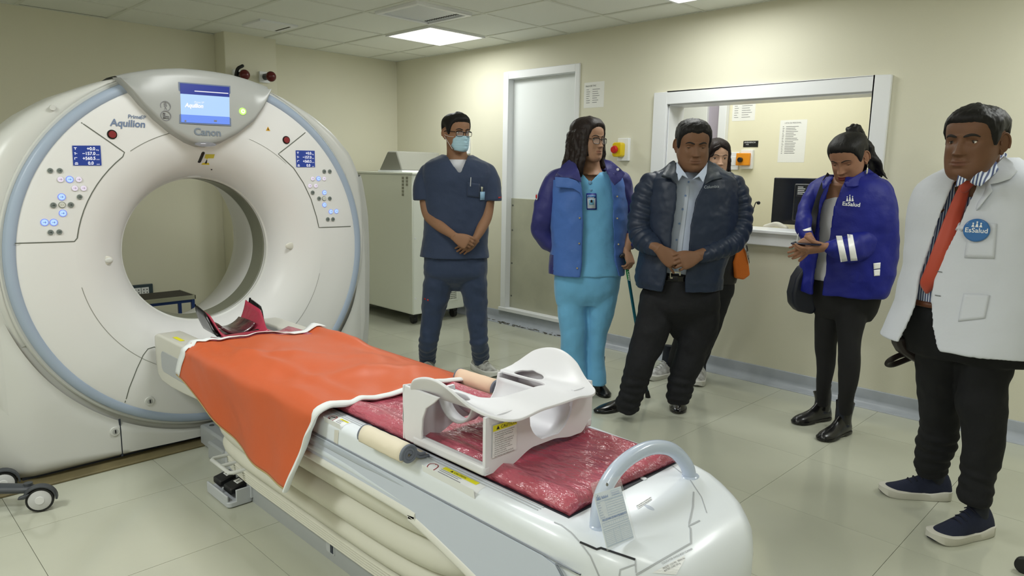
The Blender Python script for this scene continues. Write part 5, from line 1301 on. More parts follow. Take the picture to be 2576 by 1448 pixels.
    # ---------------- head
    def head(s, px, py, yaw, pitch=0., roll=0., sc=1., dd=0., P=None):
        P = dict(P or {}); T = [list(r) for r in HT]
        for r in T:
            if r[0] < 0: r[1] *= 1+P.get('cheek', 0)*clampf(-r[0]/.04); 
            if r[0] < -.06: r[2] += P.get('chin', 0)
        P['T'] = T; s.P = P
        a = radians(yaw); Fh = -FH*cos(a)+RT*sin(a); Uh = RT*cos(a)+FH*sin(a); p = radians(pitch)
        F2 = Fh*cos(p)-ZZ*sin(p); Z2 = ZZ*cos(p)+Fh*sin(p); ro = radians(roll)
        U3 = Uh*cos(ro)+Z2*sin(ro); Z3 = Z2*cos(ro)-Uh*sin(ro)
        s.hF, s.hU, s.hZ, s.hc, s.hs = F2, U3, Z3, s.at(px, py, dd), sc
        cr_ = P.get('crown', .94); s.W = lambda x, f, z: s.hc+(s.hU*x+s.hF*f+s.hZ*(z*cr_ if z > 0 else z))*s.hs
        nr, na = 100, 120; vs = []; lip = []; mb = MB()
        for i in range(nr+1):
            z = -.1185+.2395*i/nr
            for j in range(na):
                u = 2*pi*j/na; az = u-.45*sin(u) if True else u
                x, f, zz = hpt(az, z, P); vs.append(s.W(x, f, zz))
                lp = 0
                if cos(az) > .3: lp = clampf(1.25*(sst(.0235-abs(x), 0, .006)*sst(-z, .0525+.04*max(0, abs(x)-.006), .0555+.04*abs(x))*sst(.0725-.1*max(0, abs(x)-.008)+z, 0, .0025)))
                lip.append(lp*P.get('lip', .8))
        fs = [(i*na+j, i*na+(j+1) % na, (i+1)*na+(j+1) % na, (i+1)*na+j) for i in range(nr) for j in range(na)]
        fs += [tuple(range(na-1, -1, -1)), tuple(nr*na+j for j in range(na))]
        s.bits.append((vs, fs, lip))
        # ears
        for sx in (-1, 1):
            e = MB(); c0 = (sx*.0745, -.016, -.004)
            U_ = (s.hU*(sx*.55)-s.hF*.83).normalized(); N_ = (s.hU*sx*.83+s.hF*.55).normalized()
            sphere(e, s.W(sx*.076, -.018, -.004), (.0165*sc, .030*sc, .0045*sc), 18, 12, U=U_, V=s.hZ, Wv=N_)
            rim = []
            for t in range(0, 11):
                t_ = radians(-150+t*27) ; rim.append(s.W(sx*.076, -.018, -.004)+U_*(.0165*sc*sin(t_+pi)*-1*(1 if cos(t_) > -2 else 1))+s.hZ*(.0295*sc*cos(t_))+N_*.003*sc)
            tube(e, rim, .0034*sc, n=8, sub=3, roundcap=True)
            sphere(e, s.W(sx*.0735, -.012, -.033), (.007*sc, .006*sc, .009*sc), 12, 8, U=U_, V=N_, Wv=s.hZ)
            sphere(e, s.W(sx*.0745, -.002, -.004), (.004*sc, .004*sc, .007*sc), 10, 8, U=s.hF, V=N_, Wv=s.hZ)
            s.bits.append((e.v, e.f, None))
    def eyes(s, open_=1., gaze=(0, 0), iris=(36, 24, 18)):
        wm = mat('eye_white', (222, 214, 206), .2, spec=.6); im = mat('eye_iris', iris, .15, spec=.7); P = s.P; sc = s.hs
        for sx in (-1, 1):
            cx, cz_ = sx*.0315, .004; cf = hS(cx, cz_, P)-.0102; r = .0125; c = s.W(cx, cf, cz_)
            g_ = (s.hF+s.hU*gaze[0]+s.hZ*gaze[1]).normalized(); U_ = g_.cross(s.hZ).normalized(); V_ = U_.cross(g_)
            mb = MB(); n = 20; M_ = 14; rings = []
            for i in range(M_+1):
                t = radians([.5, 10, 20, 27, 27.5, 40, 55, 70, 90, 110, 130, 150, 165, 175, 179.5][i]); rings.append([c+(g_*cos(t)+U_*sin(t)*cos(2*pi*j/n)+V_*sin(t)*sin(2*pi*j/n))*r*sc for j in range(n)])
            mb.loft(rings); mb.m = [1 if q < 3*n else 0 for q in range(len(mb.m)-2)]+[1, 0]; obj('eye', mb, [wm, im], s.root)
            # lids (skin)
            lid = MB(); e = MB(); R_ = r+.0013
            def lidp(az, el, R=R_): return c+(s.hF*cos(el)*cos(az)+s.hU*cos(el)*sin(az)+s.hZ*sin(el))*R*sc
            for up in (1, 0):
                rg = []
                for i in range(17):
                    az = radians(-88+11*i); q_ = max(0, cos(az))**.6
                    eu = radians(26*open_-14*(1-open_))*q_-.05; el_ = radians(-17)*q_-.05
                    b_ = max(eu, el_+.03) if up else el_
                    rg.append([lidp(az, b_+((radians(85)-b_) if up else (-radians(80)-b_))*k/6, R_*(1.0 if k else 1.02)) for k in range(7)])
                e.loft(rg, closed=False, cap=False)
                if up:
                    obj('eyelash', tube(MB(), [tuple(r_[0]+s.hF*.0006)+((.0009,) if 2 < i_ < 15 else (.0003,)) for i_, r_ in enumerate(rg[1:-1])], n=6, sub=1), mat('lash_dark', (20, 15, 13), .7), s.root)
            s.bits.append((e.v, e.f, None))
    def brows(s, m, th=.0036, lift=0., tilt=.0):
        for sx in (-1, 1):
            pts = []
            for t, zz, r in ((.010, .0225-tilt*.3, .0016), (.018, .0255, .003), (.030, .029+tilt*.2, .0034), (.041, .0275, .0028), (.050, .0215, .0012)):
                z = zz+lift; x = sx*t; pts.append((*s.W(x, hS(x, z, s.P)+.0006, z), r*th/.0036*s.hs))
            obj('eyebrow', tube(MB(), pts, n=8, sub=4, ref=s.hZ.cross(s.hU), k=.45), m, s.root)
    def scalp(s, m, zmin, thick=.012, top=.0, nz=.004, nsc=60., front=0., name='hair', extra=None, seed=0., zlow=-.112, soft=.012):
        P = s.P; nr, na = 90, 128; mb = MB(); vs = []; ms = []
        for i in range(nr+1):
            z = zlow+(.1212-zlow)*i/nr
            for j in range(na):
                az = 2*pi*j/na; aa = abs(math.degrees(az if az < pi else az-2*pi)); sx = 1 if az < pi else -1
                zm = table(zmin, aa)[0]; 
                zm += .003*noise.noise(Vector((az*9, seed, 1)))
                m_ = sst(z-zm, -soft*.4, soft); ms.append(m_)
                th = thick*(.35+.65*sst(z-zm, 0, .035))+top*sst(z, .05, .11)+front*sst(cos(az), .5, .95)*sst(z, .055, .09)
                x, f, zz = hpt(az, z, P, 0, False); n_ = Vector((x/.075, (f)/.095, (z-.01)/.085)).normalized()
                w_ = noise.noise(Vector((x*nsc, f*nsc, z*nsc*.35+seed)))*nz
                o_ = th*m_-.007*(1-m_)+w_*m_
                vs.append(s.W(x+n_.x*o_, f+n_.y*o_, zz+n_.z*o_))
        fs = []
        for i in range(nr):
            for j in range(na):
                q_ = (i*na+j, i*na+(j+1) % na, (i+1)*na+(j+1) % na, (i+1)*na+j)
                if max(ms[k] for k in q_) > .001: fs.append(q_)
        fs.append(tuple(nr*na+j for j in range(na)))
        mb.add(vs, fs)
        if extra: fuse('hair', extra, m, s.root, voxel=.0042, smooth=2, amp=.0035, nsc=45)
        o = obj(name, mb, m, s.root, angle=180, weld=False)
        bm = bmesh.new(); bm.from_mesh(o.data); bmesh.ops.delete(bm, geom=[v for v in bm.verts if not v.link_faces], context='VERTS'); bm.to_mesh(o.data); bm.free()
        return o
    def glasses(s, m):
        e = empty('glasses', s.hc); e.parent = s.root; e.matrix_parent_inverse = s.root.matrix_world.inverted()
        fr = MB(); fz = .098; P = s.P
        gm_ = mat('lens', (250, 252, 255), .02, alpha=.12, spec=.8)
        for sx in (-1, 1):
            pts = []
            for t in range(0, 24):
                a = 2*pi*t/24; ca, sa = cos(a), sin(a); x = sx*.033+.0245*abs(ca)**.6*(1 if ca > 0 else -1); z = .0+.0165*abs(sa)**.6*(1 if sa > 0 else -1); z -= .002
                f = fz+.006-.35*max(0, abs(x)-.01)**1.3*1.2; pts.append(s.W(x, f, z))
            tube(fr, pts+[pts[0]], .0016*s.hs, n=8, sub=1, cap=False)
            tube(fr, [pts[k] for k in (2, 4, 6, 8, 10)], .0028*s.hs, n=8, sub=2)
            a = s.W(sx*.058, fz-.012, .008); tube(fr, [a, s.W(sx*.072, .06, .010), s.W(sx*.0775, .0, .012), s.W(sx*.078, -.02, .004)], .0022*s.hs, n=8)
            ln = MB(); ln.add(pts[::2], [tuple(range(12))]); obj('lens', ln, gm_, s.root, smooth=False)
        tube(fr, [s.W(-.010, fz+.006, .004), s.W(0, fz+.009, .008), s.W(.010, fz+.006, .004)], .0022*s.hs, n=8)
        bpy.data.objects.remove(e); return obj('glasses_frame', fr, m, s.root)
    # ---------------- hand : W wrist, D towards knuckles, N back-of-hand normal, thumb side
    def hand(s, Wp, D, N, thumb_side, sc=1., curls=((35, 45, 25),)*4, spread=3., thumb=(35, 25, 20), tdir=.7, pl=1., fa=None):
        """thumb_side = +1: S = D x N ; -1 opposite. fa = forearm points before the wrist"""
        mb = MB(); Wp = Vector(Wp); D = Vector(D).normalized(); N = (Vector(N)-D*Vector(N).dot(D)).normalized(); S_ = D.cross(N)*thumb_side
        rg = []
        for t, w, th, off in ((-.015, .027, .019, 0), (.0, .028, .019, 0), (.02, .034, .019, 0), (.045, .040, .0175, .0), (.07, .0415, .0155, 0), (.088, .040, .0135, 0), (.097, .034, .010, 0)):
            rg.append(ring(Wp+D*t*sc*pl+N*off, S_*w*sc, N*th*sc, 20, 2.7))
        mb.loft(rg)
        for i, (so, bl, L, r) in enumerate(((.0285, .086, .070, .0085), (.0095, .091, .078, .0088), (-.0100, .088, .072, .0083), (-.0285, .080, .057, .0074))):
            p = Wp+(D*bl*pl+S_*so-N*.001)*sc; sp = radians(spread*(1.5-i)); d = (D*cos(sp)+S_*sin(sp)).normalized(); c = curls[i] if i < len(curls) else curls[-1]
            pts = [(*(p-d*.018*sc), r*1.05*sc), (*p, r*1.12*sc)]; ang = 0
            for fr_, a in zip((.46, .30, .25), c):
                ang += radians(a); dd_ = d*cos(ang)-N*sin(ang); mid = p+dd_*L*fr_*.5*sc; p = p+dd_*L*fr_*sc; r *= .95
                pts += [(*mid, r*.96*sc), (*p, r*sc*1.02)]
            tube(mb, pts, n=12, sub=3, roundcap=True)
        # thumb
        p = Wp+(D*.022+S_*.024-N*.006)*sc; ta = radians(thumb[0]); d0 = (D*cos(ta)+S_*sin(ta)-N*.35*tdir).normalized(); pts = [(*p, .0135*sc)]; ax_in = (D*.8-S_*.6).normalized(); ang = 0; d_ = d0
        for L, a, r in ((.040, 0, .0125), (.031, thumb[1], .0103), (.025, thumb[2], .0088)):
            a_ = radians(a); d_ = (d_*cos(a_)+((-N*tdir)-S_*.35).normalized()*sin(a_)).normalized(); p = p+d_*L*sc; pts.append((*p, r*sc))
        tube(mb, pts, n=12, sub=4, roundcap=True)
        return mb
    def body(s, core=None, fine=None, nail=None):
        vs = []; fs = []; lp = []
        def addm(v, f, l):
            k = len(vs); vs.extend([tuple(q) for q in v]); fs.extend([tuple(i+k for i in q) for q in f]); lp.extend(l if l else [0]*len(v))
        for b in s.bits: addm(*b)
        for mb, vx, sm in ((core, .009, 3), (fine, .0032, 2)):
            if not mb: continue
            o = fuse('tmpf', mb, s.skin, None, voxel=vx, smooth=sm); me = o.data
            addm([v.co.copy() for v in me.vertices], [tuple(p.vertices) for p in me.polygons], None); bpy.data.objects.remove(o); bpy.data.meshes.remove(me)
        me = bpy.data.meshes.new('body'); me.from_pydata(vs, [], fs); me.materials.append(s.skin)
        at_ = me.attributes.new('lip', 'FLOAT', 'POINT'); at_.data.foreach_set('value', lp)
        bm = bmesh.new(); bm.from_mesh(me); bmesh.ops.recalc_face_normals(bm, faces=bm.faces); bm.to_mesh(me); bm.free()
        o = bpy.data.objects.new('body', me); COL.objects.link(o); me.shade_smooth(); o.parent = s.root; o.matrix_parent_inverse = s.root.matrix_world.inverted(); return o
    def shoe(s, hpx, tpx, L=.28, kind='sneaker', m=None, sole=None, wd=.098):
        A = onz(*hpx); B = onz(*tpx); d = (B-A); d.z = 0; d.normalize(); A = A.copy(); Sd = d.cross(ZZ)
        # heights along the length
        prof = {'sneaker': [(0, .60, .085), (.06, .80, .115), (.2, .90, .128), (.32, .92, .122), (.45, .92, .098), (.6, .98, .076), (.75, 1.0, .058), (.88, .88, .048), (.96, .62, .036), (1., .3, .02)],
                'dress': [(0, .55, .06), (.06, .72, .078), (.2, .80, .086), (.34, .78, .080), (.5, .82, .062), (.66, .92, .050), (.8, .86, .042), (.9, .66, .034), (.97, .42, .026), (1., .2, .016)],
                'boot': [(0, .6, .09), (.06, .78, .12), (.2, .85, .13), (.34, .84, .115), (.5, .86, .080), (.66, .95, .062), (.8, .95, .054), (.9, .80, .045), (.97, .55, .035), (1., .25, .018)]}[kind]
        sh = .022 if kind == 'sneaker' else .012
        rings = []; sr = []
        for t, w, hgt in prof:
            c = A+d*(L*t); hw = wd/2*w
            r = []
            for i in range(24):
                a = 2*pi*i/24; x = cos(a); y = sin(a); zz = sh*.6+(hgt-sh*.6)*(abs(y)**.8 if y > 0 else 0)
                pinch = 1 if y <= 0 else (1-.42*y**2*(1 if t < .55 else .6))
                r.append(c+Sd*(hw*x*pinch)+ZZ*zz)
            rings.append(r)
            if t in (0, 1.): 
                pass
            sr.append(([c+Sd*hw*1.07*x_ for x_ in (-1, 1)], t))
        # resample smoothly
        n = len(rings[0]); R2 = []
        cols = [catmull([tuple(rings[i][j]) for i in range(len(rings))], n=3) for j in range(n)]
        for i in range(len(cols[0])): R2.append([Vector(cols[j][i]) for j in range(n)])
        up = MB().loft(R2); o = obj('shoe', up, m, s.root, angle=180)
        # sole
        out = [p[0][0] for p in sr]+[A+d*(L*1.015)]+[p[0][1] for p in sr[::-1]]+[A-d*.008]
        out = [Vector(c[:3]) for c in catmull([tuple(p) for p in out]+[tuple(out[0])], n=3)][:-1]
        sm_ = MB(); hh = sh+.008 if kind == 'sneaker' else sh
        def zt(p):
            t = (p-A).dot(d)/L
            if kind == 'sneaker': return hh+.012*sst(.35-t, 0, .3)+.010*sst(t-.75, 0, .25)
            return hh+.004
        low_ = []
        for p in out:
            t = (p-A).dot(d)/L; z0 = .001
            if kind != 'sneaker' and .30 < t < .52: z0 = .012
            if t > .88: z0 = .001+.012*((t-.88)/.12)**2
            low_.append(Vector((p.x, p.y, z0)))
        cen = sum(out, Vector())/len(out)
        sm_.loft([[Vector((cen.x+(p.x-cen.x)*.96, cen.y+(p.y-cen.y)*.96, p.z)) for p in low_], [Vector((p.x, p.y, p.z+.004)) for p in low_], [Vector((p.x, p.y, zt(p))) for p in out], [Vector((cen.x+(p.x-cen.x)*.9, cen.y+(p.y-cen.y)*.9, zt(p)+.004)) for p in out]])
        obj('sole', sm_, sole or m, o, angle=50)
        if kind == 'sneaker':
            lm = mat('lace_'+m.name, (200, 200, 196), .7) if not m.name.startswith('navy') else mat('lace_navy', (24, 28, 44), .7)
            for k in range(4):
                t = .36+.075*k; c = A+d*(L*t); zz = table([(q[0], q[2]) for q in prof], t)[0]
                tube_ = MB(); tube(tube_, [c-Sd*.024+ZZ*(zz-.010), c+ZZ*(zz+.003)+d*.006, c+Sd*.024+ZZ*(zz-.010)], .0026, n=6); obj('lace', tube_, lm, o)
        sk_ = MB(); c_ = A+d*L*.22; tube(sk_, [(*(c_+ZZ*.05), .040), (*(c_+ZZ*.10), .038), (*(c_-d*.005+ZZ*.17), .036), (*(c_-d*.008+ZZ*.22), .038)], n=16)
        obj('sock', sk_, mat('sock_dark', (34, 38, 48), .8), o)
        s.ank = A+d*L*.2+ZZ*.1
        return o
def folds(amp, n=5, k=.06, seed=0.):
    return lambda th, t, py: amp*(sin(th*n+seed+py*k*.15)*.4+noise.noise(Vector((th*1.6+seed, py*k, seed)))*1.1)*(.35+.65*t)
def rings_mod(pitch, amp, nz=.02, seed=0.):
    return lambda L, t: amp*(abs(sin(pi*(L+.006*sin(t*2+seed))/pitch))-.6)+nz*noise.noise(Vector((L*22+seed, cos(t)*1.4, sin(t)*1.4)))
def ank(nz, f, seed, L0, amp=.07):
    w_ = wr(nz, f, seed); return lambda L, t: w_(L, t)+amp*sst(L, L0, L0+.08)*(sin(L*135+1.3*sin(t+seed))+.4*sin(L*70+2*t))
def wr(nz=.06, f=30, seed=0.): return lambda L, t: nz*noise.noise(Vector((L*f+seed, cos(t)*1.1+sin(t)*.6, sin(t)*1.2)))
def bvobj(*o): 
    V = []; Fa = []
    for q in o:
        k = len(V); V += [q.matrix_world @ v.co for v in q.data.vertices]; Fa += [tuple(i+k for i in p.vertices) for p in q.data.polygons]
    return BVHTree.FromPolygons(V, Fa)
def hit(b, px, py, lift=.001):
    h = b.ray_cast(CAM, ray(px, py).normalized()); return (h[0]+h[1]*lift, h[1]) if h[0] is not None else (None, None)
def onbody(name, b, corners, m, par, eps=.002, n=6):
    mb = MB(); g_ = []; base = None
    for j in range(n+1):
        for i in range(n+1):
            u = i/n; v = j/n; px = [(corners[0][k]*(1-u)+corners[1][k]*u)*(1-v)+(corners[3][k]*(1-u)+corners[2][k]*u)*v for k in (0, 1)]
            h = b.ray_cast(CAM, ray(*px).normalized()); p = (h[0]+(CAM-h[0]).normalized()*eps) if h[0] is not None else None; g_.append(p)
    ok = [p for p in g_ if p is not None]
    if not ok: return None
    dm = sum(hof(p) for p in ok)/len(ok)
    k = 0
    for j in range(n+1):
        for i in range(n+1):
            if g_[k] is None or abs(hof(g_[k])-dm) > .12:
                u = i/n; v = j/n; px = [(corners[0][q]*(1-u)+corners[1][q]*u)*(1-v)+(corners[3][q]*(1-u)+corners[2][q]*u)*v for q in (0, 1)]; g_[k] = at(px[0], px[1], dm)
            k += 1
    mb.add(g_, [(j*(n+1)+i, j*(n+1)+i+1, (j+1)*(n+1)+i+1, (j+1)*(n+1)+i) for j in range(n) for i in range(n)]); return obj(name, mb, m, par, angle=180, solid=.0015)
def btext(name, b, t, pa, pb, size, m, par, eps=.003, **k):
    A, na = hit(b, *pa, 0); B, nb = hit(b, *pb, 0)
    if A is None or B is None: return None
    N_ = (CAM-A); N_.z = 0; N_ = (N_.normalized()+na*.0).normalized(); X = (B-A); X = (X-N_*X.dot(N_)).normalized(); Y = N_.cross(X).normalized(); return text(name, t, A, X, Y, size, m, par, b, eps, N=N_, **k)
hair_m = mat('hair_black', (17, 15, 15), .55, spec=.35, bump=.5, bscale=160, bdist=.003, stretch=(1, 1, .12)); hair_b = mat('hair_brown', (32, 22, 20), .52, spec=.35, bump=.5, bscale=150, bdist=.003, stretch=(1, 1, .12))
brow_m = mat('brow', (26, 20, 18), .7)
SHORT = [(0, .072), (22, .070), (40, .064), (52, .052), (60, .034), (67, .006), (74, -.016), (83, -.018), (87, .018), (93, .032), (104, .026), (112, -.006), (125, -.045), (180, -.062)]
# ------------------------------------------------------------------ 1 masked man in navy scrubs
sk1 = skinmat('skin_tan', (150, 112, 86), (130, 80, 70))
f = Fig('man in navy scrubs, face mask and glasses, hands clasped, standing before the cabinet', -1.5, -2.73, 4, sk1)
nv = mat('navy_scrub', (46, 60, 88), .75, sheen=.2, bump=.25, bscale=14, bdist=.02, var=.10, vscale=4)
f.head(1147, 335, 36, 3, 0, 1.03, -.02, {'lip': .5}); f.eyes(.9, (.1, -.1)); f.brows(brow_m)
f.scalp(hair_m, SHORT, .010, .003, .002, 70, .010, seed=2, soft=.018)
core = f.limb([(1147, 352, .025, 24), (1149, 385, .025, 25), (1150, 402, .03, 30), (1150, 412, .03, 36)], n=20)
f.torso([(1115, 1185, 404, .02, .8), (1096, 1206, 416, .02, .55), (1092, 1210, 470, .02, .50), (1090, 1205, 600, .02, .55), (1085, 1210, 690, .02, .6)], core)
for sx in (0, 1): f.limb([((1108, 1186)[sx], 690, .02, 26), ((1090, 1200)[sx], 790, .02, 18), ((1078, 1208)[sx], 895, .09, 9), ((1078, 1206)[sx], 915, .12, 9)], core)
fine = f.limb([(1070, 455, .0, 15), (1070, 505, -.02, 14.5), (1080, 543, -.05, 15), (1106, 568, -.13, 14), (1132, 586, -.19, 11), (1146, 596, -.225, 10)], n=20, step=.01)
f.limb([(1232, 455, .0, 15), (1230, 505, -.02, 14), (1224, 545, -.05, 14), (1211, 574, -.10, 13), (1199, 596, -.14, 10), (1193, 604, -.15, 9.5)], fine, step=.01)
wR = f.at(1144, 595, -.222); dR = f.at(1180, 616, -.228)-wR
fine.join(f.hand(wR, dR, -FH*.9+ZZ*.3, -1, .96, ((38, 55, 30), (45, 60, 30), (52, 62, 30), (58, 62, 30)), 2, (22, 10, 10), .2)) if False else fine._j(f.hand(wR, dR, -FH*.95+ZZ*.15, -1, 1.0, ((24, 42, 30), (30, 46, 30), (36, 50, 30), (42, 52, 30)), 2, (24, 10, 10), .15))
wL = f.at(1196, 603, -.15); dL = f.at(1160, 630, -.165)-wL
fine._j(f.hand(wL, dL, -FH, 1, .96, ((10, 20, 15), (12, 24, 15), (14, 26, 15), (18, 28, 15)), 4, (30, 10, 10), .5))
b1 = f.body(core, fine)
SC1 = [(1116, 1184, 389, .03, 1.), (1100, 1201, 397, .03, .8), (1084, 1218, 405, .02, .68), (1071, 1232, 417, .01, .6), (1066, 1238, 445, 0, .58), (1070, 1230, 485, 0, .58), (1073, 1226, 540, 0, .6), (1070, 1224, 590, 0, .62), (1066, 1223, 622, 0, .64), (1062, 1227, 646, 0, .66)]
oL = [(385, 1110), (393, 1124), (400, 1129), (415, 1140), (428, 1152), (431, 1158), (660, 1158)]; oR = [(385, 1196), (393, 1176), (400, 1174), (415, 1168), (428, 1161), (431, 1157.9), (660, 1157.9)]
mb = f.coat(SC1, oL, oR, .010, .012, folds(.012, 4, .03, 1))
f.limb([(1098, 418, .02, 17), (1080, 432, .01, 24), (1068, 455, 0, 25), (1064, 480, -.01, 26), (1065, 503, -.015, 27)], mb, mod=wr(.05, 22, 1), grow=.0)
f.limb([(1204, 418, .02, 17), (1222, 432, .01, 24), (1233, 455, 0, 25), (1236, 480, -.01, 26), (1236, 505, -.015, 27)], mb, mod=wr(.05, 22, 5))
top1 = f.fuse('scrub_top', mb, nv, voxel=.0065, smooth=2, amp=.006, nsc=9, seed=1)
mb = f.torso([(1130, 1176, 401, .0, .95), (1112, 1192, 408, .01, .72), (1096, 1208, 420, .01, .6), (1092, 1212, 470, .01, .55)], grow=.004)
f.fuse('undershirt', mb, mat('undershirt_white', (222, 224, 232), .8), voxel=.006, smooth=2)
mb = f.torso([(1068, 1224, 632, .0, .64), (1067, 1226, 665, 0, .66), (1070, 1224, 690, 0, .66), (1092, 1204, 708, 0, .58), (1118, 1176, 722, 0, .45), (1138, 1157, 732, 0, .4)])
f.limb([(1106, 650, 0, 38), (1104, 700, 0, 39), (1094, 760, 0, 33), (1084, 815, 0, 27), (1078, 860, 0, 24.5), (1076, 890, .08, 22.5), (1074, 910, .11, 22)], mb, mod=ank(.10, 18, 2, .5))
f.limb([(1186, 650, 0, 38), (1190, 700, 0, 37), (1197, 765, 0, 30), (1202, 825, 0, 25), (1206, 865, 0, 22.5), (1209, 890, .08, 21.5), (1209, 912, .11, 20.5)], mb, mod=ank(.10, 18, 7, .5))
tr1 = f.fuse('scrub_trousers', mb, nv, voxel=.007, smooth=2, amp=.006, nsc=10, seed=3)
sg = mat('sneaker_grey', (196, 196, 190), .6, c2=(120, 118, 112), vscale=22); sw_ = mat('sole_white', (214, 213, 206), .6)
f.shoe((1079, 922), (1070, 960), .28, 'sneaker', sg, sw_, .105); f.shoe((1194, 925), (1250, 950), .29, 'sneaker', sg, sw_, .105)
f.glasses(blackg_m)
mk = mat('mask_blue', (172, 206, 222), .8, bump=.3, bscale=40, bdist=.004); rg = []
for j in range(21):
    z = -.112+.098*j/20; r = []
    wd_ = .060-.012*sst(abs(j/20-.5), .2, .5)
    for i in range(25):
        x = wd_*(-1+2*i/24); zz = z-.012*(abs(x)/.06)**2*(1-j/20)*-1
        tent = .017*G(x, .026)*sst(-zz, .026, .050)*(1-.6*sst(-zz, .085, .112)); r.append(f.W(x, hS(x, zz, f.P)*1.0+.0055+tent+.0012*sin(zz*420), zz))
    rg.append(r)
msk = obj('face_mask', MB().loft(rg, closed=False, cap=False), mk, f.root, angle=180, solid=.002)
for sx in (-1, 1):
    for z0 in (-.022, -.100): obj('ear_loop', tube(MB(), [f.W(sx*.057, hS(sx*.057, z0, f.P)+.003, z0), f.W(sx*.072, .03, (z0-.02)/2), f.W(sx*.079, -.008, -.018+(z0+.06)*.15)], .0011, n=6), white_m, msk)
bb1 = bvobj(top1)
onbody('pocket', bb1, [(1176, 458), (1208, 462), (1206, 498), (1175, 494)], nv, top1, .0035)
p_, n_ = hit(bb1, 1184, 452, .006)
e_ = tube(MB(), [f.at(1185, 446, -.17), f.at(1183, 468, -.165)], .0035, n=8)
pn = hit(bb1, 1184, 446, .007)[0]; pn2 = hit(bb1, 1183, 468, .007)[0]; obj('pen', tube(MB(), [pn, pn2], .0032, n=8), mat('pen_silver', (210, 214, 220), .3, metal=.4), f.root)
onbody('badge_card', bb1, [(1208, 482), (1220, 482), (1219, 503), (1208, 503)], mat('badge_blue', (150, 190, 220), .4), f.root, .008, 2)
onbody('badge_clip', bb1, [(1210, 469), (1215, 470), (1214, 482), (1211, 482)], steel_m, f.root, .007, 1)
onbody('sleeve_tag', bb1, [(1254, 495), (1261, 494), (1261, 498), (1254, 499)], r_m, f.root, .002, 1); onbody('trouser_tag', bvobj(tr1), [(1067, 749), (1078, 753), (1078, 757), (1067, 753)], r_m, f.root, .002, 1)
# ------------------------------------------------------------------ 2 woman in teal scrubs and blue jacket
sk2 = skinmat('skin_medium', (164, 126, 102), (136, 78, 70))
f = Fig('woman in teal scrubs and open two-tone blue jacket with glasses, leaning on a cane', -1.13, -3.66, 6, sk2)
tl_m = mat('teal_scrub', (112, 182, 226), .75, sheen=.2, bump=.3, bscale=12, bdist=.02, var=.08, vscale=4)
ry = mat('jacket_royal', (66, 108, 184), .6, sheen=.15, bump=.3, bscale=13, bdist=.02, var=.08, vscale=5); nj = mat('jacket_indigo', (40, 42, 112), .55, sheen=.15, bump=.3, bscale=13, bdist=.02, var=.12, vscale=5)
f.head(1477, 353, 42, 2, 0, 1.06, .0, {'lip': .45, 'cheek': .03}); f.eyes(.95, (.2, 0)); f.brows(brow_m, .003)
WZ = [(0, .080), (15, .076), (35, .060), (48, .025), (56, -.03), (64, -.09), (180, -.112)]
ex = MB()
rr = random.Random(5)
def wave_lock(f, x0, f0, z0, x1, f1, z1, r0, r1, amp, ph, n=9, mb=None):
    pts = []
    for i in range(n+1):
        t = i/n; x = x0+(x1-x0)*t; ff = f0+(f1-f0)*t; z = z0+(z1-z0)*t
        pts.append((*f.W(x+amp*sin(ph+t*9)*t, ff+amp*cos(ph*1.7+t*8)*t, z), (r0+(r1-r0)*t)*f.hs))
    tube(mb, pts, n=9, sub=2, roundcap=True)
for sx in (-1, 1):
    for k in range(13):
        u = k/12; fa = .050-.125*u; xa = sx*(.066+.010*sin(pi*min(1, u*1.2))); ln = -.175-.02*rr.random() if sx < 0 else -.135-.02*rr.random()
        wave_lock(f, xa*.95, fa*.85, .055-.02*u, sx*(.092+.012*rr.random()+.006*u), fa*.9+.012*rr.random(), ln, .024, .014+.005*rr.random(), .010, rr.random()*6, mb=ex)
for k in range(9):
    u = k/8; xa = -.065+.13*u; wave_lock(f, xa*.9, -.085, .03, xa*1.15, -.095, -.17-.015*rr.random(), .018, .008, .008, rr.random()*6, mb=ex)
f.scalp(hair_b, WZ, .012, .008, .0025, 50, .004, extra=ex, seed=5, soft=.012)
f.glasses(mat('glasses_brown', (42, 26, 22), .3))
core = f.limb([(1477, 372, .03, 25), (1482, 400, .03, 25), (1483, 425, .03, 29), (1482, 440, .03, 44)], n=20)
f.torso([(1442, 1526, 440, .03, .6), (1430, 1535, 458, .01, .5), (1428, 1538, 520, 0, .45), (1428, 1535, 690, 0, .45)], core)
f.limb([(1440, 700, 0, 30), (1446, 860, 0, 20), (1448, 960, .02, 12)], core); f.limb([(1512, 700, 0, 30), (1500, 860, 0, 18), (1500, 965, .02, 12)], core)
fine = f.limb([(1584, 590, -.04, 12), (1580, 612, -.06, 11), (1576, 630, -.07, 10.5)], step=.01)
wL = f.at(1575, 628, -.07); dL = f.at(1583, 650, -.09)-wL
fine._j(f.hand(wL, dL, RT*.75-FH*.65, -1, .98, ((55, 50, 20), (55, 50, 20), (55, 48, 20), (52, 45, 20)), 2, (10, 20, 20), 1.0))
f.body(core, fine)
TS = [(1440, 1530, 430, .03, .85), (1420, 1545, 445, .01, .66), (1408, 1556, 480, 0, .62), (1402, 1558, 560, 0, .64), (1397, 1562, 640, 0, .66), (1393, 1565, 690, 0, .68)]
mb = f.coat(TS, [(400, 1455), (432, 1462), (440, 1469), (449, 1478), (456, 1484.6), (458, 1486), (700, 1486)], [(400, 1512), (432, 1508), (440, 1501), (449, 1492), (456, 1486), (458, 1485.9), (700, 1485.9)], .010, .0, folds(.02, 5, .03, 3))
top2 = f.fuse('scrub_top', mb, tl_m, voxel=.0065, smooth=2, amp=.006, nsc=8, seed=4)
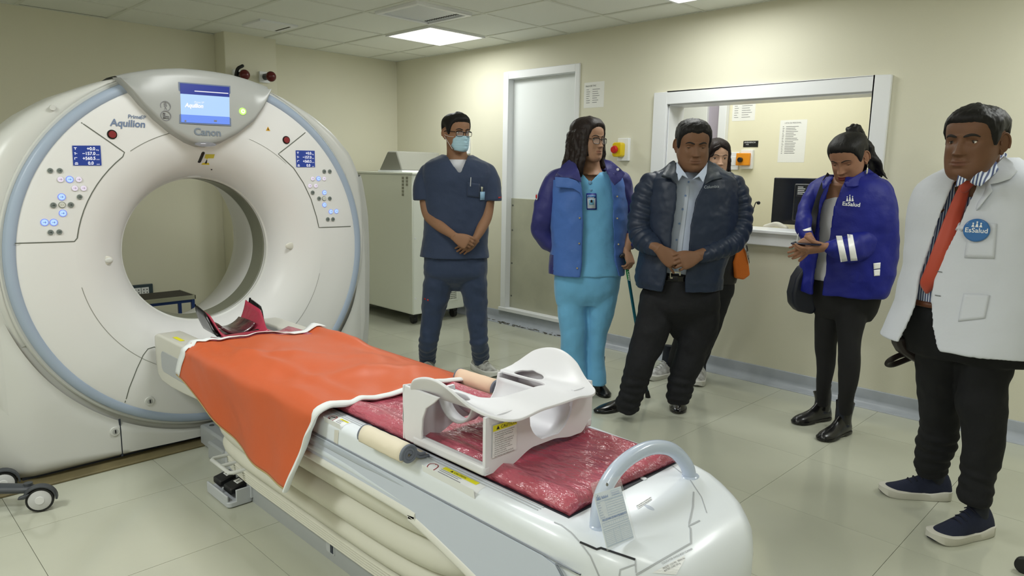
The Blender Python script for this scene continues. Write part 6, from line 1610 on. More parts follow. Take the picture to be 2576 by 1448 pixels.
mb = f.torso([(1396, 1561, 672, 0, .66), (1393, 1562, 700, 0, .66), (1395, 1556, 735, 0, .64), (1400, 1545, 765, 0, .5)])
f.limb([(1438, 720, 0, 42), (1440, 780, 0, 38.5), (1443, 860, 0, 34), (1446, 920, .01, 33), (1448, 952, .01, 33)], mb, mod=wr(.06, 14, 3)); f.limb([(1516, 720, 0, 42), (1511, 780, 0, 35), (1502, 850, 0, 25), (1500, 910, 0, 23), (1501, 945, 0, 24), (1501, 964, 0, 25)], mb, mod=wr(.06, 14, 9))
f.fuse('scrub_trousers', mb, tl_m, voxel=.007, smooth=2, amp=.007, nsc=8, seed=6)
JS = [(1430, 1530, 420, .04, .9), (1408, 1552, 430, .03, .75), (1392, 1566, 446, .01, .68), (1388, 1574, 480, 0, .68), (1388, 1578, 540, 0, .7), (1390, 1574, 600, 0, .72), (1388, 1570, 650, 0, .74), (1385, 1568, 688, 0, .74)]
jL = [(415, 1452), (440, 1456), (480, 1464), (520, 1467), (600, 1466), (650, 1463), (690, 1459)]; jR = [(415, 1518), (440, 1534), (480, 1541), (520, 1543), (600, 1545), (650, 1549), (690, 1560)]
mb = f.coat(JS, jL, jR, .013, .008, folds(.035, 6, .03, 2))
def jm(c, n): 
    x, y = proj(c); return 1 if y < 446-.10*abs(x-1480) or (x < 1410 and y < 452) or (x < 1392 and y > 640) else 0
jk = f.fuse('jacket', mb, [ry, nj], voxel=.0065, smooth=2, amp=.008, nsc=8, seed=8, matfn=jm)
mb = f.limb([(1418, 442, .02, 24), (1396, 462, .01, 29), (1380, 500, .0, 30), (1366, 545, 0, 28), (1362, 575, .02, 26), (1374, 603, .03, 24), (1396, 622, .02, 20)], mod=wr(.12, 16, 4), roundcap=True)
def sm_f(c, n): return 0
f.fuse('sleeve', mb, [nj, ry], voxel=.0065, smooth=2, amp=.008, nsc=9, seed=9, matfn=sm_f)
mb = f.limb([(1545, 444, .02, 24), (1562, 464, .01, 28), (1573, 500, .0, 24), (1579, 545, 0, 21), (1582, 580, 0, 19), (1582, 606, -.03, 18), (1580, 622, -.05, 16)], mod=wr(.12, 16, 6), roundcap=False)
f.fuse('sleeve', mb, nj, voxel=.0065, smooth=2, amp=.008, nsc=9, seed=10)
# lapels / collar of the jacket
def flap(f, name, pts, m, th=.010, parent=None, bv=None, lift=.006, step=5., sm=4, puff=0.):
    """cloth piece: outline given as (px, py, depth offset), filled, depths interpolated or laid on a body"""
    from mathutils.geometry import delaunay_2d_cdt
    C = list(pts); B = []
    for i in range(len(C)):
        p, q_ = C[i], C[(i+1) % len(C)]; k = max(1, int(math.dist(p[:2], q_[:2])/step))
        for j in range(k): t = j/k; B.append((p[0]+(q_[0]-p[0])*t, p[1]+(q_[1]-p[1])*t))
    def inside(x, y):
        c_ = False
        for i in range(len(B)):
            (x1, y1), (x2, y2) = B[i], B[i-1]
            if (y1 > y) != (y2 > y) and x < (x2-x1)*(y-y1)/(y2-y1)+x1: c_ = not c_
        return c_
    xs_ = [p[0] for p in B]; ys2 = [p[1] for p in B]; I = []
    y = min(ys2)+step*.5
    while y < max(ys2):
        x = min(xs_)+step*.5
        while x < max(xs_):
            if inside(x, y) and min(math.dist((x, y), p) for p in B) > step*.45: I.append((x, y))
            x += step
        y += step
    V = [Vector(p) for p in B+I]; R = delaunay_2d_cdt(V, [], [list(range(len(B)))], 1, 1e-4); vs, es, fs = R[0], R[1], R[2]
    D = []
    for v in vs:
        w = [(1/((v.x-c[0])**2+(v.y-c[1])**2+4)**1.5, c[2]) for c in C]; d = sum(a_*b_ for a_, b_ in w)/sum(a_ for a_, b_ in w)
        if bv:
            h = bv.ray_cast(CAM, ray(v.x, v.y).normalized())
            if h[0] is not None and abs(hof(h[0])-f.h0-d) < .06: d = hof(h[0])-f.h0-lift
        D.append(d)
    nb = [[] for _ in vs]
    for a_, b_ in es: nb[a_].append(b_); nb[b_].append(a_)
    for _ in range(sm): D = [D[i]*.5+.5*sum(D[j] for j in nb[i])/len(nb[i]) if nb[i] else D[i] for i in range(len(D))]
    mb = MB(); mb.add([f.at(v.x, v.y, d) for v, d in zip(vs, D)], [tuple(q_) for q_ in fs]); o = obj(name, mb, m, f.root, angle=180, weld=False)
    md = o.modifiers.new('s', 'SOLIDIFY'); md.thickness = th; md.offset = 0; bvm = o.modifiers.new('b', 'BEVEL'); bvm.width = th*.3; bvm.segments = 2; bvm.limit_method = 'ANGLE'; bvm.angle_limit = radians(50)
    return o
def subdiv_mb(mb): return mb
flap(f, 'collar', [(1432, 402, -.04), (1448, 412, -.10), (1456, 432, -.15), (1463, 458, -.172), (1440, 449, -.168), (1412, 446, -.155), (1401, 437, -.135), (1414, 416, -.08)], nj, .012)
flap(f, 'collar', [(1519, 400, -.06), (1538, 406, -.09), (1560, 424, -.13), (1572, 437, -.14), (1560, 455, -.16), (1546, 466, -.172), (1536, 452, -.165), (1526, 430, -.14)], nj, .012)
flap(f, 'lapel', [(1396, 445, -.14), (1430, 447, -.16), (1450, 454, -.172), (1462, 470, -.178), (1467, 500, -.182), (1458, 484, -.182), (1442, 474, -.178), (1412, 471, -.162), (1398, 470, -.145)], ry, .010)
bj = bvobj(jk); bt = bvobj(top2)
for x, y in ((1402, 464), (1422, 467), (1458, 548), (1457, 612), (1452, 674), (1552, 494), (1552, 549), (1555, 614)):
    p_, n_ = hit(bj, x, y, .003)
    if p_: 
        mb = MB(); cyl(mb, p_, p_+(CAM-p_).normalized()*(.012 if y < 470 else .004), .006, 14, .005); obj('snap_button', mb, mat('snap_brass', (170, 160, 140), .25, metal=.8), f.root)
for x, y in ((1554, 426), (1543, 440)):
    p_ = f.at(x, y, -.145); mb = MB(); cyl(mb, p_, p_-FH*.008, .0085, 16, .0075); obj('snap_button', mb, mat('snap_pearl', (236, 236, 240), .3), f.root)
# badge
q1 = hit(bt, 1487, 480, .004)[0]; 
bdg = onbody('badge_holder', bt, [(1475, 486), (1500, 486), (1501, 527), (1476, 527)], mat('badge_royal', (34, 48, 150), .4), f.root, .006, 2)
onbody('badge_card', bt, [(1477, 490), (1498, 490), (1498, 524), (1478, 524)], mat('badge_white', (214, 228, 240), .4), bdg, .0085, 1)
onbody('badge_photo', bt, [(1482, 502), (1494, 502), (1494, 515), (1482, 515)], mat('badge_photo_blue', (130, 190, 225), .4), bdg, .011, 1); onbody('badge_photo_hair', bt, [(1486, 502), (1490, 502), (1491, 509), (1485, 509)], hair_b, bdg, .0125, 1)
onbody('badge_header', bt, [(1478, 491), (1498, 491), (1498, 498), (1478, 498)], mat('badge_header_blue', (60, 120, 190), .4), bdg, .011, 1)
btext('badge_text', bt, 'EsSalud', (1480, 497.5), (1496, 497.5), .011, white_m, bdg, .0135)
for (a, b, r_) in (((1484, 460), None, .011), ((1486, 478), None, .007)):
    p_ = hit(bt, *a, .006)[0]; mb = MB(); sphere(mb, p_, (r_, r_*.5, r_*1.1), U=RT, V=FH, Wv=ZZ); obj('badge_reel', mb, mat('reel_blue', (120, 170, 210), .25, alpha=.9), bdg)
# sleeve patch
p_ = f.at(1349, 493, -.06); 
mb = MB(); sphere(mb, f.at(1350, 494, -.045), (.012, .004, .022), U=(RT*.5-FH*.8).normalized(), V=(RT*-.8-FH*.5).normalized(), Wv=ZZ); obj('sleeve_patch', mb, mat('patch_white', (214, 214, 224), .6), f.root); mb = MB(); sphere(mb, f.at(1349.4, 494, -.050), (.007, .004, .013), U=(RT*.5-FH*.8).normalized(), V=(RT*-.8-FH*.5).normalized(), Wv=ZZ); obj('patch_emblem', mb, r_m, f.root)
bk = mat('shoe_black', (20, 20, 22), .35)
f.shoe((1500, 972), (1524, 1000), .25, 'dress', bk, blackg_m); f.shoe((1447, 965), (1440, 992), .25, 'dress', bk, blackg_m)
# cane
cn = empty('walking_cane', onz(1630, 997)); tag(cn, 'teal metallic walking cane with green label and black rubber tip in the woman\'s hand', 'cane')
foot = onz(1630, 999); topc = f.at(1572, 642, -.075)
cy_ = MB(); cyl(cy_, foot+(topc-foot).normalized()*.03, topc, .0095, 20); obj('shaft', cy_, mat('cane_teal', (36, 108, 130), .2, metal=.75), cn)
cy_ = MB(); cyl(cy_, foot.lerp(topc, .835), foot.lerp(topc, .905), .0102, 20); gl_ = obj('label_sleeve', cy_, mat('cane_green', (40, 130, 70), .3), cn)
cy_ = MB(); cyl(cy_, foot, foot+(topc-foot).normalized()*.045, .017, 20, .013); obj('rubber_tip', cy_, black_m, cn)
obj('handle', tube(MB(), [topc+RT*-.03-FH*.05+ZZ*.0, topc-RT*.005-FH*.01+ZZ*.008, topc+ZZ*.004, topc+RT*.02+FH*.05+ZZ*.005], .012, n=14, roundcap=True), black_m, cn)
tx_ = foot.lerp(topc, .895)-FH*.0106; text('label_text', 'Coway', tx_-RT*.004, -(topc-foot).normalized(), RT, .022, white_m, gl_, eps=.0006, N=-FH)
# ------------------------------------------------------------------ 3 woman behind, dark bob
sk3 = skinmat('skin_light', (206, 166, 140), (160, 90, 84))
f = Fig('woman in black jacket with dark bob, mostly hidden behind the man in the puffer jacket', -.56, -3.86, 0, sk3)
f.head(1800, 399, 4, 3, 0, .98, 0, {'lip': .6}); f.eyes(.95); f.brows(brow_m, .0028)
ex = MB(); rr = random.Random(9)
for sx in (-1, 1):
    for k in range(11):
        u = k/10; fa = .060-.13*u; wave_lock(f, sx*.062, fa*.85, .06-.01*u, sx*(.084+.008*rr.random()), fa*.9, -.125-.012*rr.random(), .017, .007, .003, rr.random()*6, mb=ex)
for k in range(9):
    xa = -.06+.12*k/8; wave_lock(f, xa, -.085, .03, xa*1.2, -.09, -.12, .018, .010, .003, rr.random()*6, mb=ex)
for k in range(5):
    wave_lock(f, -.01-.008*k, .088, .088-.004*k, -.058-.003*k, .078-.008*k, .018-.004*k, .010, .006, .002, k, mb=ex)
f.scalp(hair_b, [(0, .078), (20, .062), (40, .045), (52, .01), (62, -.05), (70, -.1), (180, -.112)], .012, .008, .002, 50, .004, extra=ex, seed=8)
core = f.limb([(1800, 415, .03, 22), (1800, 440, .03, 24)]); f.torso([(1775, 1828, 442, .02, .8), (1760, 1845, 460, 0, .6), (1755, 1850, 690, 0, .6)], core)
f.limb([(1822, 720, 0, 16), (1786, 850, .04, 9), (1766, 908, .11, 7)], core); f.limb([(1768, 720, 0, 16), (1713, 850, .06, 9), (1692, 906, .15, 7)], core)
fine = f.limb([(1866, 590, -.03, 9), (1862, 625, -.05, 9)]); w_ = f.at(1861, 626, -.05)
fine._j(f.hand(w_, -ZZ+RT*-.05, RT, -1, .9, ((20, 25, 15),)*4)); f.body(core, fine)
bj_m = mat('black_quilt', (26, 26, 30), .5, bump=.2, bscale=12)
mb = f.torso([(1782, 1822, 432, .03, 1.), (1765, 1842, 442, .02, .75), (1750, 1856, 458, 0, .62), (1746, 1864, 500, 0, .6), (1748, 1862, 560, 0, .64), (1750, 1860, 620, 0, .68), (1752, 1856, 680, 0, .68), (1756, 1850, 712, 0, .66)], fold=folds(.02, 5, .04, 7))
f.limb([(1846, 456, .01, 16), (1862, 490, 0, 17), (1870, 540, 0, 16), (1868, 585, 0, 15), (1862, 622, -.02, 12)], mb, mod=rings_mod(.055, .10, .05, 2), roundcap=True); f.limb([(1752, 456, .01, 16), (1740, 490, 0, 17), (1733, 560, 0, 16), (1740, 620, -.02, 12)], mb, mod=rings_mod(.055, .10, .05, 5), roundcap=True)
f.fuse('quilted_jacket', mb, bj_m, voxel=.0075, smooth=2, amp=.006, nsc=12)
mb = f.torso([(1758, 1848, 690, 0, .66), (1760, 1846, 735, 0, .62), (1772, 1835, 755, 0, .5)]); f.limb([(1824, 715, 0, 25), (1806, 780, 0, 22), (1786, 850, .03, 16.5), (1768, 900, .1, 13), (1764, 914, .12, 12.5)], mb, mod=wr(.08, 16, 2)); f.limb([(1768, 715, 0, 25), (1740, 780, 0, 22), (1712, 850, .05, 16), (1694, 900, .14, 13), (1691, 914, .17, 12.5)], mb, mod=wr(.08, 16, 6))
f.fuse('black_trousers', mb, mat('trouser_black', (22, 23, 27), .8), voxel=.0075, smooth=2, amp=.004)
ws = mat('sneaker_white', (214, 214, 214), .6, c2=(150, 148, 146), vscale=26)
f.shoe((1690, 942), (1636, 954), .26, 'sneaker', ws, sw_); f.shoe((1762, 948), (1750, 978), .26, 'sneaker', ws, sw_)
bg = empty('shoulder_bag', f.at(1868, 700, -.05)); tag(bg, 'orange bag with black and white patterned flap hanging at the hidden woman\'s side', 'bag')
og = mat('bag_orange', (214, 112, 30), .55, bump=.3, bscale=20, bdist=.01); P = [(1862, 612), (1874, 618), (1884, 660), (1888, 692), (1872, 704), (1850, 700), (1846, 660)]
f.root_ = f.root
mb = MB(); mb.prism([f.at(x, y, -.10) for x, y in P], FH*.10); obj('bag_body', mb, og, bg, bevel=.012, seg=3)
mb = MB(); mb.prism([f.at(x, y, -.112) for x, y in ((1866, 606), (1878, 606), (1884, 640), (1886, 662), (1880, 640))], FH*.012); obj('patterned_flap', mb, mat('flap_pattern', (224, 220, 210), .6, c2=(24, 24, 26), vscale=38), bg)
obj('bag_strap', tube(MB(), [f.at(1866, 612, -.09), f.at(1868, 560, -.06), f.at(1858, 470, -.04), f.at(1846, 446, 0)], .008, n=8, ref=FH, k=.4), black_m, bg)
# ------------------------------------------------------------------ 4 man in navy puffer jacket
sk4 = skinmat('skin_brown', (124, 90, 68), (104, 64, 54))
f = Fig('stout man in navy puffer jacket over a pale shirt, looking down with hands joined', -1.28, -4.12, 2, sk4)
pf_m = mat('puffer_navy', (34, 45, 66), .45, spec=.4, bump=.12, bscale=60, bdist=.004, var=.1, vscale=5)
f.head(1742, 365, -2, 12, 0, 1.10, -.06, {'lip': .35, 'cheek': .14, 'fat': 1, 'chin': .004, 'nose': 1.05}); f.eyes(.25, (0, -.3)); f.brows(brow_m, .0042)
f.scalp(hair_m, [(0, .070), (18, .076), (30, .070), (42, .060), (52, .048), (60, .034), (66, .006), (72, -.016), (82, -.02), (87, .012), (94, .03), (104, .02), (112, -.01), (125, -.05), (180, -.066)], .010, .004, .003, 110, .004, seed=11, soft=.014)
core = f.limb([(1743, 385, .03, 35), (1742, 420, .03, 38), (1740, 442, .02, 48)], n=20); f.torso([(1698, 1788, 446, .02, .55), (1675, 1808, 460, .02, .45), (1670, 1806, 520, .0, .45), (1670, 1790, 690, 0, .45)], core)
f.limb([(1660, 720, 0, 36), (1625, 880, -.03, 24), (1590, 1025, -.0, 14)], core); f.limb([(1752, 720, 0, 36), (1728, 880, 0, 24), (1706, 1010, .03, 14)], core)
fine = f.limb([(1640, 618, -.18, 14), (1662, 628, -.22, 13.5)], step=.01); f.limb([(1775, 635, -.19, 14), (1752, 643, -.23, 13.5)], fine, step=.01)
wR = f.at(1660, 628, -.22); dR = f.at(1690, 655, -.235)-wR
fine._j(f.hand(wR, dR, -FH*.9+ZZ*.2, -1, 1.06, ((20, 30, 20), (40, 55, 30), (48, 60, 30), (25, 8, 5)), 4, (20, 10, 10), .1))
wL = f.at(1755, 644, -.23); dL = f.at(1712, 662, -.262)-wL
fine._j(f.hand(wL, dL, -FH*.95+ZZ*.2, 1, 1.06, ((28, 45, 25), (32, 50, 25), (36, 52, 25), (40, 52, 25)), 3, (25, 10, 10), .1))
f.body(core, fine)
PS = [(1692, 1792, 408, .04, .95), (1676, 1812, 424, .04, .85), (1650, 1838, 440, .02, .74), (1634, 1850, 458, .01, .7), (1628, 1852, 500, 0, .7), (1626, 1850, 560, 0, .74), (1618, 1834, 620, 0, .78), (1606, 1816, 670, 0, .78), (1602, 1812, 700, 0, .78), (1606, 1810, 722, 0, .78)]
def pfold(th, t, py): return .017*(abs(sin(pi*(py+5*sin(th*2)+3*sin(th*5))/21))-.6)+.010*noise.noise(Vector((th*2, py*.07, 3)))
pL = [(400, 1700), (425, 1696), (450, 1701), (500, 1700), (560, 1690), (620, 1685), (690, 1673), (725, 1662)]; pR = [(400, 1782), (425, 1784), (450, 1778), (500, 1750), (560, 1737), (620, 1733), (690, 1724), (725, 1724)]
mb = f.coat(PS, pL, pR, .018, .01, pfold)
pj = f.fuse('puffer_jacket', mb, pf_m, voxel=.006, smooth=1, amp=.004, nsc=16, seed=3)
mb = f.limb([(1668, 452, .02, 26), (1640, 474, .01, 38), (1622, 520, 0, 36), (1612, 565, -.02, 33), (1618, 596, -.06, 32), (1638, 616, -.14, 27), (1650, 625, -.18, 21)], mod=rings_mod(.048, .14, .05, 1), n=32, step=.008, roundcap=True); s1 = f.fuse('puffer_sleeve', mb, pf_m, voxel=.006, smooth=1, amp=.004, nsc=16, seed=5)
mb = f.limb([(1812, 452, .02, 26), (1838, 474, .01, 37), (1854, 520, 0, 37), (1856, 565, -.03, 35), (1840, 604, -.08, 33), (1806, 624, -.14, 28), (1774, 641, -.19, 21), (1765, 645, -.205, 18)], mod=rings_mod(.048, .14, .05, 4), n=32, step=.008, roundcap=True); s2 = f.fuse('puffer_sleeve', mb, pf_m, voxel=.006, smooth=1, amp=.004, nsc=16, seed=6)
ch = mat('collar_charcoal', (50, 58, 70), .5, bump=.3, bscale=20, bdist=.01)
flap(f, 'jacket_collar', [(1700, 414, -.10), (1696, 404, -.04), (1686, 409, -.03), (1676, 424, -.08), (1664, 443, -.15), (1688, 448, -.195), (1701, 464, -.205), (1703, 440, -.17)], ch, .014); flap(f, 'jacket_collar', [(1779, 416, -.10), (1781, 404, -.04), (1792, 411, -.03), (1804, 428, -.08), (1816, 449, -.15), (1792, 453, -.195), (1773, 464, -.205), (1776, 440, -.17)], ch, .014)
sb_ = mat('shirt_pale_blue', (196, 208, 232), .7, bump=.2, bscale=14, bdist=.012)
mb = f.torso([(1702, 1780, 425, .02, .92), (1690, 1792, 440, .02, .8), (1662, 1822, 460, .01, .68), (1652, 1826, 520, 0, .69), (1650, 1820, 580, 0, .75), (1640, 1812, 640, 0, .79), (1634, 1806, 684, 0, .79)], fold=folds(.012, 4, .03, 5), grow=-.012); sh = f.fuse('shirt', mb, sb_, voxel=.0065, smooth=2, amp=.004)
flap(f, 'shirt_collar', [(1702, 406, -.09), (1711, 420, -.135), (1724, 437, -.165), (1731, 449, -.175), (1716, 441, -.18), (1707, 455, -.19), (1701, 434, -.165)], sb_, .008); flap(f, 'shirt_collar', [(1780, 408, -.09), (1771, 422, -.135), (1755, 439, -.165), (1742, 451, -.175), (1759, 444, -.18), (1769, 459, -.19), (1777, 436, -.165)], sb_, .008)
bsh = bvobj(sh)
pk = onbody('shirt_placket', bsh, [(1730, 448), (1738, 448), (1708, 686), (1693, 686)], mat('placket_blue', (206, 216, 236), .7), sh, .002, 10)
for x, y in ((1732, 458), (1724, 492), (1717, 526), (1709, 562), (1702, 603), (1700, 678)):
    p_ = hit(bsh, x, y, .003)[0]
    if p_: mb = MB(); cyl(mb, p_, p_-FH*.003, .0055, 14); obj('shirt_button', mb, mat('button_blue', (120, 150, 200), .3), sh)
mb = f.torso([(1633, 1802, 680, 0, .78), (1628, 1806, 700, 0, .78), (1620, 1812, 740, 0, .76), (1620, 1810, 775, 0, .7), (1648, 1788, 805, 0, .55), (1676, 1752, 832, 0, .45), (1692, 1728, 852, 0, .4)], grow=-.006)
tb_m = mat('trouser_midnight', (17, 18, 24), .8, bump=.3, bscale=12, bdist=.02)
f.limb([(1664, 735, 0, 50), (1645, 810, -.02, 47), (1622, 880, -.04, 41), (1603, 940, -.05, 36), (1590, 985, -.04, 32), (1580, 1010, -.03, 31), (1578, 1028, -.02, 29)], mb, mod=ank(.10, 15, 2, .44, .06), n=30, step=.009); f.limb([(1758, 735, 0, 54), (1756, 810, 0, 50), (1742, 880, 0, 42), (1722, 935, 0, 36), (1710, 975, .0, 33), (1706, 996, .01, 31), (1706, 1012, .01, 28)], mb, mod=ank(.10, 15, 8, .44, .06), n=30, step=.009)
f.fuse('trousers', mb, tb_m, voxel=.007, smooth=2, amp=.008, nsc=9)
mb = f.torso([(1630, 1804, 684, 0, .785), (1630, 1805, 700, 0, .785)]); f.fuse('belt', mb, blackg_m, voxel=.006, smooth=1)
bkl = MB(); 
for (a, b, c, d) in ((1685, 683, 1711, 686), (1685, 697, 1711, 700), (1708, 683, 1712, 700), (1685, 683, 1687, 700)):
    P = [f.at(x, y, -.262) for x, y in ((a, b), (c, b), (c, d), (a, d))]; bkl.prism(P, -FH*.006)
bbx = bvobj(sh); pz = hof(hit(bvobj([o for o in f.root.children if o.name.startswith('belt')][0]), 1698, 692)[0])-f.h0
bkl = MB()
for (a, b, c, d) in ((1685, 683, 1711, 686), (1685, 697, 1711, 700), (1708, 683, 1712, 700), (1685, 683, 1687, 700)): bkl.prism([f.at(x, y, pz-.004) for x, y in ((a, b), (c, b), (c, d), (a, d))], -FH*.005)
obj('belt_buckle', bkl, mat('buckle_silver', (190, 188, 180), .2, metal=.9), f.root)
dl = mat('shoe_leather', (16, 15, 16), .22, coat=.4)
f.shoe((1600, 1020), (1488, 1040), .31, 'dress', dl, blackg_m, .105); f.shoe((1706, 1004), (1705, 1066), .29, 'dress', dl, blackg_m, .105)
bpj = bvobj(pj); btext('jacket_text', bpj, 'Columbia', (1771, 474), (1801, 472), .022, mat('thread_grey', (170, 178, 190), .6), pj, .004, sx=.9)
sx_ = bvobj(s2); onbody('cuff_mark', sx_, [(1760, 628), (1763, 628), (1768, 650), (1765, 652)], mat('reflect_grey', (190, 196, 206), .4), s2, .003, 3)
# ------------------------------------------------------------------ 5 woman in royal blue jacket with a phone
sk5 = skinmat('skin_olive', (156, 114, 90), (116, 46, 48))
f = Fig('woman with a ponytail in a royal blue jacket with reflective bands, looking at her phone', -.70, -4.93, -36, sk5)
bl = mat('jacket_royal_satin', (25, 33, 132), .55, spec=.35, bump=.3, bscale=12, bdist=.02, var=.2, vscale=4)
f.head(2136, 398, -50, 26, 3, 1.06, 0, {'lip': .95}); f.eyes(.25, (0, -.4)); f.brows(brow_m, .003)
ex = MB(); rr = random.Random(4)
b0 = (0, -.075, .098)
for k in range(22):
    a = 2*pi*k/22; r_ = .018+.008*rr.random(); ca, sa = cos(a), sin(a)
    P = []
    dx = .010*ca; df = .010*sa
    for i in range(12):
        t = i/11; x = .012*ca*(1+2.2*t)+.006*sin(t*10+k); ff = -.070-.075*sin(min(t*1.6, 1)*pi/2)+.02*t+sa*.018*(1+1.2*t); z = .112+.028*sin(min(t*3.2, 1)*pi)-.255*max(0, t-.08)+.004*sin(t*14+k*2)
        # gravity: head is pitched, hang in world down
        p = f.W(x, ff, z); P.append(p)
    # convert to hang: keep first 4, rest drop
    base = P[3]; hang = [base+(-ZZ*.019+RT*.0105+FH*.001)*(i-3)+RT*(.026*ca*(i-3)/8+.005*sin(i*1.3+k))+FH*(.022*sa*(i-3)/8+.004*cos(i*1.6+k*2)) for i in range(4, 14+rr.randint(0, 2))]
    pts = P[:4]+hang; n_ = len(pts); tube(ex, [(*p, (.017 if 2 < i < n_-4 else .013)*(1 if i < n_-3 else (n_-i)/4.)*1.0) for i, p in enumerate(pts)], n=8, sub=2, roundcap=True)
mbx = MB(); 
f.scalp(hair_m, [(0, .070), (20, .068), (38, .060), (52, .045), (62, .020), (72, -.01), (80, -.018), (86, .0), (92, .028), (104, .02), (112, -.02), (130, -.055), (180, -.07)], .009, .006, .0015, 40, .004, extra=ex, seed=15, soft=.012)
# hair gathered at the ponytail base
mb = MB(); sphere(mb, f.W(0, -.072, .105), (.026, .026, .020)); obj('hair_tie', mb, hair_m, f.root)
core = f.limb([(2132, 425, .03, 24), (2125, 450, .03, 26), (2122, 466, .03, 34)], n=20); f.torso([(2090, 2175, 462, .02, .8), (2075, 2200, 490, 0, .6), (2078, 2195, 730, 0, .6)], core)
f.limb([(2140, 750, -.05, 26), (2134, 900, -.1, 12), (2128, 1000, -.08, 7)], core); f.limb([(2085, 750, .05, 24), (2077, 900, .08, 11), (2071, 985, .12, 7)], core)
fine = f.limb([(2110, 622, -.22, 12), (2080, 622, -.25, 11.5)], step=.01); f.limb([(2032, 590, -.13, 11), (2040, 606, -.16, 10.5)], fine, step=.01)
w1_ = f.at(2078, 621, -.25); fine._j(f.hand(w1_, f.at(2040, 628, -.24)-w1_, -ZZ*.9-FH*.5, 1, .98, ((12, 20, 20), (15, 25, 25), (18, 28, 25), (20, 30, 25)), 2, (30, 20, 10), .9))
w2_ = f.at(2040, 604, -.16); fine._j(f.hand(w2_, f.at(2018, 622, -.19)-w2_, -ZZ*.3-FH*.6-RT*.5, -1, .94, ((25, 40, 25),)*4, 2, (30, 15, 10), .5))
f.body(core, fine)
ph = empty('mobile_phone', f.at(2035, 615, -.24)); tag(ph, 'dark mobile phone held flat in both hands of the ponytailed woman', 'phone')
P = [f.at(2008, 611, -.21), f.at(2050, 613, -.26)]; X = (P[1]-P[0]); X.z *= .5; X.normalize(); Yp = (ZZ.cross(X)).normalized(); c = f.at(2030, 613, -.235)
mb = MB(); L_, w_ = .070, .034; mb.prism([c+X*a*L_+Yp*b*w_-ZZ*.004+Yp.cross(X)*0 for a, b in ((-1, -1), (1, -1), (1, 1), (-1, 1))], ZZ*.009); obj('phone_body', mb, mat('phone_navy', (22, 22, 52), .2), ph, bevel=.004, seg=3)
mb = MB(); mb.prism([c+X*a*L_*.94+Yp*b*w_*.9+ZZ*.0052 for a, b in ((-1, -1), (1, -1), (1, 1), (-1, 1))], ZZ*.0006); obj('screen', mb, blackg_m, ph, smooth=False)
tee = mat('tee_white', (214, 214, 218), .75, bump=.2, bscale=14, bdist=.012)
mb = f.torso([(2092, 2160, 465, .02, .85), (2082, 2180, 480, .01, .68), (2074, 2200, 520, 0, .64), (2066, 2205, 600, 0, .64), (2056, 2205, 660, 0, .68), (2052, 2205, 708, 0, .68)], fold=folds(.02, 4, .03, 2)); f.fuse('white_tee', mb, tee, voxel=.0065, smooth=2, amp=.004)
JS = [(2090, 2175, 436, .05, .9), (2070, 2205, 450, .03, .78), (2052, 2222, 470, .02, .7), (2046, 2230, 505, 0, .68), (2040, 2234, 560, 0, .7), (2036, 2236, 620, 0, .74), (2030, 2228, 680, 0, .78), (2024, 2218, 715, 0, .78), (2022, 2208, 736, 0, .76)]
jL = [(430, 2086), (455, 2090), (480, 2080), (530, 2060), (600, 2058), (660, 2050), (700, 2044), (740, 2040)]; jR = [(430, 2130), (455, 2124), (480, 2113), (530, 2098), (600, 2083), (660, 2076), (700, 2071), (740, 2068)]
mb = f.coat(JS, jL, jR, .012, .006, folds(.04, 6, .03, 9)); jk5 = f.fuse('jacket', mb, bl, voxel=.006, smooth=2, amp=.009, nsc=8, seed=12)
mb = f.limb([(2185, 462, .0, 28), (2205, 490, -.02, 36), (2212, 540, -.04, 38), (2202, 585, -.08, 38), (2175, 612, -.14, 38), (2135, 625, -.20, 34), (2105, 624, -.235, 27), (2090, 622, -.25, 19)], mod=wr(.13, 14, 3), n=28, step=.01, roundcap=True); s5 = f.fuse('jacket_sleeve', mb, bl, voxel=.006, smooth=2, amp=.008, nsc=10, seed=13)
mb = f.limb([(2078, 462, .08, 22), (2052, 490, .06, 26), (2032, 530, .02, 25), (2022, 562, -.04, 22), (2022, 580, -.08, 19), (2032, 597, -.13, 14)], mod=wr(.13, 16, 7), n=24, step=.01, roundcap=True); s6 = f.fuse('jacket_sleeve', mb, bl, voxel=.006, smooth=2, amp=.008, nsc=10, seed=14)
flap(f, 'collar', [(2124, 460, -.16), (2146, 446, -.12), (2166, 434, -.06), (2184, 424, .02), (2196, 434, .03), (2206, 448, .0), (2180, 462, -.08), (2150, 470, -.14), (2128, 470, -.17)], bl, .010); flap(f, 'collar', [(2096, 446, -.08), (2090, 452, -.14), (2080, 468, -.16), (2070, 476, -.14), (2068, 458, -.06), (2080, 446, -.0)], bl, .010)
rf = mat('reflective_tape', (250, 250, 252), .35, emit=(255, 255, 255), es=.0); rf.node_tree.nodes['Principled BSDF'].inputs['Base Color'].default_value = (1, 1, 1, 1)
b5 = bvobj(s5); onbody('reflective_band', b5, [(2103, 593), (2118, 593), (2132, 656), (2115, 659)], rf, s5, .003, 8); onbody('reflective_band', b5, [(2131, 589), (2145, 590), (2157, 655), (2140, 656)], rf, s5, .003, 8)
b6 = bvobj(s6); onbody('reflective_band', b6, [(2019, 578), (2040, 571), (2041, 580), (2022, 581)], rf, s6, .003, 4); onbody('reflective_band', b6, [(2006, 592), (2009, 586), (2006, 612), (2003, 610)], rf, s6, .003, 3)
bk5 = bvobj(jk5); onbody('reflective_band', bk5, [(2197, 662), (2215, 660), (2214, 675), (2198, 677)], rf, jk5, .003, 5); onbody('reflective_band', bk5, [(2198, 679), (2214, 677), (2213, 693), (2199, 694)], rf, jk5, .003, 5)
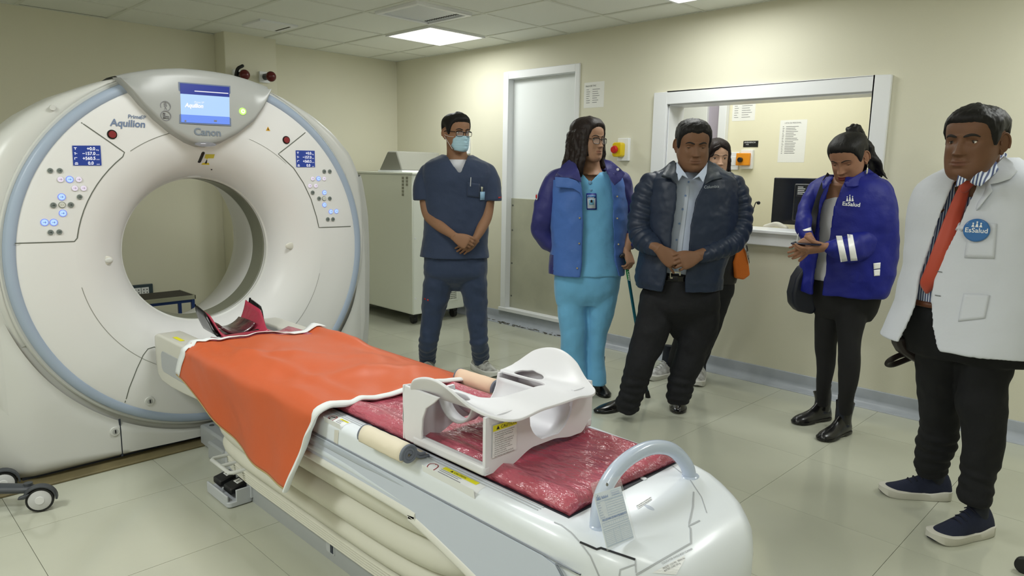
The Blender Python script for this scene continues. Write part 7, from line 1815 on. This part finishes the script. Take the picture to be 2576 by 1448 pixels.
btext('jacket_text', bk5, 'EsSalud', (2118, 516), (2153, 519), .028, white_m, jk5, .004, bold=.0006)
def family(b, cx, cy, s, m, par, eps=.004):
    """three little figures logo"""
    for k, (dx, h) in enumerate(((-9, 12), (0, 17), (9, 13))):
        def P(x, y): return hit(b, cx+x*s, cy+y*s, 0)[0]
        pts = [P(dx-4, 0), P(dx+4, 0), P(dx+1, -h), P(dx-1, -h)]
        if any(p is None for p in pts): continue
        N_ = (CAM-pts[0]).normalized(); mb = MB(); mb.add([p+N_*eps for p in pts], [(0, 1, 2, 3)])
        c = P(dx, -h-3)+N_*eps; r_ = (P(dx+2.2, -h)-P(dx, -h)).length; mb.add([c+RT*cos(t)*r_+ZZ*sin(t)*r_ for t in [q_*pi/5 for q_ in range(10)]], [tuple(range(10))]); obj('logo_figure', mb, m, par, smooth=False)
family(bk5, 2138, 506, .75, white_m, jk5)
lg = mat('leggings_black', (20, 20, 23), .8)
mb = f.torso([(2046, 2202, 705, 0, .68), (2046, 2200, 740, 0, .68), (2052, 2190, 775, 0, .62), (2064, 2176, 800, 0, .5)])
f.limb([(2143, 765, -.05, 44), (2137, 850, -.09, 29), (2136, 920, -.11, 27), (2131, 975, -.11, 22), (2128, 1012, -.08, 18), (2127, 1040, -.07, 15)], mb, mod=wr(.04, 14, 1), n=24); f.limb([(2090, 765, .05, 38), (2078, 850, .08, 28), (2077, 915, .09, 22.5), (2072, 965, .1, 18), (2070, 995, .13, 16), (2070, 1020, .14, 14)], mb, mod=wr(.04, 14, 5), n=24)
f.fuse('leggings', mb, lg, voxel=.0065, smooth=2, amp=.003)
bt_ = mat('boot_black', (18, 18, 20), .3, coat=.3)
for (hp, tp, shaft, dd) in (((2130, 1085), (2068, 1108), [(2128, 1008, -.105, 20), (2127, 1040, -.11, 20), (2124, 1068, -.115, 21)], 0), ((2082, 1052), (1988, 1068), [(2068, 980, .1, 19), (2070, 1010, .1, 20), (2072, 1040, .1, 21)], 0)):
    so = f.shoe(hp, tp, .27, 'boot', bt_, blackg_m, .095); h_ = hof(onz(*hp))-f.h0; A = onz(*hp); d_ = (onz(*tp)-A).normalized()
    top = f.at(shaft[0][0], shaft[0][1], h_-.0); r0 = shaft[0][3]*f.pm()
    mb = MB(); tube(mb, [(*(A+d_*.055+ZZ*.06), .044), (*(A+d_*.05+ZZ*.11), .043), (*(top*.5+(A+d_*.045+ZZ*.12)*.5), .047), (*top, .050)], n=20, ref=d_, k=1.05); o_ = fuse('boot_shaft', mb, bt_, f.root, voxel=.006, smooth=2, amp=.003)
pe = f.W(.080, -.012, -.040)
mb = MB(); sphere(mb, pe-ZZ*.035, (.010, .003, .018), U=f.hF, V=f.hU, Wv=ZZ); obj('earring', mb, mat('earring_silver', (220, 218, 205), .15, metal=.8), f.root); obj('earring_hook', tube(MB(), [pe, pe-ZZ*.02], .0012, n=6), steel_m, f.root)
hb_ = empty('handbag', f.at(2020, 780, .1)); tag(hb_, 'dark navy handbag hanging by a black strap at the ponytailed woman\'s hip', 'bag')
P = [(2022, 672), (2040, 668), (2052, 700), (2056, 780), (2046, 792), (2010, 784), (1996, 768), (1994, 740), (2004, 700)]
mb = MB(); mb.prism([f.at(x, y, .02) for x, y in P], FH*.10); obj('bag_body', mb, mat('bag_navy', (20, 24, 38), .45), hb_, bevel=.02, seg=3)
Ps = []
for x, y in ((2083, 440), (2074, 456), (2064, 480), (2054, 510), (2046, 540), (2042, 570)):
    h_ = None
    for b_ in (bk5, b6):
        p_ = hit(b_, x, y, 0)[0]
        if p_ and (h_ is None or hof(p_) < hof(h_)): h_ = p_
    Ps.append((h_ if h_ else f.at(x, y, -.1))-FH*.012)
Ps += [f.at(2036, 620, .02), f.at(2030, 675, .05)]
obj('bag_strap', tube(MB(), Ps, .017, n=10, ref=FH, k=.2), mat('strap_black', (28, 28, 32), .7), hb_)
# ------------------------------------------------------------------ 6 man in white coat
sk6 = skinmat('skin_dark_brown', (112, 79, 59), (106, 64, 54))
f = Fig('man in white coat with red-orange tie and round blue badge, at the right edge', -1.38, -5.69, -42, sk6)
wc = mat('coat_white', (208, 212, 222), .7, sheen=.1, bump=.25, bscale=8, bdist=.02, var=.03)
f.head(2454, 358, -58, 4, 0, 1.13, -.12, {'lip': .5, 'cheek': .07, 'nose': 1.05, 'crown': .90}); f.eyes(.8, (-.15, -.05)); f.brows(brow_m, .0045, -.001)
f.scalp(hair_m, [(0, .066), (22, .068), (40, .062), (50, .054), (58, .036), (66, .008), (74, -.014), (83, -.018), (87, .018), (93, .034), (104, .026), (112, -.006), (125, -.045), (180, -.060)], .008, .001, .003, 150, .008, seed=21, soft=.012)
core = f.limb([(2462, 380, -.08, 46), (2455, 430, -.05, 48), (2455, 460, -.03, 62)], n=22); f.torso([(2400, 2540, 455, -.03, .8), (2370, 2600, 480, 0, .64), (2355, 2600, 560, 0, .66), (2345, 2600, 780, 0, .68)], core)
f.limb([(2372, 860, .08, 45), (2350, 1040, .12, 26), (2345, 1190, .17, 18)], core); f.limb([(2475, 860, -.03, 48), (2470, 1060, -.08, 30), (2455, 1270, -.12, 20)], core)
fine = f.limb([(2292, 780, .19, 20), (2290, 828, .19, 19)]); w_ = f.at(2292, 826, .20); fine._j(f.hand(w_, -ZZ+RT*.1, -RT*.8-FH*.4, 1, .95, ((60, 80, 50),)*4))
f.body(core, fine)
st_ = mat('shirt_striped', (214, 222, 236), .7)
nt = st_.node_tree; b_ = nt.nodes['Principled BSDF']; tc = nt.nodes.new('ShaderNodeTexCoord'); mp = nt.nodes.new('ShaderNodeMapping'); wv = nt.nodes.new('ShaderNodeTexWave'); rp_ = nt.nodes.new('ShaderNodeValToRGB')
mp.inputs['Rotation'].default_value = (0, 0, -(YAW)+radians(-42)*0+.0); wv.inputs['Scale'].default_value = 34; wv.bands_direction = 'X'
rp_.color_ramp.elements[0].color = lin((60, 74, 120)); rp_.color_ramp.elements[1].color = lin((214, 222, 236)); rp_.color_ramp.elements[0].position = .35; rp_.color_ramp.elements[1].position = .6
mp.vector_type = 'TEXTURE'; mp.inputs['Rotation'].default_value = (0, 0, math.atan2(f.U.y, f.U.x))
nt.links.new(tc.outputs['Object'], mp.inputs[0]); nt.links.new(mp.outputs[0], wv.inputs['Vector']); nt.links.new(wv.outputs['Fac'], rp_.inputs[0]); nt.links.new(rp_.outputs[0], b_.inputs['Base Color'])
mb = f.torso([(2408, 2530, 436, -.04, .95), (2392, 2560, 456, -.03, .8), (2366, 2600, 490, -.01, .68), (2348, 2610, 560, 0, .70), (2322, 2610, 640, 0, .74), (2312, 2610, 720, 0, .78), (2312, 2605, 768, 0, .78)], grow=-.01); sh6 = f.fuse('striped_shirt', mb, st_, voxel=.0065, smooth=2, amp=.004)
bs6 = bvobj(sh6)
flap(f, 'shirt_collar', [(2441, 458, -.235), (2452, 442, -.225), (2490, 414, -.16), (2522, 382, -.05), (2532, 388, -.03), (2528, 406, -.06), (2502, 436, -.16), (2466, 468, -.235), (2456, 466, -.235)], st_, .008); flap(f, 'shirt_collar', [(2410, 440, -.19), (2420, 446, -.215), (2432, 452, -.225), (2420, 462, -.225), (2404, 470, -.21)], st_, .008)
tie = mat('tie_rust', (178, 66, 44), .45, sheen=.3)
C = [(2433, 452, 17, 12), (2427, 470, 15, 14), (2422, 480, 15, 16), (2412, 510, 19, 19), (2394, 560, 22, 22), (2374, 620, 25, 25), (2352, 680, 26, 26), (2340, 712, 25, 22), (2331, 737, 2, 3)]
rg = []
for x, y, l, r_ in C:
    row = []
    for k in range(9):
        xx = x-l+(l+r_)*k/8; p_ = hit(bs6, xx, y, 0)[0]; 
        dd = hof(p_)-f.h0 if p_ else -.26
        row.append((xx, y, dd))
    m_d = min(q[2] for q in row); rg.append([f.at(q[0], q[1], (q[2]*.5+m_d*.5)-.010-.006*(1-abs(k-4)/4)) for k, q in enumerate(row)])
R2 = []; cols = [catmull([tuple(r_[k]) for r_ in rg], n=4) for k in range(9)]
for i in range(len(cols[0])): R2.append([Vector(cols[k][i]) for k in range(9)])
obj('necktie', MB().loft(R2, closed=False, cap=False), tie, f.root, angle=180, solid=.006)
kn = hit(bs6, 2435, 462, .0)[0]; kd = hof(kn)-f.h0; mb = MB(); tube(mb, [(*f.at(2440, 450, kd-.015), .026), (*f.at(2434, 460, kd-.022), .024), (*f.at(2427, 474, kd-.018), .017)], n=16, ref=FH, k=.6, roundcap=True); obj('tie_knot', mb, tie, f.root)
mb = f.torso([(2310, 2600, 758, 0, .78), (2308, 2600, 772, 0, .78)]); f.fuse('belt', mb, mat('belt_brown', (92, 54, 34), .4), voxel=.007, smooth=1)
pt_m = mat('trouser_dark', (16, 17, 21), .85, bump=.3, bscale=9, bdist=.02)
mb = f.torso([(2316, 2580, 768, 0, .77), (2312, 2570, 800, 0, .74), (2308, 2552, 860, 0, .62), (2312, 2540, 900, 0, .5)])
f.limb([(2370, 860, .06, 64), (2362, 950, .08, 56), (2364, 1010, .10, 50), (2366, 1060, .12, 48), (2352, 1120, .14, 44), (2346, 1160, .15, 39), (2346, 1188, .16, 34)], mb, mod=ank(.09, 11, 2, .36, .06), n=32, step=.01); f.limb([(2474, 860, -.04, 70), (2472, 950, -.06, 60), (2470, 1020, -.08, 58), (2474, 1080, -.09, 53), (2466, 1150, -.10, 44), (2460, 1200, -.11, 42), (2452, 1240, -.12, 40), (2450, 1262, -.12, 38)], mb, mod=ank(.09, 11, 6, .44, .06), n=32, step=.01)
f.fuse('trousers', mb, pt_m, voxel=.007, smooth=2, amp=.010, nsc=8)
CS = [(2432, 2540, 396, .0, .95), (2402, 2572, 424, -.0, .84), (2372, 2600, 446, -.0, .74), (2345, 2622, 480, 0, .70), (2330, 2630, 540, 0, .72), (2322, 2632, 620, 0, .76), (2310, 2632, 700, 0, .80), (2292, 2628, 770, 0, .84), (2268, 2622, 830, 0, .86), (2254, 2618, 862, 0, .86)]
cL = [(390, 2425), (420, 2420), (440, 2408), (480, 2388), (523, 2370), (624, 2335), (704, 2308), (770, 2298), (805, 2284), (862, 2254)]; cR = [(390, 2500), (420, 2484), (456, 2459), (523, 2428), (607, 2389), (673, 2352), (748, 2340), (814, 2343), (850, 2354), (862, 2362)]
mb = f.coat(CS, cL, cR, .012, .010, folds(.018, 5, .02, 4), n=200)
ct6 = f.fuse('white_coat', mb, wc, voxel=.006, smooth=5, amp=.006, nsc=5, seed=31)
mb = f.limb([(2545, 455, .0, 44), (2582, 500, -.04, 58), (2596, 580, -.07, 62), (2598, 660, -.10, 60), (2578, 730, -.13, 56), (2540, 785, -.14, 50), (2506, 830, -.13, 42), (2490, 852, -.12, 38)], mod=wr(.06, 8, 3), n=30, roundcap=True, step=.014); s61 = f.fuse('coat_sleeve', mb, wc, voxel=.0065, smooth=2, amp=.007, nsc=6, seed=33)
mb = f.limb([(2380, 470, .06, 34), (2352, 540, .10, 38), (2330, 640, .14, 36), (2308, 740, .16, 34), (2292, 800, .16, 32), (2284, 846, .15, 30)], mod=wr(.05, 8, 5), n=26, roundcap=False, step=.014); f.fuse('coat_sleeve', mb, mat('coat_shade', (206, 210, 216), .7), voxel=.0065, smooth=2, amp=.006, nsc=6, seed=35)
bc6 = bvobj(ct6)
def cd_(x, y):
    for r_ in range(0, 34, 3):
        for sx, sy in ((1, 0), (-1, 0), (.7, .7), (-.7, .7)):
            p_ = hit(bc6, x+sx*r_, y+sy*r_, 0)[0]
            if p_: return hof(p_)-f.h0
    return -.25
def lapel(name, pts, th=.008, lift=.018): return flap(f, name, [(x, y, cd_(x, y)-lift) for x, y in pts], wc, th, sm=9, bv=bc6, lift=lift)
lapel('lapel', [(2470, 452), (2500, 420), (2526, 392), (2548, 410), (2558, 432), (2540, 450), (2510, 460), (2491, 463), (2496, 480), (2458, 530), (2421, 579), (2385, 628), (2354, 668), (2368, 640), (2390, 606), (2429, 526), (2458, 462)])
onbody('coat_pocket', bc6, [(2438, 560), (2508, 562), (2502, 650), (2426, 648)], wc, ct6, .003, 8); onbody('coat_pocket', bc6, [(2424, 738), (2490, 742), (2478, 800), (2410, 808)], wc, ct6, .003, 8)
for a, b in (((2358, 681), (2370, 683)), ((2352, 741), (2366, 743))): onbody('buttonhole', bc6, [a, b, (b[0], b[1]+2), (a[0], a[1]+2)], mat('thread_shadow', (120, 124, 128), .8), ct6, .003, 2)
pc, nc = hit(bc6, 2458, 579, .010); N_ = ((CAM-pc).normalized()*.6+nc*.6).normalized(); N_.z = .0; N_.normalize()
bdg = obj('round_badge', cyl(MB(), pc, pc+N_*.008, .043, 48, .040), mat('badge_blue_round', (36, 104, 172), .2, coat=.5), f.root, bevel=.002)
Xb = ZZ.cross(N_).normalized(); text('badge_text', 'EsSalud', pc+N_*.008-ZZ*.008, Xb, ZZ, .024, white_m, bdg, eps=.0008, align='CENTER', bold=.0003, N=N_)
for dx, h in ((-.012, .010), (0, .015), (.012, .011)):
    mb = MB(); o_ = pc+N_*.0088+Xb*dx+ZZ*.012; mb.add([o_-Xb*.005, o_+Xb*.005, o_+ZZ*h+Xb*.001, o_+ZZ*h-Xb*.001], [(0, 1, 2, 3)]); c_ = o_+ZZ*(h+.003); mb.add([c_+Xb*cos(t)*.0028+ZZ*sin(t)*.0028 for t in [q_*pi/5 for q_ in range(10)]], [tuple(range(10))]); obj('logo_figure', mb, white_m, bdg, smooth=False)
dk_ = mat('bag_dark_brown', (34, 26, 26), .4)
bgc = empty('leather_bag', f.at(2290, 900, .18)); tag(bgc, 'dark brown leather bag with a looped strap held behind the white-coated man', 'bag')
mb = MB(); P = [(2258, 852), (2320, 846), (2330, 905), (2324, 922), (2296, 906), (2272, 890), (2262, 872)]; mb.prism([f.at(x, y, .10) for x, y in P], FH*.07); obj('bag_body', mb, dk_, bgc, bevel=.015, seg=3)
obj('strap_loop', tube(MB(), [f.at(2300, 888, .20), f.at(2268, 892, .18), f.at(2240, 905, .17), f.at(2232, 914, .19), f.at(2248, 916, .21), f.at(2285, 902, .22), f.at(2300, 896, .22)], .013, n=10, ref=FH, k=.35), dk_, bgc)
ns_ = mat('navy_knit', (28, 34, 56), .85, bump=.4, bscale=200, bdist=.002); sw2 = mat('sole_cream', (206, 204, 194), .6)
f.shoe((2385, 1252), (2200, 1238), .29, 'sneaker', ns_, sw2, .105); f.shoe((2482, 1335), (2328, 1365), .30, 'sneaker', ns_, sw2, .108)
# black castor tip at the lower right corner
o = onz(2574, 1440); e = tag(obj('black_castor', cyl(MB(), (o.x-.012, o.y, .03), (o.x+.012, o.y, .03), .03, 24), black_m, None, bevel=.004), 'black rubber castor just entering at the bottom right corner', 'castor')
